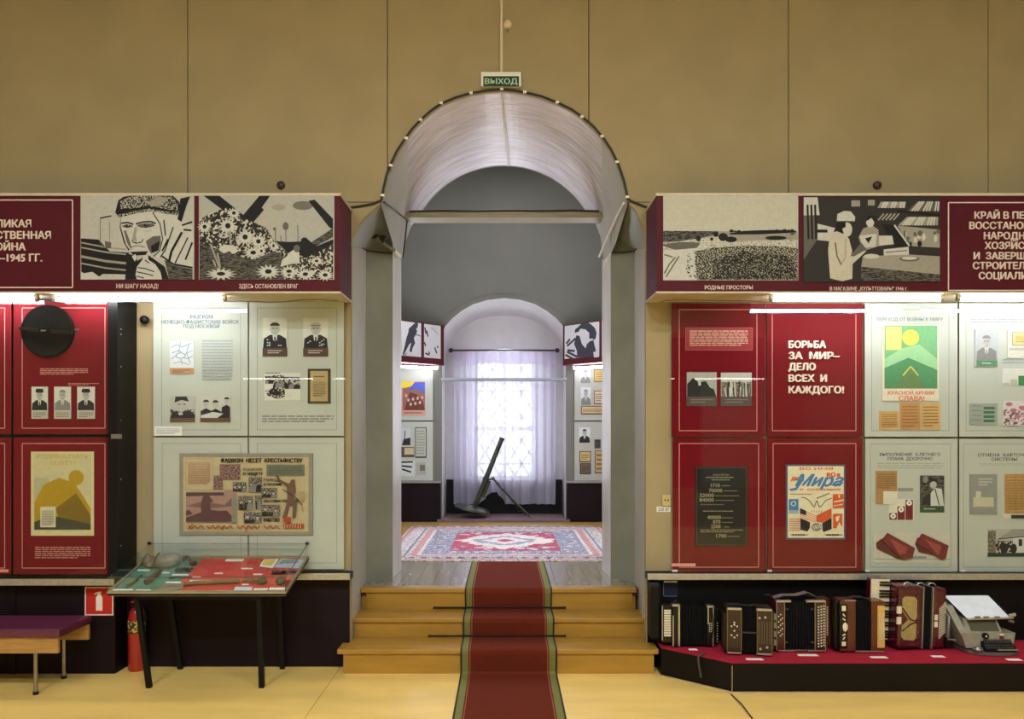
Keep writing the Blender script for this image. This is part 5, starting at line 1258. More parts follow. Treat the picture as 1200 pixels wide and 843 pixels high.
# panels, base boards and ledges of the far room
FP = 10.37
GREYP = mat('grey_panel', (176, 176, 168), 0.65, var=0.03, scale=4)
def fpanel(label, x0, y0, x1, y1, m):
    a = wall_art(FP + 0.012); a.slab(x0, y0, x1, y1, 0.012, m, BLACK); o = a.build('display_board', None, P((x0 + x1) / 2, y1, FP)); return tag(o, label, 'display board')
fpanel('far room cream panel with the colourful poster', 455, 430, 507.5, 493, CREAM); fpanel('far room cream panel below the colourful poster', 455, 494.5, 507.5, 563.5, CREAM)
fpanel('far room grey panel with two pale portraits', 673, 430, 722, 493, GREYP); fpanel('far room grey panel with a single dark-haired portrait', 673, 494.5, 722, 563.5, GREYP)
def fsheet(x0, y0, x1, y1, m): return sheet_on(FP, x0, y0, x1, y1, m, 0.006)
a = fsheet(468, 447, 498.5, 487, C(206, 160, 140)); a.rect(472, 448, 498, 481, C(150, 104, 92)); a.poly([(480, 448), (498, 448), (498, 462), (488, 456), (480, 458)], C(82, 96, 190)); a.poly([(468, 447), (486, 448), (482, 453), (474, 455), (468, 454)], C(226, 206, 70)); a.poly([(474, 481), (480, 460), (488, 462), (496, 472), (498, 481)], C(110, 60, 54)); a.scribble(474, 482.5, 496, 485.5, 1, C(150, 60, 50), 3)
for k in range(8): a.ell(476 + k * 2.7, 464 + (k * 5) % 11, 1.5, 2, C(206, 176, 160), 8)
done(a, 'poster', 'colourful poster with yellow and blue top on the far cream panel', 'poster', P(484, 487, FP))
a = fsheet(463, 502, 481, 522, C(196, 198, 200)); a.poly([(471, 522), (473, 515), (481, 513), (481, 522)], PORT_D); a.line([(474, 515), (475, 505)], 1, PORT_D); done(a, 'photograph', 'small photograph of a dark machine on the lower far cream panel', 'photograph', P(472, 522, FP))
a = fsheet(464, 524, 485.5, 536, C(90, 76, 62)); a.rect(474, 525, 485, 533, C(196, 180, 146)); done(a, 'document', 'brown mounted document below the machine photograph', 'document', P(476, 536, FP))
a = fsheet(486.5, 501, 500, 537, C(84, 84, 74)); a.rect(487.5, 502, 499, 535, C(184, 186, 172)); a.scribble(488.5, 504, 498, 533, 9, C(140, 144, 132), 2); done(a, 'framed_notice', 'tall framed notice on the lower far cream panel', 'notice', P(493, 537, FP))
a = fsheet(463, 540, 486, 558, C(206, 208, 208)); [a.line([(465 + 3 * k, 542 + 4 * k), (484 - k, 541.5 + 6 * k)], 2, PORT_D) for k in range(3)]; done(a, 'photograph', 'small picture of black bars at the foot of the far cream panel', 'photograph', P(475, 558, FP))
a = fsheet(487.5, 542, 499, 557, C(168, 168, 158)); a.rect(492, 545, 498, 552, C(110, 110, 96)); done(a, 'document', 'small grey document beside the picture of black bars', 'document', P(493, 557, FP))
for (x0, y0, x1, y1, light, nm) in ((680, 432, 692, 449, True, 'pale portrait right under the tube on the far grey panel'), (680.5, 454, 692.5, 475, True, 'pale bluish portrait in the middle of the far grey panel'), (678.5, 501, 691.5, 519, False, 'portrait of a dark-haired man on the lower far grey panel')):
    a = fsheet(x0, y0, x1, y1, C(206, 210, 214)); portrait(a, x0, y0, x1, y1, False, False, light, 1); done(a, 'portrait_photograph', nm, 'photograph', P((x0 + x1) / 2, y1, FP))
for (x0, y0, x1, y1, c1, c2, nm) in ((696, 433, 708, 448, (140, 110, 70), (206, 176, 110), 'yellow document right under the tube on the far grey panel'), (696, 458, 708, 474, (130, 90, 60), (214, 200, 170), 'cream document in a brown frame on the far grey panel'), (681, 476, 708, 486, (110, 80, 56), (206, 184, 140), 'wide tan document across the far grey panel'), (679, 529, 692.5, 542, (90, 72, 50), (206, 178, 116), 'tan card framed in brown on the lower far grey panel'), (679.5, 543, 692.5, 556, (70, 56, 44), (110, 94, 80), 'dark framed photograph at the foot of the far grey panel'), (697, 528, 708, 555, (110, 84, 56), (190, 160, 116), 'tall tan document at the foot of the far grey panel'), (696.5, 515, 704, 526, (96, 92, 86), (60, 58, 56), 'small dark photograph beside the dark-haired portrait')):
    a = fsheet(x0, y0, x1, y1, C(*c1)); a.rect(x0 + 1, y0 + 1, x1 - 1, y1 - 1.5, C(*c2)); a.scribble(x0 + 2, y0 + 3, x1 - 2, y1 - 3, 4, C(*c1), int(x0)); done(a, 'document', nm, 'document', P((x0 + x1) / 2, y1, FP))
for xa, xb, nm in ((440, 516, 'under the colourful poster'), (664.5, 740, 'under the portraits')):
    t = thing('base_board', 'dark base box of the far room with a pale top ' + nm, 'base board', (PXm((xa + xb) / 2, 10.3), 10.34, L))
    b = MB(); b.box(max(-FH + .01, PXm(xa, 10.3)), min(FH - .01, PXm(xb, 10.3)), 10.3, NW - 0.002, L, 1.0, DARK); b.build('box', t, t.location)
    b = MB(); b.box(max(-FH + .01, PXm(xa, 10.3)), min(FH - .01, PXm(xb, 10.3)), 10.27, NW - 0.002, 1.0, 1.02, ALU); b.build('top', t, t.location)
b = MB(); b.cyl((PXm(517, 10.36), 10.36, PZm(445, 10.36)), (PXm(664, 10.36), 10.36, PZm(445, 10.36)), 0.022, mat('blue_grey_bar', (160, 168, 176), 0.4), 12); o = b.build('cross_bar', None, P(590, 447, 10.36)); tag(o, 'blue-grey metal bar across the window niche', 'bar')
ro_ = thing('curtain_rod', 'dark curtain rod with ball ends across the window niche', 'curtain rod', P(591, 412, 10.9))
RODM = mat('dark_rod', (54, 34, 40), 0.4)
b = MB(); b.cyl(P(530, 410.8, 10.9), P(652, 410.8, 10.9), 0.012, RODM, 12); b.build('pole', ro_, ro_.location)
for x in (528.5, 653): b = MB(); b.ball(P(x, 410.8, 10.9), 0.034, 0.034, 0.034, RODM, 14, 10); b.cyl(P(x, 410.8, 10.9), P(x, 410.8, 11.15), 0.012, RODM, 8); b.build('finial', ro_, ro_.location)
# niche plinth and board
b = MB(); b.box(PXm(513, 10.38), PXm(667, 10.38), 10.26, 10.4, L, 0.512, mat('plinth_plum', (120, 96, 100), 0.45)); b.box(PXm(520, 10.5), PXm(661, 10.5), 10.4, 10.98, L, 0.512, mat('plinth_plum', (120, 96, 100), 0.45)); o = b.build('plinth', None, (0, 10.6, L)); tag(o, 'low plum plinth in the window niche carrying the mortar', 'plinth')
b = MB(); b.box(PXm(523, 11.02), PXm(659, 11.02), 11.0, 11.05, L, 1.0, BLACK); o = b.build('niche_board', None, (0, 11.0, L)); tag(o, 'black board behind the mortar below the window curtain', 'board')
# sheer curtains
SHEER = sheer('sheer_curtain', (222, 218, 238), 0.36, 0.5)
def curtain(label, x0, x1, hem, seed):
    ztop = PZm(412, 10.9); t = thing('sheer_curtain', label, 'curtain', (PXm((x0 + x1) / 2, 10.9), 10.9, PZm(592, 10.9)))
    r = random.Random(seed); n = 90; rows = []
    ph = [r.uniform(0, 6) for _ in range(5)]
    for j in range(25):
        v = j / 24; row = []
        for i in range(n + 1):
            u = i / n; x = PXm(x0 + (x1 - x0) * u, 10.9)
            zb = PZm(hem(x0 + (x1 - x0) * u), 10.9); z = ztop + (zb - ztop) * v
            amp = 0.012 + 0.028 * v
            y = 10.9 + amp * (math.sin(u * 46 + ph[0] + 0.4 * v) + 0.6 * math.sin(u * 27 + ph[1]) + 0.7 * math.sin(u * 13 + ph[2] + v)) * 0.8
            row.append(Vector((x + 0.012 * math.sin(u * 46 + ph[0]) * v, y, z)))
        rows.append(row)
    b = MB(); b.grid(rows, SHEER, True); b.build('cloth', t, t.location)
    b = MB(); rows2 = [[p + Vector((0, -0.002, 0)) for p in rr_] for rr_ in rows[:3]]
    b.grid(rows2, sheer('curtain_header_tape', (214, 206, 226), 0.1, 0.5), True); b.build('header_tape', t, t.location)
def hemL(x): return 591 if x < 562 else 591 - max(0, (x - 562)) * 1.05 if x < 575 else 577
def hemR(x): return 576 + max(0, 588 - x) * 0 + min(1, max(0, (x - 583)) / 9) * 15
curtain('sheer white curtain on the mortar tube side of the window', 531, 583.3, hemL, 1)
curtain('sheer white curtain on the bipod side of the window', 583.5, 651.5, hemR, 5)

# mortar
mo = thing('mortar', 'dark green infantry mortar on the plinth before the curtained window', 'mortar', (PXm(557, 10.55), 10.55, 0.512))
OD = mat('olive_drab_steel', (58, 62, 48), 0.4, 0.3, var=0.12, scale=8); mo_o = mo.location
MY = 10.55
b = MB(); c = P(553.5, 599.5, MY); Mx = Matrix.Rotation(0.22, 4, 'Y') @ Matrix.Rotation(0.06, 4, 'X')
b.lathe([(0.001, -0.05), (0.12, -0.05), (0.2, -0.012), (0.245, -0.012), (0.25, 0.0), (0.24, 0.012), (0.12, 0.03), (0.06, 0.045), (0.001, 0.045)], OD, c + Vector((0, 0, 0.035)), 'Z', 32, Mx)
b.build('base_plate', mo, mo_o)
p0, p1 = P(556.5, 594, MY), P(588.5, 513.5, MY + 0.05)
b = MB(); d = (p1 - p0); b.cone(p0, p1, 0.036, 0.033, OD, 18); b.cone(p1 - d * 0.03, p1 + d * 0.002, 0.038, 0.038, OD, 18); b.cone(p1, p1 + d * 0.003, 0.028, 0.028, BLACK, 16); b.build('barrel', mo, mo_o)
b = MB(); b.cone(p0 - d * 0.01, p0 + d * 0.07, 0.03, 0.044, OD, 16); b.ball(p0 - d * 0.01, 0.034, 0.034, 0.034, OD, 14, 8); b.build('breech', mo, mo_o)
off = Vector((0.05, -0.01, -0.02)); b = MB(); b.cyl(p0 + d * 0.16 + off, p0 + d * 0.40 + off, 0.024, OD, 12); b.build('buffer_cylinder', mo, mo_o)
b = MB(); k1 = p0 + d * 0.40; b.cone(k1 - d * 0.02, k1 + d * 0.02, 0.044, 0.044, OD, 16); b.tube([k1, P(573, 562, MY), P(578, 561.5, MY - 0.01)], 0.012, OD, 8); b.ball(P(578, 561, MY - 0.01), 0.022, 0.022, 0.022, OD, 10, 8); b.build('collar', mo, mo_o)
b = MB(); b.tube([P(578, 561, MY - 0.01), P(584, 568, MY - 0.02), P(590, 575.5, MY - 0.04)], [0.012, 0.022, 0.014], OD, 8); b.ball(P(589.5, 574, MY - 0.04), 0.026, 0.026, 0.02, OD, 10, 8); b.build('elevating_gear', mo, mo_o)
fa = P(622.5, 603.5, MY - 0.12); fa.z = 0.52; fb = P(616, 603, MY + 0.2); fb.z = 0.52
b = MB(); b.tube([P(589, 573.5, MY - 0.04), P(604, 589, MY - 0.08), fa], [0.014, 0.016, 0.011], OD, 8); b.ball(fa + Vector((0, 0, .012)), 0.018, 0.018, 0.014, STEEL, 8, 6); b.build('leg', mo, mo_o)
b = MB(); b.tube([P(590, 574.5, MY - 0.03), P(602, 588, MY + 0.09), fb], [0.013, 0.014, 0.01], OD, 8); b.build('leg', mo, mo_o)
b = MB(); b.tube([P(606, 591, MY - 0.08), P(607, 600, MY + 0.02), P(611, 599, MY + 0.16)], 0.005, OD, 6); b.build('chain', mo, mo_o)

# ------------------------------------------------------------------ bench
be = thing('bench', 'low bench with maroon vinyl seat and pale wooden rails by the red panels', 'bench', (-3.6, 5.1, 0))
VINYL = mat('maroon_vinyl', (92, 34, 62), 0.32, var=0.08, scale=6, bump=0.15, bscale=8, coat=0.3)
PALEWOOD = mat('pale_varnished_wood', (176, 132, 74), 0.45, var=0.12, scale=5, stretch=(1.5, 10, 10))
CHROME = mat('dull_chrome', (150, 146, 140), 0.25, 0.9)
bx1 = -2.845; by0, by1 = 4.9, 5.285
for x0, x1 in ((bx1 - 0.66, bx1), (bx1 - 1.33, bx1 - 0.67)):
    b = MB(); b.box(x0, x1, by0, by1, 0.375, 0.432, VINYL, 0.014); b.build('cushion', be, be.location)
b = MB(); b.box(bx1 - 1.30, bx1 - 0.02, by0 + 0.02, by0 + 0.045, 0.272, 0.374, PALEWOOD, 0.003); b.build('front_rail', be, be.location)
b = MB(); b.box(bx1 - 1.30, bx1 - 0.0, by1 - 0.045, by1 - 0.02, 0.272, 0.374, PALEWOOD, 0.003); b.build('back_rail', be, be.location)
b = MB(); b.box(bx1 - 0.20, bx1 - 0.17, by0 + 0.045, by1 - 0.045, 0.30, 0.374, BLACK); b.box(bx1 - 1.15, bx1 - 1.12, by0 + 0.045, by1 - 0.045, 0.30, 0.374, BLACK); b.build('cross_member', be, be.location)
for x in (PXm(43, 4.96), PXm(43, 4.96) - 1.0):
    for y in (4.95, 5.268):
        b = MB(); b.cyl((x, y, 0.0), (x, y, 0.374), 0.013, CHROME, 12); b.cyl((x, y, 0), (x, y, 0.018), 0.017, BLACK, 12); b.build('leg', be, be.location)
# fire sign and extinguisher
fs = thing('fire_sign', 'red square fire extinguisher sign on the black base box', 'sign', P(116, 722, 5.37))
a = wall_art(5.37); a.slab(99.5, 688, 133, 721.5, 0.003, C(226, 206, 200)); a.rect(101, 689.5, 131.6, 720, C(190, 44, 36)); a.build('plate', fs, fs.location)
a = wall_art(5.3668); a.view(0, 670, 4.875); PWH = C(232, 224, 214)
a.poly([(548, 224), (548, 150), (556, 138), (578, 138), (585, 150), (585, 224)], PWH); a.rect(556, 126, 576, 140, PWH); a.line([(540, 130), (556, 120), (578, 118)], 6, PWH); a.poly([(553, 118), (578, 114), (578, 124), (553, 126)], PWH); a.build('pictogram', [q_ for q_ in fs.children if q_.name.startswith('plate')][0], fs.location)
fe = thing('fire_extinguisher', 'red fire extinguisher standing on the floor by the display table leg', 'fire extinguisher', (PXm(160, 5.45), 5.455, 0))
REDP = mat('red_enamel', (168, 34, 32), 0.3, coat=0.3); q0 = fe.location
b = MB(); b.lathe([(0.001, 0), (0.05, 0), (0.057, 0.008), (0.057, 0.37), (0.05, 0.415), (0.035, 0.44), (0.018, 0.45), (0.018, 0.465), (0.001, 0.465)], REDP, q0, 'Z', 28); b.build('cylinder', fe, q0)
b = MB(); b.lathe([(0.0575, 0.27), (0.0578, 0.27), (0.0578, 0.36), (0.0575, 0.36)], speckle('yellow_label_print', (214, 190, 120), (60, 46, 30), 60, 0.52, 0.03), q0, 'Z', 28); b.build('label_band', [q_ for q_ in fe.children if q_.name.startswith('cylinder')][0], q0)
b = MB(); b.box(q0.x - 0.012, q0.x + 0.012, q0.y - 0.06, q0.y + 0.03, 0.465, 0.48, BLACK, 0.003); b.box(q0.x - 0.01, q0.x + 0.01, q0.y - 0.07, q0.y + 0.02, 0.492, 0.502, REDP, 0.003); b.cyl((q0.x, q0.y, 0.46), (q0.x, q0.y, 0.495), 0.012, STEEL, 12); b.build('handle', fe, q0)
b = MB(); b.tube([(q0.x + 0.012, q0.y - 0.01, 0.475), (q0.x + 0.05, q0.y - 0.03, 0.47), (q0.x + 0.082, q0.y - 0.04, 0.42), (q0.x + 0.086, q0.y - 0.04, 0.36)], [0.008, 0.008, 0.01, 0.017], BLACK, 10); b.build('hose', fe, q0)

# ------------------------------------------------------------------ display table
dt = thing('display_table', 'sloping glass-topped display table on thin black legs before the cream panels', 'display table', (-1.98, 5.28, 0)); q0 = dt.location
tx0, tx1, ty0, ty1 = -2.556, -1.406, 4.93, 5.5
tz0, tz1 = 0.640, 0.775
TW = mat('greyed_wood_edge', (150, 138, 112), 0.5, var=0.15, scale=5, stretch=(1, 8, 8))
def tz(y): return tz0 + (tz1 - tz0) * (y - ty0) / (ty1 - ty0)
def slab(b, x0, x1, y0, y1, lo, hi, m): b.hexa([(x0, y0, tz(y0) + lo), (x1, y0, tz(y0) + lo), (x1, y1, tz(y1) + lo), (x0, y1, tz(y1) + lo), (x0, y0, tz(y0) + hi), (x1, y0, tz(y0) + hi), (x1, y1, tz(y1) + hi), (x0, y1, tz(y1) + hi)], m)
b = MB(); slab(b, tx0, tx1, ty0, ty1, 0.0, 0.012, BLACK); b.build('tray', dt, q0)
b = MB(); slab(b, tx0, tx1, ty0, ty0 + 0.016, -0.002, 0.028, TW); slab(b, tx0, tx1, ty1 - 0.016, ty1, -0.002, 0.028, TW); slab(b, tx0, tx0 + 0.016, ty0 + .016, ty1 - .016, -0.002, 0.028, TW); slab(b, tx1 - 0.016, tx1, ty0 + .016, ty1 - .016, -0.002, 0.028, TW); b.build('rim', dt, q0)
xs = tx0 + 0.40
b = MB(); slab(b, tx0 + 0.016, xs, ty0 + 0.016, ty1 - 0.016, 0.012, 0.016, mat('green_felt', (78, 124, 104), 0.9, scale=90)); b.build('green_lining', dt, q0)
b = MB(); slab(b, xs, tx1 - 0.016, ty0 + 0.016, ty1 - 0.016, 0.012, 0.016, mat('red_felt', (196, 62, 54), 0.9, scale=90)); b.build('red_lining', dt, q0)
TG = glass('vitrine_glass', (0.982, 0.994, 0.988), 0.8)
gh0, gh1 = 0.118, 0.105
b = MB(); slab(b, tx0 + 0.004, tx1 - 0.004, ty0 + 0.003, ty0 + 0.006, 0.028, gh0, TG); b.build('front_pane', dt, q0)
b = MB(); slab(b, tx0 + 0.004, tx1 - 0.004, ty1 - 0.006, ty1 - 0.003, 0.028, gh1, TG); b.build('back_pane', dt, q0)
for x in (tx0 + 0.004, tx1 - 0.007): b = MB(); slab(b, x, x + 0.003, ty0 + .006, ty1 - .006, 0.028, gh0 - 0.006, TG); b.build('side_pane', dt, q0)
b = MB(); slab(b, tx0, tx1, ty0, ty1, gh0 - 0.004, gh0, TG); b.build('top_pane', dt, q0)
b = MB()
EG = mat('dark_glass_edge', (50, 62, 58), 0.3)
b.tube([(tx1 - 0.004, ty0 + 0.003, tz0 + gh0), (tx1 - 0.004, ty1 - 0.003, tz1 + gh0)], 0.003, EG, 6); b.tube([(tx1 - 0.004, ty0 + 0.003, tz0 + 0.028), (tx1 - 0.004, ty0 + 0.003, tz0 + gh0)], 0.003, EG, 6)
b.tube([(tx0, ty0 + 0.003, tz0 + gh0), (tx1, ty0 + 0.003, tz0 + gh0)], 0.0025, EG, 6); b.tube([(tx0, ty1 - 0.003, tz1 + gh0), (tx1, ty1 - 0.003, tz1 + gh0)], 0.0015, EG, 6)
for x in (tx0 + 0.01, tx1 - 0.01): b.box(x - 0.012, x + 0.012, ty1 - 0.012, ty1, tz1 + gh0 - 0.008, tz1 + gh0 + 0.01, BLACK)
b.build('glass_edges', dt, q0)
for (x, y, x2, y2) in ((-2.355, 5.083, -2.40, 5.0), (-1.61, 5.083, -1.60, 5.0), (-2.316, 5.48, -2.40, 5.44), (-1.589, 5.48, -1.60, 5.44)):
    b = MB(); r = 0.016; zt = tz(y2) + 0.0
    b.hexa([(x - r, y - r, 0), (x + r, y - r, 0), (x + r, y + r, 0), (x - r, y + r, 0), (x2 - r, y2 - r, zt), (x2 + r, y2 - r, zt), (x2 + r, y2 + r, zt), (x2 - r, y2 + r, zt)], BLACK); b.build('leg', dt, q0)
b = MB(); b.box(-2.42, -1.58, 4.985, 5.012, tz(5.0) - 0.055, tz(4.985) , BLACK); b.box(-2.42, -1.58, 5.428, 5.452, tz(5.44) - 0.055, tz(5.43), BLACK); b.build('apron', dt, q0)
# what lies in it: place by frame position on the sloping bed
def bed(x, y):
    """point of the sloping lining seen at (x, y)"""
    dx, dz = (x - VX) / F, (VY - y) / F; k = (tz1 - tz0) / (ty1 - ty0)
    Y = (tz0 + 0.0165 - ty0 * k - EYE) / (dz - k); return Vector((dx * Y, Y, EYE + dz * Y))
SL = math.atan2(tz1 - tz0, ty1 - ty0)
def lie(c, ang=0.0): return Matrix.Translation(c) @ Matrix.Rotation(SL, 4, 'X') @ Matrix.Rotation(ang, 4, 'Z')
z1_ = lambda zx, zy: bed(120 + zx / 9.23, 635 + zy / 9.23)
z2_ = lambda zx, zy: bed(240 + zx / 9.23, 635 + zy / 9.23)
RUST = mat('rusted_iron', (92, 80, 66), 0.7, 0.3, var=0.25, scale=30, bump=0.4, bscale=60); TIN = mat('worn_pale_tin', (150, 144, 124), 0.5, 0.3, var=0.2, scale=16); LEATHER = mat('old_brown_leather', (92, 66, 54), 0.6, var=0.2, scale=14); WOODG = mat('dry_grey_wood', (116, 92, 66), 0.7, var=0.2, scale=8)
def item(name, label, cat, mb, c): o = mb.build(name, None, c); return tag(o, label, cat)
c = z1_(503, 262); b = MB(); b.lathe([(0.001, 0.0), (0.03, 0.002), (0.044, 0.03), (0.036, 0.06), (0.016, 0.078), (0.014, 0.086), (0.001, 0.086)], mat('old_flask', (112, 104, 84), 0.5, var=0.2, scale=20), c, 'Z', 20, Matrix.Rotation(SL, 4, 'X')); item('round_flask', 'small round flask on the green lining of the display table', 'flask', b, c)
c = z1_(690, 290); fl_t = thing('canteen', 'dented pale oval canteen on the green lining of the display table', 'canteen', c)
b = MB(); b.ball(c + Vector((0, 0.015, 0.052)), 0.105, 0.06, 0.05, TIN, 24, 14, Matrix.Rotation(SL, 4, 'X') @ Matrix.Rotation(-0.2, 4, 'Y')); b.build('body', fl_t, c)
b = MB(); b.cyl(c + Vector((-0.09, 0.01, 0.03)), c + Vector((-0.125, 0.008, 0.018)), 0.02, TIN, 14); b.build('neck', fl_t, c); b = MB(); b.tube([c + Vector((-0.07, -0.06, 0.03)), c + Vector((-0.065, -0.045, 0.07)), c + Vector((-0.06, 0.02, 0.1))], 0.008, LEATHER, 8); b.build('strap', fl_t, c)
def blade_item(name, label, cat, pa, pb, ra, rb, m, m2):
    t = thing(name, label, cat, (pa + pb) / 2); up = Vector((0, 0, max(ra, rb))); mid = pa.lerp(pb, 0.55)
    b = MB(); b.cone(pa + up, mid + up, ra, ra * 0.9, m, 12); b.build('handle', t, t.location)
    b = MB(); b.cone(mid + up, pb + up, rb, rb * 0.7, m2, 12); b.build('head', t, t.location); return t
blade_item('wooden_stick_grenade', 'small wooden handled rod on the green lining near the table front', 'grenade', z1_(275, 495), z1_(420, 385), 0.011, 0.008, WOODG, RUST)
blade_item('sheathed_bayonet', 'brown leather sheath with white tip on the green lining', 'sheath', z1_(475, 470), z1_(640, 330), 0.019, 0.016, LEATHER, RUST)
sp_ = thing('entrenching_spade', 'small soldier spade with long wooden handle on the red lining', 'spade', z1_(760, 500))
b = MB(); pts = [z1_(575, 548), z1_(600, 515), z1_(680, 470), z1_(905, 455), z1_(865, 520), z1_(740, 545)]; b.prism([p + Vector((0, 0, 0.004)) for p in pts], (0, 0, 0.004), mat('worn_spade_steel', (150, 138, 118), 0.5, 0.3, var=0.25, scale=10)); b.build('blade', sp_, sp_.location)
b = MB(); b.tube([z1_(880, 488) + Vector((0, 0, .016)), z1_(1000, 474) + Vector((0, 0, .018)), z2_(330, 458) + Vector((0, 0, .018))], [0.012, 0.014, 0.014], WOODG, 10); b.ball(z2_(335, 458) + Vector((0, 0, .02)), 0.026, 0.019, 0.019, WOODG, 12, 8); b.build('handle', sp_, sp_.location)
def grenade(label, c, stick):
    t = thing('grenade', label, 'grenade', c); up = Vector((0, 0, 0.026))
    b = MB(); b.ball(c + up, 0.032, 0.028, 0.027, mat('grenade_iron', (78, 82, 52), 0.6, 0.2, var=0.2, scale=20, bump=0.5, bscale=50), 14, 10); b.build('body', t, c)
    b = MB(); b.cyl(c + up, c + up + Vector(stick), 0.011, WOODG if abs(stick[0]) > 0.06 else RUST, 10); b.build('handle', t, c)
grenade('round grenade with a long wooden handle on the red lining', z2_(620, 462), (-0.13, 0.005, 0)); grenade('short round grenade standing in the front corner of the red lining', z2_(815, 470), (0, 0.03, 0.02))
for k, (zx, zy, w_, nm) in enumerate(((905, 215, 0.03, 'rusty twisted metal piece at the back of the red lining'), (975, 255, 0.026, 'round rusty metal cup at the back of the red lining'), (880, 325, 0.034, 'dark cartridge block near the back of the red lining'), (840, 400, 0.05, 'bent rusty rod on the red lining behind the spade blade'))):
    c = z1_(zx, zy); b = MB()
    if k == 0: b.tube([c + Vector((-.03, .0, .012)), c + Vector((-.012, .012, .03)), c + Vector((.012, .004, .034)), c + Vector((.03, -.01, .012))], 0.011, RUST, 10)
    elif k == 1: b.lathe([(0.001, 0.0), (0.02, 0), (0.028, 0.03), (0.024, 0.03), (0.016, 0.008), (0.001, 0.006)], RUST, c, 'Z', 18)
    elif k == 2:
        for j in range(5): b.cyl(c + Vector((-.045 + .022 * j, -.014, .012)), c + Vector((-.045 + .022 * j, .02, .02)), 0.010, BLACK, 10)
        b.box(-.055, .055, -.016, .0, 0, .006, BLACK, 0, Matrix.Translation(c) @ Matrix.Rotation(SL, 4, 'X'))
    else: b.tube([c + Vector((-.07, -.01, .008)), c + Vector((-.02, .01, .01)), c + Vector((.03, -.0, .009)), c + Vector((.08, .006, .008))], 0.008, RUST, 8)
    item('metal_fragment', nm, 'fragment', b, c)
c = z2_(860, 345); b = MB(); rnd = random.Random(9)
for k in range(8): b.ball(c + Vector((rnd.uniform(-.07, .07), rnd.uniform(-.012, .012), .012)), .018, .012, .011, RUST if k % 2 else BLACK, 10, 6)
b.box(-.085, .085, -.018, .018, -.001, .004, BLACK, 0, Matrix.Translation(c) @ Matrix.Rotation(SL, 4, 'X')); item('cartridge_clip', 'row of dark cartridges by the glass end wall of the table', 'cartridges', b, c)
def flat(name, label, cat, pts, m, art=None):
    b = MB(); b.prism([p + Vector((0, 0, 0.0008)) for p in pts], (0, 0, 0.0015), m)
    if art: art(b)
    c = sum(pts, Vector()) / len(pts); o = b.build(name, None, c); return tag(o, label, cat)
YEL = C(226, 196, 90); BLU = C(170, 190, 206)
def quad(z, x0, y0, x1, y1, sk=0.25):
    h = (y1 - y0) * sk * 4; return [z(x0, y1), z(x1, y1), z(x1 + h * .5, y0), z(x0 + h * .5, y0)]
flat('booklet', 'yellow and white booklet at the back of the red lining', 'booklet', [z2_(590, 270), z2_(735, 290), z2_(800, 190), z2_(640, 195)], PAPER, lambda b: b.prism([p + Vector((0, 0, .0026)) for p in (z2_(615, 258), z2_(720, 262), z2_(775, 200), z2_(645, 203))], (0, 0, 0.0006), YEL))
flat('newspaper', 'blue-grey newspaper sheet in the back corner of the red lining', 'newspaper', [z2_(750, 280), z2_(1040, 290), z2_(1090, 200), z2_(820, 190)], BLU, lambda b: b.prism([p + Vector((0, 0, .0026)) for p in (z2_(800, 245), z2_(1000, 235), z2_(1020, 205), z2_(840, 203))], (0, 0, 0.0006), C(120, 140, 150)))
flat('envelope', 'bluish white envelope by the front glass of the table', 'envelope', quad(z2_, 310, 492, 500, 540, 0.2), C(206, 212, 224))
CARDS = [(z1_, 95, 517, 325, 532), (z1_, 360, 522, 515, 538), (z1_, 378, 304, 510, 318), (z1_, 680, 436, 845, 450), (z1_, 750, 356, 930, 368), (z1_, 810, 285, 965, 299), (z1_, 935, 380, 1060, 394), (z1_, 940, 420, 1170, 436), (z1_, 640, 332, 720, 346), (z2_, 150, 418, 290, 432), (z2_, 400, 460, 470, 472), (z2_, 525, 508, 675, 526), (z2_, 690, 500, 860, 524), (z2_, 390, 288, 515, 300), (z2_, 520, 350, 620, 362), (z2_, 220, 190, 410, 216), (z2_, 0, 418, 70, 432), (z2_, 100, 340, 190, 352)]
NMS = ['at the green front corner', 'on the green lining beside the sheath tip', 'beneath the round flask', 'above the spade blade', 'behind the bent rusty rod', 'under the twisted metal piece', 'midway on the red lining near the rod', 'above the spade handle', 'under the pale canteen', 'above the spade handle end', 'beside the long handled grenade', 'in front of the round grenade', 'in front of the corner grenade', 'under the booklet edge', 'before the newspaper sheet', 'at the back centre, the largest', 'above the middle of the spade handle', 'at the back third of the red lining']
for (z, x0, y0, x1, y1), nm in zip(CARDS, NMS): flat('caption_card', 'white caption card ' + nm, 'card', quad(z, x0, y0, x1, y1, 0.3), PAPER)

# ------------------------------------------------------------------ platform with accordions and typewriter
PT = 0.195
pl = thing('display_platform', 'low black platform with a red cloth top carrying the accordions', 'platform', (2.6, 5.25, 0)); q0 = pl.location
ax, ay = PXm(775, 5.33), 5.33; bx, by = PXm(858, 4.985), 4.985
out = [(ax, 5.525), (ax, ay), (bx, by), (4.75, by), (4.75, 5.525)]
b = MB(); b.prism([Vector((x, y, 0.0)) for x, y in out], (0, 0, PT - 0.006), mat('black_platform_board', (15, 10, 12), 0.45, spec=0.2, var=0.2, scale=4, bump=0.1, bscale=6)); b.build('base', pl, q0)
b = MB(); b.prism([Vector((x, y, PT - 0.006)) for x, y in out], (0, 0, 0.006), mat('red_cloth_top', (160, 36, 54), 0.9, spec=0.1, scale=80)); b.build('cloth_top', pl, q0)
b = MB(); b.tube([(ax - 0.004, ay - 0.004, 0.003), (bx, by - 0.006, 0.003), (4.7, by - 0.006, 0.003)], 0.005, mat('pale_skirting', (170, 150, 110), 0.6), 6); b.tube([(bx - .001, by - 0.003, 0.01), (bx - .001, by - 0.003, PT - 0.02)], 0.003, mat('pale_skirting', (170, 150, 110), 0.6), 6); b.build('edge_strip', pl, q0)
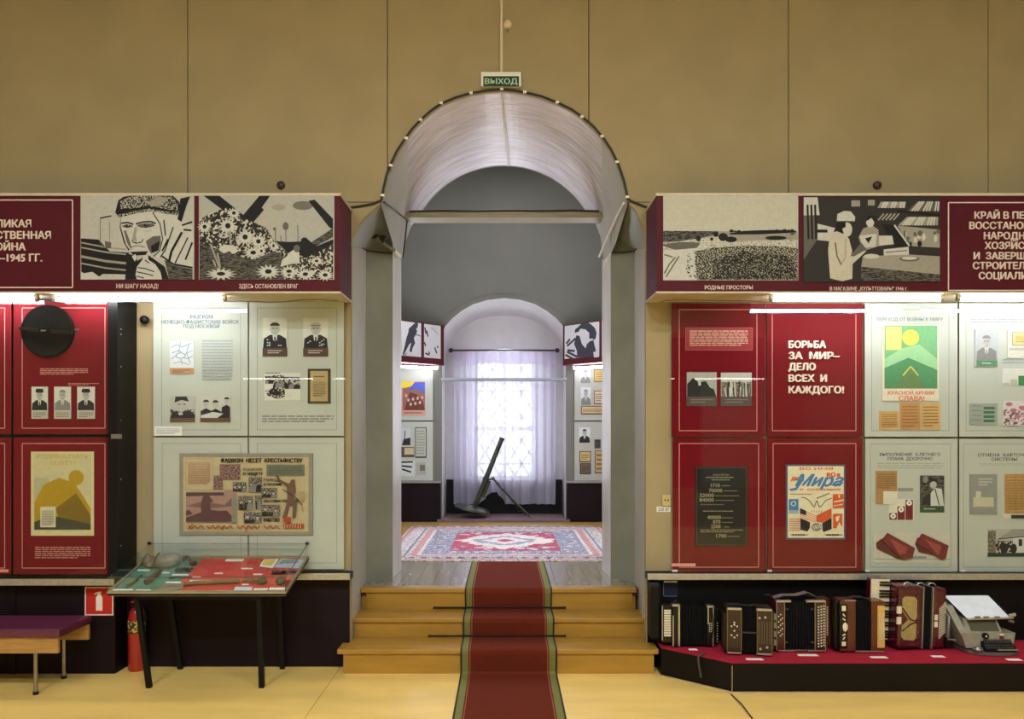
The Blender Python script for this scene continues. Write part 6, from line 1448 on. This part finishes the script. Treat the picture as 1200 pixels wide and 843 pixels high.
BELL = mat('black_bellows_cloth', (12, 12, 14), 0.7, spec=0.15, var=0.1); TRIMM = mat('nickel_trim', (196, 192, 184), 0.3, 0.8); BUTT = mat('pearl_button', (224, 214, 190), 0.35)
DWOOD = mat('dark_accordion_wood', (44, 26, 20), 0.35, var=0.2, scale=7, stretch=(6, 6, 1), coat=0.3); RWOOD = mat('red_brown_wood', (92, 42, 28), 0.35, var=0.2, scale=6, stretch=(6, 6, 1), coat=0.3); BLK2 = mat('black_lacquer', (14, 12, 13), 0.3, coat=0.2, spec=0.3); PEARL = mat('maroon_pearloid', (78, 10, 30), 0.25, var=0.2, scale=18, coat=0.5); GOLDG = mat('gold_grille', (176, 158, 104), 0.4, 0.3, var=0.1, scale=30)
def bellows(b, x0, x1, y0, y1, z0, z1, m, n):
    rows = []
    for k in range(2 * n + 1):
        x = x0 + (x1 - x0) * k / (2 * n); e = 0.0 if k % 2 else 0.008
        rows.append([Vector((x, y0 + e, z0 + e)), Vector((x, y0 + e, z1 - e)), Vector((x, y1 - e, z1 - e)), Vector((x, y1 - e, z0 + e)), Vector((x, y0 + e, z0 + e))])
    b.grid(rows, m, False)
def buttons(b, x0, x1, z0, z1, y, nx, nz, r, m, skew=0.0):
    for i in range(nx):
        for j in range(nz):
            x = x0 + (x1 - x0) * (i + 0.5) / nx; z = z0 + (z1 - z0) * (j + 0.5) / nz + skew * (i - (nx - 1) / 2)
            b.cone((x, y + 0.002, z), (x, y - 0.006, z), r, r * 0.8, m, 8)
def feet(t, xs, ys, m=BLACK):
    for x in xs:
        for y in ys:
            b = MB(); b.cyl((x, y, 0), (x, y, 0.01), 0.011, m, 10); b.build('foot', t)
def strap(t, pts, r=0.012, m=None):
    b = MB(); pts = [Vector(p) for p in pts]; rows = []
    for p in pts: rows.append([p + Vector((0, -r, 0)), p + Vector((0, r, 0)), p + Vector((0, r, 0.004)), p + Vector((0, -r, 0.004)), p + Vector((0, -r, 0))])
    b.grid(rows, m or mat('black_strap', (34, 30, 30), 0.5), False); b.build('strap', t)
def at_platform(x, Y): return (PXm(x, Y), Y, PT)
class Split:
    def __init__(s, t, name): s.t, s.name = t, name
    def __getattr__(s, fn):
        def call(*a, **k): b = MB(); getattr(b, fn)(*a, **k); b.build(s.name, s.t)
        return call
EACH = ('metal_trim', 'register_switch', 'bass_register', 'paper_bail', 'key_block')
def part(t, name, fn, under=None):
    if name in EACH: fn(Split(t, name)); return
    b = MB(); fn(b)
    if under: t = [c_ for c_ in t.children if c_.name.split('.')[0] == under][0]
    return b.build(name, t)
k5 = 5.2 / F
# 1 black accordion with white keys
Y0 = 5.31; t = thing('accordion', 'black accordion with pale keys standing beside the steps', 'accordion', at_platform(807, Y0)); s = Y0 / F
X = lambda x: (x - 807) * s; Z = lambda y: (760 - y) * s
part(t, 'treble_casing', lambda b: b.box(X(789), X(798), 0.01, 0.19, 0.01, Z(710), BLK2, 0.008))
part(t, 'keyboard', lambda b: (b.box(X(777), X(790), 0.03, 0.11, 0.03, Z(711), BLK2, 0.004), [b.box(X(779), X(787), 0.021, 0.031, Z(747 - 2.9 * k) , Z(745 - 2.9 * k), BUTT) for k in range(11)]))
part(t, 'metal_trim', lambda b: (b.box(X(795), X(797), 0.004, 0.012, 0.012, Z(710), TRIMM), b.box(X(788.5), X(789.7), 0.004, 0.012, 0.012, Z(722), TRIMM), b.box(X(776.6), X(777.6), 0.026, 0.034, Z(752), Z(711), TRIMM), b.box(X(788), X(797), 0.004, 0.05, Z(711), Z(709), TRIMM), b.box(X(829), X(837), 0.004, 0.05, Z(712.5), Z(710.5), TRIMM), b.box(X(829.5), X(830.8), 0.004, 0.012, Z(732), Z(712), TRIMM), b.box(X(835.4), X(836.6), 0.004, 0.012, 0.012, Z(712), TRIMM)))
part(t, 'bellows', lambda b: bellows(b, X(798), X(829), 0.014, 0.185, 0.014, Z(711.5), BELL, 9))
part(t, 'bass_casing', lambda b: b.box(X(829), X(837.5), 0.01, 0.19, 0.01, Z(711), BLK2, 0.008))
part(t, 'bass_buttons', lambda b: (buttons(b, X(831), X(835), Z(742), Z(730), 0.01, 2, 5, 0.004, BUTT), b.box(X(837.5), X(845), 0.03, 0.15, 0.02, Z(714), BLK2, 0.006), buttons(b, X(840), X(844), Z(755), Z(730), 0.03, 1, 8, 0.004, BUTT)))
strap(t, [(X(833), 0.0, 0.02), (X(835), -0.012, Z(740)), (X(836), -0.014, Z(733)), (X(834.5), 0.03, Z(708))]); strap(t, [(X(790), 0.06, Z(709)), (X(795), 0.06, Z(705.5)), (X(799), 0.07, Z(709))])
feet(t, (X(793), X(834)), (0.04, 0.16))
# 2 dark inlaid accordion
Y0 = 5.13; t = thing('accordion', 'dark brown accordion with pale inlay and closed black bellows, second from the steps', 'accordion', at_platform(875, Y0), math.radians(-9)); s = Y0 / F
X = lambda x: (x - 875) * s; Z = lambda y: (769 - y) * s
zt = Z(713.5)
part(t, 'treble_casing', lambda b: b.box(X(852.5), X(870), 0, 0.17, 0.012, zt, DWOOD, 0.006))
part(t, 'bellows', lambda b: bellows(b, X(870), X(886.5), 0.006, 0.165, 0.016, Z(715), BELL, 5))
part(t, 'bass_casing', lambda b: b.box(X(886.5), X(904), 0, 0.17, 0.012, zt, DWOOD, 0.006))
part(t, 'metal_trim', lambda b: ([b.box(X(x0), X(x1), -0.003, 0.012, zt - 0.012, zt + 0.002, TRIMM, 0.002) for x0, x1 in ((853, 869.5), (886, 903.5))], [b.box(X(x0), X(x1), -0.003, 0.008, 0.010, 0.022, TRIMM, 0.002) for x0, x1 in ((853, 869.5), (886, 903.5))], [b.box(X(x) - 0.003, X(x) + 0.003, -0.003, 0.01, 0.012, zt, mat('dull_brass', (120, 100, 66), 0.4, 0.6)) for x in (853, 869, 887, 903.5)]))
part(t, 'inlay', lambda b: ([b.cone((X(861) + dx * 0.018, -0.004, Z(740) + dz), (X(861) + dx * 0.018, 0.001, Z(740) + dz), 0.006, 0.006, BUTT, 6) for dx, dz in ((0, 0), (0, 0.04), (-1, 0.03), (1, 0.03), (0, -0.045), (-1, -0.03), (1, -0.03), (0, 0.055))], [b.cone((X(x), -0.004, Z(y)), (X(x), 0.001, Z(y)), 0.008, 0.008, TRIMM, 8) for x, y in ((889.5, 724), (896, 723), (890.5, 760), (898, 758))]))
part(t, 'bellows_strap', lambda b: b.box(X(869), X(888), -0.004, 0.004, Z(742.5), Z(740.5), mat('black_strap', (34, 30, 30), 0.5)))
part(t, 'grille_slats', lambda b: [b.box(X(888.5 + 3 * k), X(889.8 + 3 * k), -0.004, 0.001, Z(754), Z(728), mat('worn_slat', (86, 66, 46), 0.5)) for k in range(5)])
part(t, 'key_block', lambda b: (b.box(X(904), X(906.3), 0.02, 0.14, 0.04, Z(716), BLK2), [b.box(X(905), X(909), 0.03, 0.06, Z(723 + k * 10 + 4), Z(723 + k * 10 - 3), mat('dull_key', (120, 116, 104), 0.5)) for k in range(4)], b.box(X(849), X(852.5), 0.02, 0.15, 0.03, Z(720), BLK2, 0.003)))
strap(t, [(X(857), 0.08, zt), (X(864), 0.08, zt + 0.012), (X(872), 0.08, zt + 0.004), (X(889), 0.08, zt + 0.006), (X(899), 0.08, zt)])
feet(t, (X(857), X(900)), (0.03, 0.14))
# 3 bayan with many round buttons
Y0 = 5.21; t = thing('accordion', 'button accordion with rows of round pale buttons and a strap lying on top', 'accordion', at_platform(940, Y0)); s = Y0 / F
X = lambda x: (x - 940) * s; Z = lambda y: (765 - y) * s
zt = Z(704.5)
part(t, 'bass_casing', lambda b: b.box(X(910), X(919), 0, 0.18, 0.012, zt, mat('oxblood_lacquer', (58, 22, 22), 0.3, coat=0.4), 0.004))
part(t, 'bass_inlay', lambda b: [b.cone((X(914.5) + math.sin(k * 2.1) * 0.014, -0.005, Z(733) + (k - 6) * 0.012), (X(914.5) + math.sin(k * 2.1) * 0.014, 0.001, Z(733) + (k - 6) * 0.012), 0.005, 0.005, BUTT, 6) for k in range(13)])
part(t, 'bellows', lambda b: bellows(b, X(919), X(955), 0.006, 0.175, 0.016, Z(706), BELL, 10))
part(t, 'treble_casing', lambda b: b.box(X(955), X(967.5), 0, 0.18, 0.012, zt, DWOOD, 0.004))
part(t, 'metal_trim', lambda b: ([b.box(X(x0), X(x1), -0.003, 0.03, zt - 0.010, zt + 0.003, TRIMM, 0.002) for x0, x1 in ((909.5, 927), (945, 967.5))], [b.box(X(x0), X(x1), -0.003, 0.02, 0.008, 0.016, TRIMM) for x0, x1 in ((912, 930), (947, 967.5))], [b.box(X(x) - 0.002, X(x) + 0.002, -0.004, 0.002, 0.014, zt, mat('pale_edge', (150, 128, 96), 0.5)) for x in (910, 919.3, 955, 967.3)], [b.ball((X(x), 0.002, Z(y)), 0.014, 0.008, 0.009, mat('dark_clasp', (60, 56, 48), 0.4, 0.5), 10, 6) for x in (922, 952) for y in (714.5, 753.5)]))
part(t, 'melody_buttons', lambda b: buttons(b, X(957.5), X(967), Z(759), Z(709.5), -0.002, 3, 15, 0.0058, BUTT, 0.004), 'treble_casing')
part(t, 'fingerboard', lambda b: (b.prism([Vector((X(967.5), 0.05, 0.03)), Vector((X(979), 0.07, 0.03)), Vector((X(977), 0.07, zt)), Vector((X(967.5), 0.05, zt))], (0, 0.1, 0), RWOOD), buttons(b, X(968), X(972), Z(749), Z(711), 0.052, 1, 15, 0.005, BUTT), buttons(b, X(972), X(975.6), Z(748), Z(713), 0.06, 1, 14, 0.005, BUTT)))
part(t, 'base_plate', lambda b: b.box(X(915), X(963), 0.02, 0.16, 0.006, 0.014, mat('pale_edge', (150, 128, 96), 0.5)))
strap(t, [(X(911), 0.09, zt + 0.002), (X(922), 0.09, zt + 0.02), (X(938), 0.085, zt + 0.022), (X(950), 0.08, zt + 0.042), (X(958), 0.09, zt + 0.022), (X(964), 0.09, zt + 0.003)], 0.03, mat('dusty_strap', (110, 92, 92), 0.6))
strap(t, [(X(903), 0.12, zt + 0.012), (X(908), 0.12, zt + 0.016), (X(912), 0.11, zt + 0.003)], 0.015)
feet(t, (X(918), X(960)), (0.03, 0.15))
# 4 small wooden accordion
Y0 = 5.19; t = thing('accordion', 'small red-brown wooden accordion with a black openwork front and yellow button plate', 'accordion', at_platform(1008, Y0)); s = Y0 / F
X = lambda x: (x - 1008) * s; Z = lambda y: (766 - y) * s
zt = Z(704)
part(t, 'treble_casing', lambda b: b.box(X(985), X(1003), 0, 0.12, 0.012, zt, RWOOD, 0.006))
part(t, 'openwork_front', lambda b: (b.box(X(983.5), X(993), -0.006, 0.02, Z(760), Z(708.5), BLK2, 0.004), [b.box(X(986), X(990.5), -0.009, -0.004, Z(y0), Z(y1), BUTT) for y0, y1 in ((716, 710), (757, 752))], [b.box(-0.011, 0.011, -0.009, -0.004, -0.004, 0.004, BUTT, 0, Matrix.Translation((X(988.5), 0, Z(y))) @ Matrix.Rotation(a_, 4, 'Y')) for y, a_ in ((721, 0.9), (726, 0.6), (744, -0.5), (748, -0.9))], b.ball((X(990), -0.003, Z(735)), 0.02, 0.006, 0.036, BUTT, 14, 8)))
part(t, 'keyboard', lambda b: b.box(X(980), X(985), 0.02, 0.10, 0.02, zt - 0.004, BLK2, 0.004))
part(t, 'bellows', lambda b: bellows(b, X(1003), X(1021), 0.005, 0.115, 0.016, Z(704.5), BELL, 6))
part(t, 'bass_casing', lambda b: b.box(X(1021), X(1036.5), 0, 0.12, 0.012, Z(705), RWOOD, 0.005))
part(t, 'button_plate', lambda b: (b.box(X(1028), X(1036.6), -0.006, 0.01, Z(759.5), Z(710), mat('yellow_celluloid', (206, 166, 90), 0.4), 0.004), buttons(b, X(1029), X(1036), Z(750), Z(719), -0.006, 3, 15, 0.004, BUTT, 0.003)))
part(t, 'metal_trim', lambda b: (b.box(X(990), X(1003), -0.003, 0.02, zt - 0.006, zt + 0.002, mat('dusty_pink_edge', (150, 110, 100), 0.5)), b.box(X(1003), X(1036), -0.002, 0.01, 0.008, 0.016, mat('dusty_pink_edge', (150, 110, 100), 0.5))))
strap(t, [(X(996), 0.06, zt), (X(1005), 0.06, zt + 0.012), (X(1014), 0.06, zt + 0.01), (X(1024), 0.06, Z(705))], 0.02)
feet(t, (X(990), X(1031)), (0.03, 0.10))
# 5 big maroon piano accordion, leaning
Y0 = 5.25; t = thing('piano_accordion', 'large maroon piano accordion with white keys and gold grille leaning on the platform', 'accordion', at_platform(1078, Y0), math.radians(6)); s = Y0 / F
X = lambda x: (x - 1078) * s; Z = lambda y: (765 - y) * s
zt = Z(690)
t.rotation_euler = (0, math.radians(2.0), math.radians(6))
part(t, 'treble_casing', lambda b: b.box(X(1049), X(1080), 0, 0.19, 0.014, zt, PEARL, 0.022))
part(t, 'keyboard', lambda b: (b.box(X(1024.5), X(1049), 0.10, 0.15, 0.06, Z(684.5), PEARL, 0.006), [b.box(X(1025), X(1048), 0.092, 0.102, Z(684.8 + 3.42 * k + 3.2), Z(684.8 + 3.42 * k), BUTT) for k in range(21)]))
part(t, 'black_keys', lambda b: [b.box(X(1035), X(1048.5), 0.080, 0.093, Z(684.8 + 3.42 * k + 4.2), Z(684.8 + 3.42 * k + 2.4), BLK2) for k in range(20) if k % 7 not in (2, 6)], 'keyboard')
def oct_(b):
    pts = [(1054, 704), (1058, 701.5), (1069, 702), (1072, 705), (1072.5, 726), (1070, 730), (1072, 733), (1072, 750), (1069, 753), (1057, 752), (1053.5, 748), (1054, 736), (1062, 729), (1054, 718)]
    b.prism([Vector((X(x), -0.004, Z(y))) for x, y in pts], (0, 0.005, 0), GOLDG)
part(t, 'grille', oct_)
part(t, 'grille_bars', lambda b: (b.tube([(X(1054), -0.006, Z(715)), (X(1064), -0.006, Z(728)), (X(1073), -0.006, Z(731))], 0.005, PEARL, 6), b.tube([(X(1054), -0.006, Z(742)), (X(1064), -0.006, Z(734)), (X(1073), -0.006, Z(731))], 0.005, PEARL, 6)), 'grille')
part(t, 'register_switch', lambda b: [b.box(X(1047), X(1052.5), -0.012, 0.0, Z(y1), Z(y0), BUTT, 0.003) for y0, y1 in ((713, 721.5), (725.5, 734))])
part(t, 'bellows', lambda b: bellows(b, X(1081), X(1091.5), 0.004, 0.186, 0.016, zt - 0.004, BELL, 4))
part(t, 'metal_trim', lambda b: ([b.box(X(x) - 0.003, X(x) + 0.003, -0.004, 0.19, 0.014, zt, TRIMM) for x in (1080.3, 1092.2)], [b.tube([(X(x), 0.06, zt), (X(x + 2), 0.06, zt + 0.014), (X(x + 7), 0.06, zt + 0.014), (X(x + 9), 0.06, zt)], 0.005, TRIMM, 8) for x in (1062, 1079, 1093)]))
part(t, 'bass_casing', lambda b: b.box(X(1092.5), X(1110), 0, 0.19, 0.014, zt - 0.006, PEARL, 0.024))
part(t, 'bass_buttons', lambda b: [b.cone((X(1101 + 1.4 * i), 0.002, Z(712 + 1.75 * j - 1.4 * i + 3)), (X(1101 + 1.4 * i), -0.007, Z(712 + 1.75 * j - 1.4 * i + 3)), 0.0036, 0.003, BUTT, 6) for i in range(6) for j in range(21)], 'bass_casing')
part(t, 'bass_register', lambda b: [b.box(X(1094.5), X(1098.5), -0.008, 0.0, Z(y1), Z(y0), BUTT, 0.002) for y0, y1 in ((722.5, 729), (730.5, 737))])
strap(t, [(X(1096), 0.1, zt), (X(1101), 0.1, zt + 0.01), (X(1106), 0.1, zt - 0.004)], 0.025)
feet(t, (X(1056), X(1104)), (0.04, 0.15))
# typewriter
Y0 = 5.11; t = thing('teleprinter', 'grey teletype machine with a sheet of paper at the end of the platform', 'typewriter', at_platform(1160, Y0)); s = Y0 / F
GREYM = mat('grey_hammer_enamel', (150, 146, 134), 0.4, 0.1, var=0.1, scale=30); GREYD = mat('dark_grey_enamel', (70, 72, 72), 0.4)
X = lambda zx: (1100 + zx / 9.37 - 1155) * s; Z = lambda zy: (770 - 690 - zy / 9.37) * s
part(t, 'base', lambda b: b.prism([Vector((X(340) if k < 1 else X(340) + (X(925) - X(340)) * (0.5 - 0.5 * math.cos(PI * k / 12)), 0.10 - 0.10 * math.sin(PI * k / 12), 0.004)) for k in range(13)] + [Vector((X(925), 0.3, 0.004)), Vector((X(340), 0.3, 0.004))], (0, 0, 0.022), mat('grey_base_casting', (104, 100, 96), 0.4, 0.3)))
part(t, 'front_panel', lambda b: (b.hexa([(X(330), 0.075, Z(690)), (X(850), 0.075, Z(690)), (X(850), 0.24, Z(690)), (X(330), 0.24, Z(690)), (X(270), 0.075, Z(520)), (X(880), 0.075, Z(520)), (X(880), 0.24, Z(520)), (X(270), 0.24, Z(520))], GREYM),))
part(t, 'window_frame', lambda b: (b.hexa([(X(330), 0.08, Z(520)), (X(740), 0.08, Z(520)), (X(740), 0.2, Z(520)), (X(330), 0.2, Z(520)), (X(330), 0.115, Z(370)), (X(700), 0.115, Z(370)), (X(700), 0.2, Z(370)), (X(330), 0.2, Z(370))], GREYM), b.hexa([(X(395), 0.078, Z(498)), (X(705), 0.078, Z(498)), (X(705), 0.1, Z(498)), (X(395), 0.1, Z(498)), (X(370), 0.108, Z(390)), (X(682), 0.108, Z(390)), (X(682), 0.13, Z(390)), (X(370), 0.13, Z(390))], mat('smoked_window', (78, 80, 70), 0.2))))
part(t, 'casing_side', lambda b: b.prism([Vector((X(270), 0.075, Z(540))), Vector((X(180), 0.16, Z(250))), Vector((X(180), 0.34, Z(220))), Vector((X(270), 0.34, Z(540)))], (X(340) - X(260), 0, 0), GREYM))
part(t, 'rear_casing', lambda b: b.hexa([(X(180), 0.2, Z(640)), (X(800), 0.2, Z(640)), (X(800), 0.4, Z(640)), (X(180), 0.4, Z(640)), (X(180), 0.2, Z(235)), (X(800), 0.2, Z(300)), (X(800), 0.4, Z(250)), (X(180), 0.4, Z(205))], GREYD))
part(t, 'side_arm', lambda b: (b.tube([(X(185), 0.14, Z(600)), (X(190), 0.13, Z(360)), (X(183), 0.2, Z(320)), (X(190), 0.26, Z(300))], 0.012, mat('grey_base_casting', (104, 100, 96), 0.4, 0.3), 8), b.box(X(175), X(260), 0.15, 0.3, 0.02, Z(620), BLACK, 0.01), b.tube([(X(170), 0.12, Z(610)), (X(255), 0.12, Z(620))], 0.006, TRIMM, 6)))
part(t, 'knob', lambda b: (b.cyl((X(535), 0.075, Z(550)), (X(535), 0.058, Z(550)), 0.02, BLACK, 18), b.cyl((X(535), 0.058, Z(550)), (X(535), 0.055, Z(550)), 0.008, TRIMM, 12)))
part(t, 'badge', lambda b: (b.box(X(700), X(745), 0.068, 0.076, Z(585), Z(548), mat('dark_red_badge', (90, 24, 30), 0.4), 0.003), b.box(X(700), X(745), 0.068, 0.076, Z(548), Z(528), BUTT)))
part(t, 'keyboard', lambda b: (b.hexa([(X(490), 0.012, 0.03), (X(830), 0.012, 0.03), (X(830), 0.075, 0.05), (X(490), 0.075, 0.05), (X(490), 0.012, 0.045), (X(830), 0.012, 0.045), (X(830), 0.075, Z(610)), (X(490), 0.075, Z(610))], BLACK), [b.cyl((X(500 + 29 * i + 8 * j), 0.02 + 0.017 * j, 0.05 + 0.013 * j), (X(500 + 29 * i + 8 * j), 0.019 + 0.017 * j, 0.058 + 0.013 * j), 0.006, GREYD, 8) for i in range(11) for j in range(4)], b.box(X(610), X(830), 0.006, 0.014, 0.04, 0.046, TRIMM)))
part(t, 'reel', lambda b: (b.lathe([(0.03, 0.0), (0.034, 0.008), (0.03, 0.016), (0.02, 0.016), (0.018, 0.006)], STEEL, (X(425), 0.04, 0.03), 'Z', 24),))
part(t, 'paper_sheet', lambda b: b.hexa([(X(345), 0.08, Z(362)), (X(825), 0.08, Z(352)), (X(825), 0.084, Z(348)), (X(345), 0.084, Z(356)), (X(245), 0.24, Z(168)), (X(750), 0.24, Z(166)), (X(750), 0.245, Z(162)), (X(245), 0.245, Z(163))], mat('bluish_paper', (214, 220, 230), 0.6)))
part(t, 'paper_bail', lambda b: (b.cyl((X(340), 0.072, Z(366)), (X(850), 0.072, Z(352)), 0.007, TRIMM, 10), b.cyl((X(820), 0.08, Z(330)), (X(880), 0.08, Z(318)), 0.012, TRIMM, 12), b.cyl((X(810), 0.085, Z(385)), (X(868), 0.085, Z(400)), 0.009, STEEL, 10), b.tube([(X(765), 0.245, Z(170)), (X(800), 0.15, Z(270)), (X(830), 0.08, Z(345))], 0.005, BLACK, 6), [b.box(X(x), X(x + 60), 0.066, 0.076, Z(350), Z(332), STEEL, 0.003) for x in (425, 520, 640)]))
feet(t, (X(380), X(880)), (0.08, 0.27)); part(t, 'rear_foot', lambda b: b.box(X(180), X(800), 0.24, 0.36, 0.0, Z(640), BLACK))
for x, y, w_, nm in ((812, 761.5, 10, 'before the black accordion with pale keys'), (884, 773, 20, 'before the dark inlaid accordion'), (946.5, 768.2, 24, 'before the button accordion'), (1029.5, 770.7, 20, 'before the small wooden accordion'), (1099, 769.7, 15, 'before the large maroon piano accordion'), (1188, 773.5, 17, 'at the front edge by the teletype')):
    Yc = (EYE - PT) * F / (y - VY); xx = PXm(x, Yc); hw = w_ * Yc / F / 2
    b = MB(); b.prism([Vector((xx - hw, Yc - 0.018, PT)), Vector((xx + hw, Yc - 0.022, PT)), Vector((xx + hw * 0.92, Yc + 0.02, PT)), Vector((xx - hw * 0.95, Yc + 0.02, PT))], (0, 0, 0.0015), PAPER); o = b.build('caption_card', None, (xx, Yc, PT)); tag(o, 'white caption card on the red platform cloth ' + nm, 'card')
nt_ = thing('wall_notice', 'small dark blue notice with a white top on the black board over the first accordion', 'notice', P(785, 700, 5.52))
a = wall_art(5.53); a.slab(777, 681, 794, 699.5, 0.006, C(24, 26, 50)); a.build('plate', nt_, nt_.location)
a = wall_art(5.524); a.rect(778, 681, 793.5, 683, PAPER); a.line([(777.5, 684), (777.5, 698), (779, 699), (793, 699)], 0.6, C(120, 124, 130)); a.build('edge_marks', nt_, nt_.location)
loose_wire('floor_cord', 'dark cord lying on the floor before the platform corner', [(PXm(857, 4.94), 4.94, 0.004), (PXm(862, 4.86), 4.86, 0.004), (PXm(869, 4.76), 4.76, 0.004), (PXm(882, 4.52), 4.52, 0.004)], 0.004)
loose_wire('platform_cord', 'dark cord hanging over the angled side of the platform', [(PXm(826, 5.18), 5.18, PT + 0.004), (PXm(817, 5.13), 5.10, PT + 0.006), (PXm(819, 5.10), 5.115, 0.16), (PXm(822, 5.09), 5.10, 0.06)], 0.006, mat('grey_cord', (70, 66, 64), 0.5))

t = thing('added_fill_lamp', 'added white lamp brightening the far room from its vault', 'added light', (0, 8.8, 5.36))  # unseen fixture added to go with the far room fill light
b = MB(); b.box(-0.5, 0.5, 8.65, 8.95, 5.25, 5.30, WHITE, 0.01); b.build('housing', t, t.location)
b = MB(); [b.cyl((x, 8.8, 5.30), (x, 8.8, 5.51), 0.008, STEEL, 8) for x in (-0.3, 0.3)]; b.build('rod', t, t.location)
# ------------------------------------------------------------------ hall behind the viewer: added, unseen lamps and the opposite display wall
for k, (lx, ly) in enumerate(HALL_FILLS):
    t = thing('added_fill_lamp', 'added white ceiling lamp that lights the hall', 'added light', (lx, ly, CEIL_Z), 0, 'added hall lamps')
    b = MB(); b.box(lx - 0.65, lx + 0.65, ly - 0.18, ly + 0.18, CEIL_Z - 0.10, CEIL_Z, WHITE, 0.01); b.build('housing', t, t.location)
    b = MB(); b.box(lx - 0.6, lx + 0.6, ly - 0.15, ly + 0.15, CEIL_Z - 0.125, CEIL_Z - 0.1, emission('added_lamp_glow', (1.0, 0.95, 0.85), 3.0)); b.build('diffuser', t, t.location)
t = thing('display_header', 'maroon header board on the wall behind the viewer', 'display header', (0, HY0 + 0.2, HZ0)); b = MB(); b.box(-4.6, 4.6, HY0 + 0.003, HY0 + 0.38, HZ0, HZ1, MAROON); b.build('box', t, t.location)
RT = emission('rear_tube_glow', (0.92, 0.95, 1.0), REAR_TUBE_POWER)
for k in range(6):
    x = -3.9 + 1.55 * k
    tube_lamp('fluorescent tube under the header behind the viewer', (x - 0.6, HY0 + 0.34, 2.592), (x + 0.6, HY0 + 0.34, 2.592), RT, 0.014, 'tubes of the opposite display wall')
for k in range(8):
    x0 = -4.5 + 1.14 * k
    b = MB(); b.box(x0, x0 + 1.08, HY0 + 0.003, HY0 + 0.03, 0.7, HZ0 - 0.01, RED if k in (0, 1, 5, 6) else CREAM); o = b.build('display_board', None, (x0 + 0.54, HY0 + 0.02, 0.7)); tag(o, 'plain %s display panel behind the viewer' % ('red' if k in (0, 1, 5, 6) else 'cream'), 'display board', 'panels of the opposite display wall')
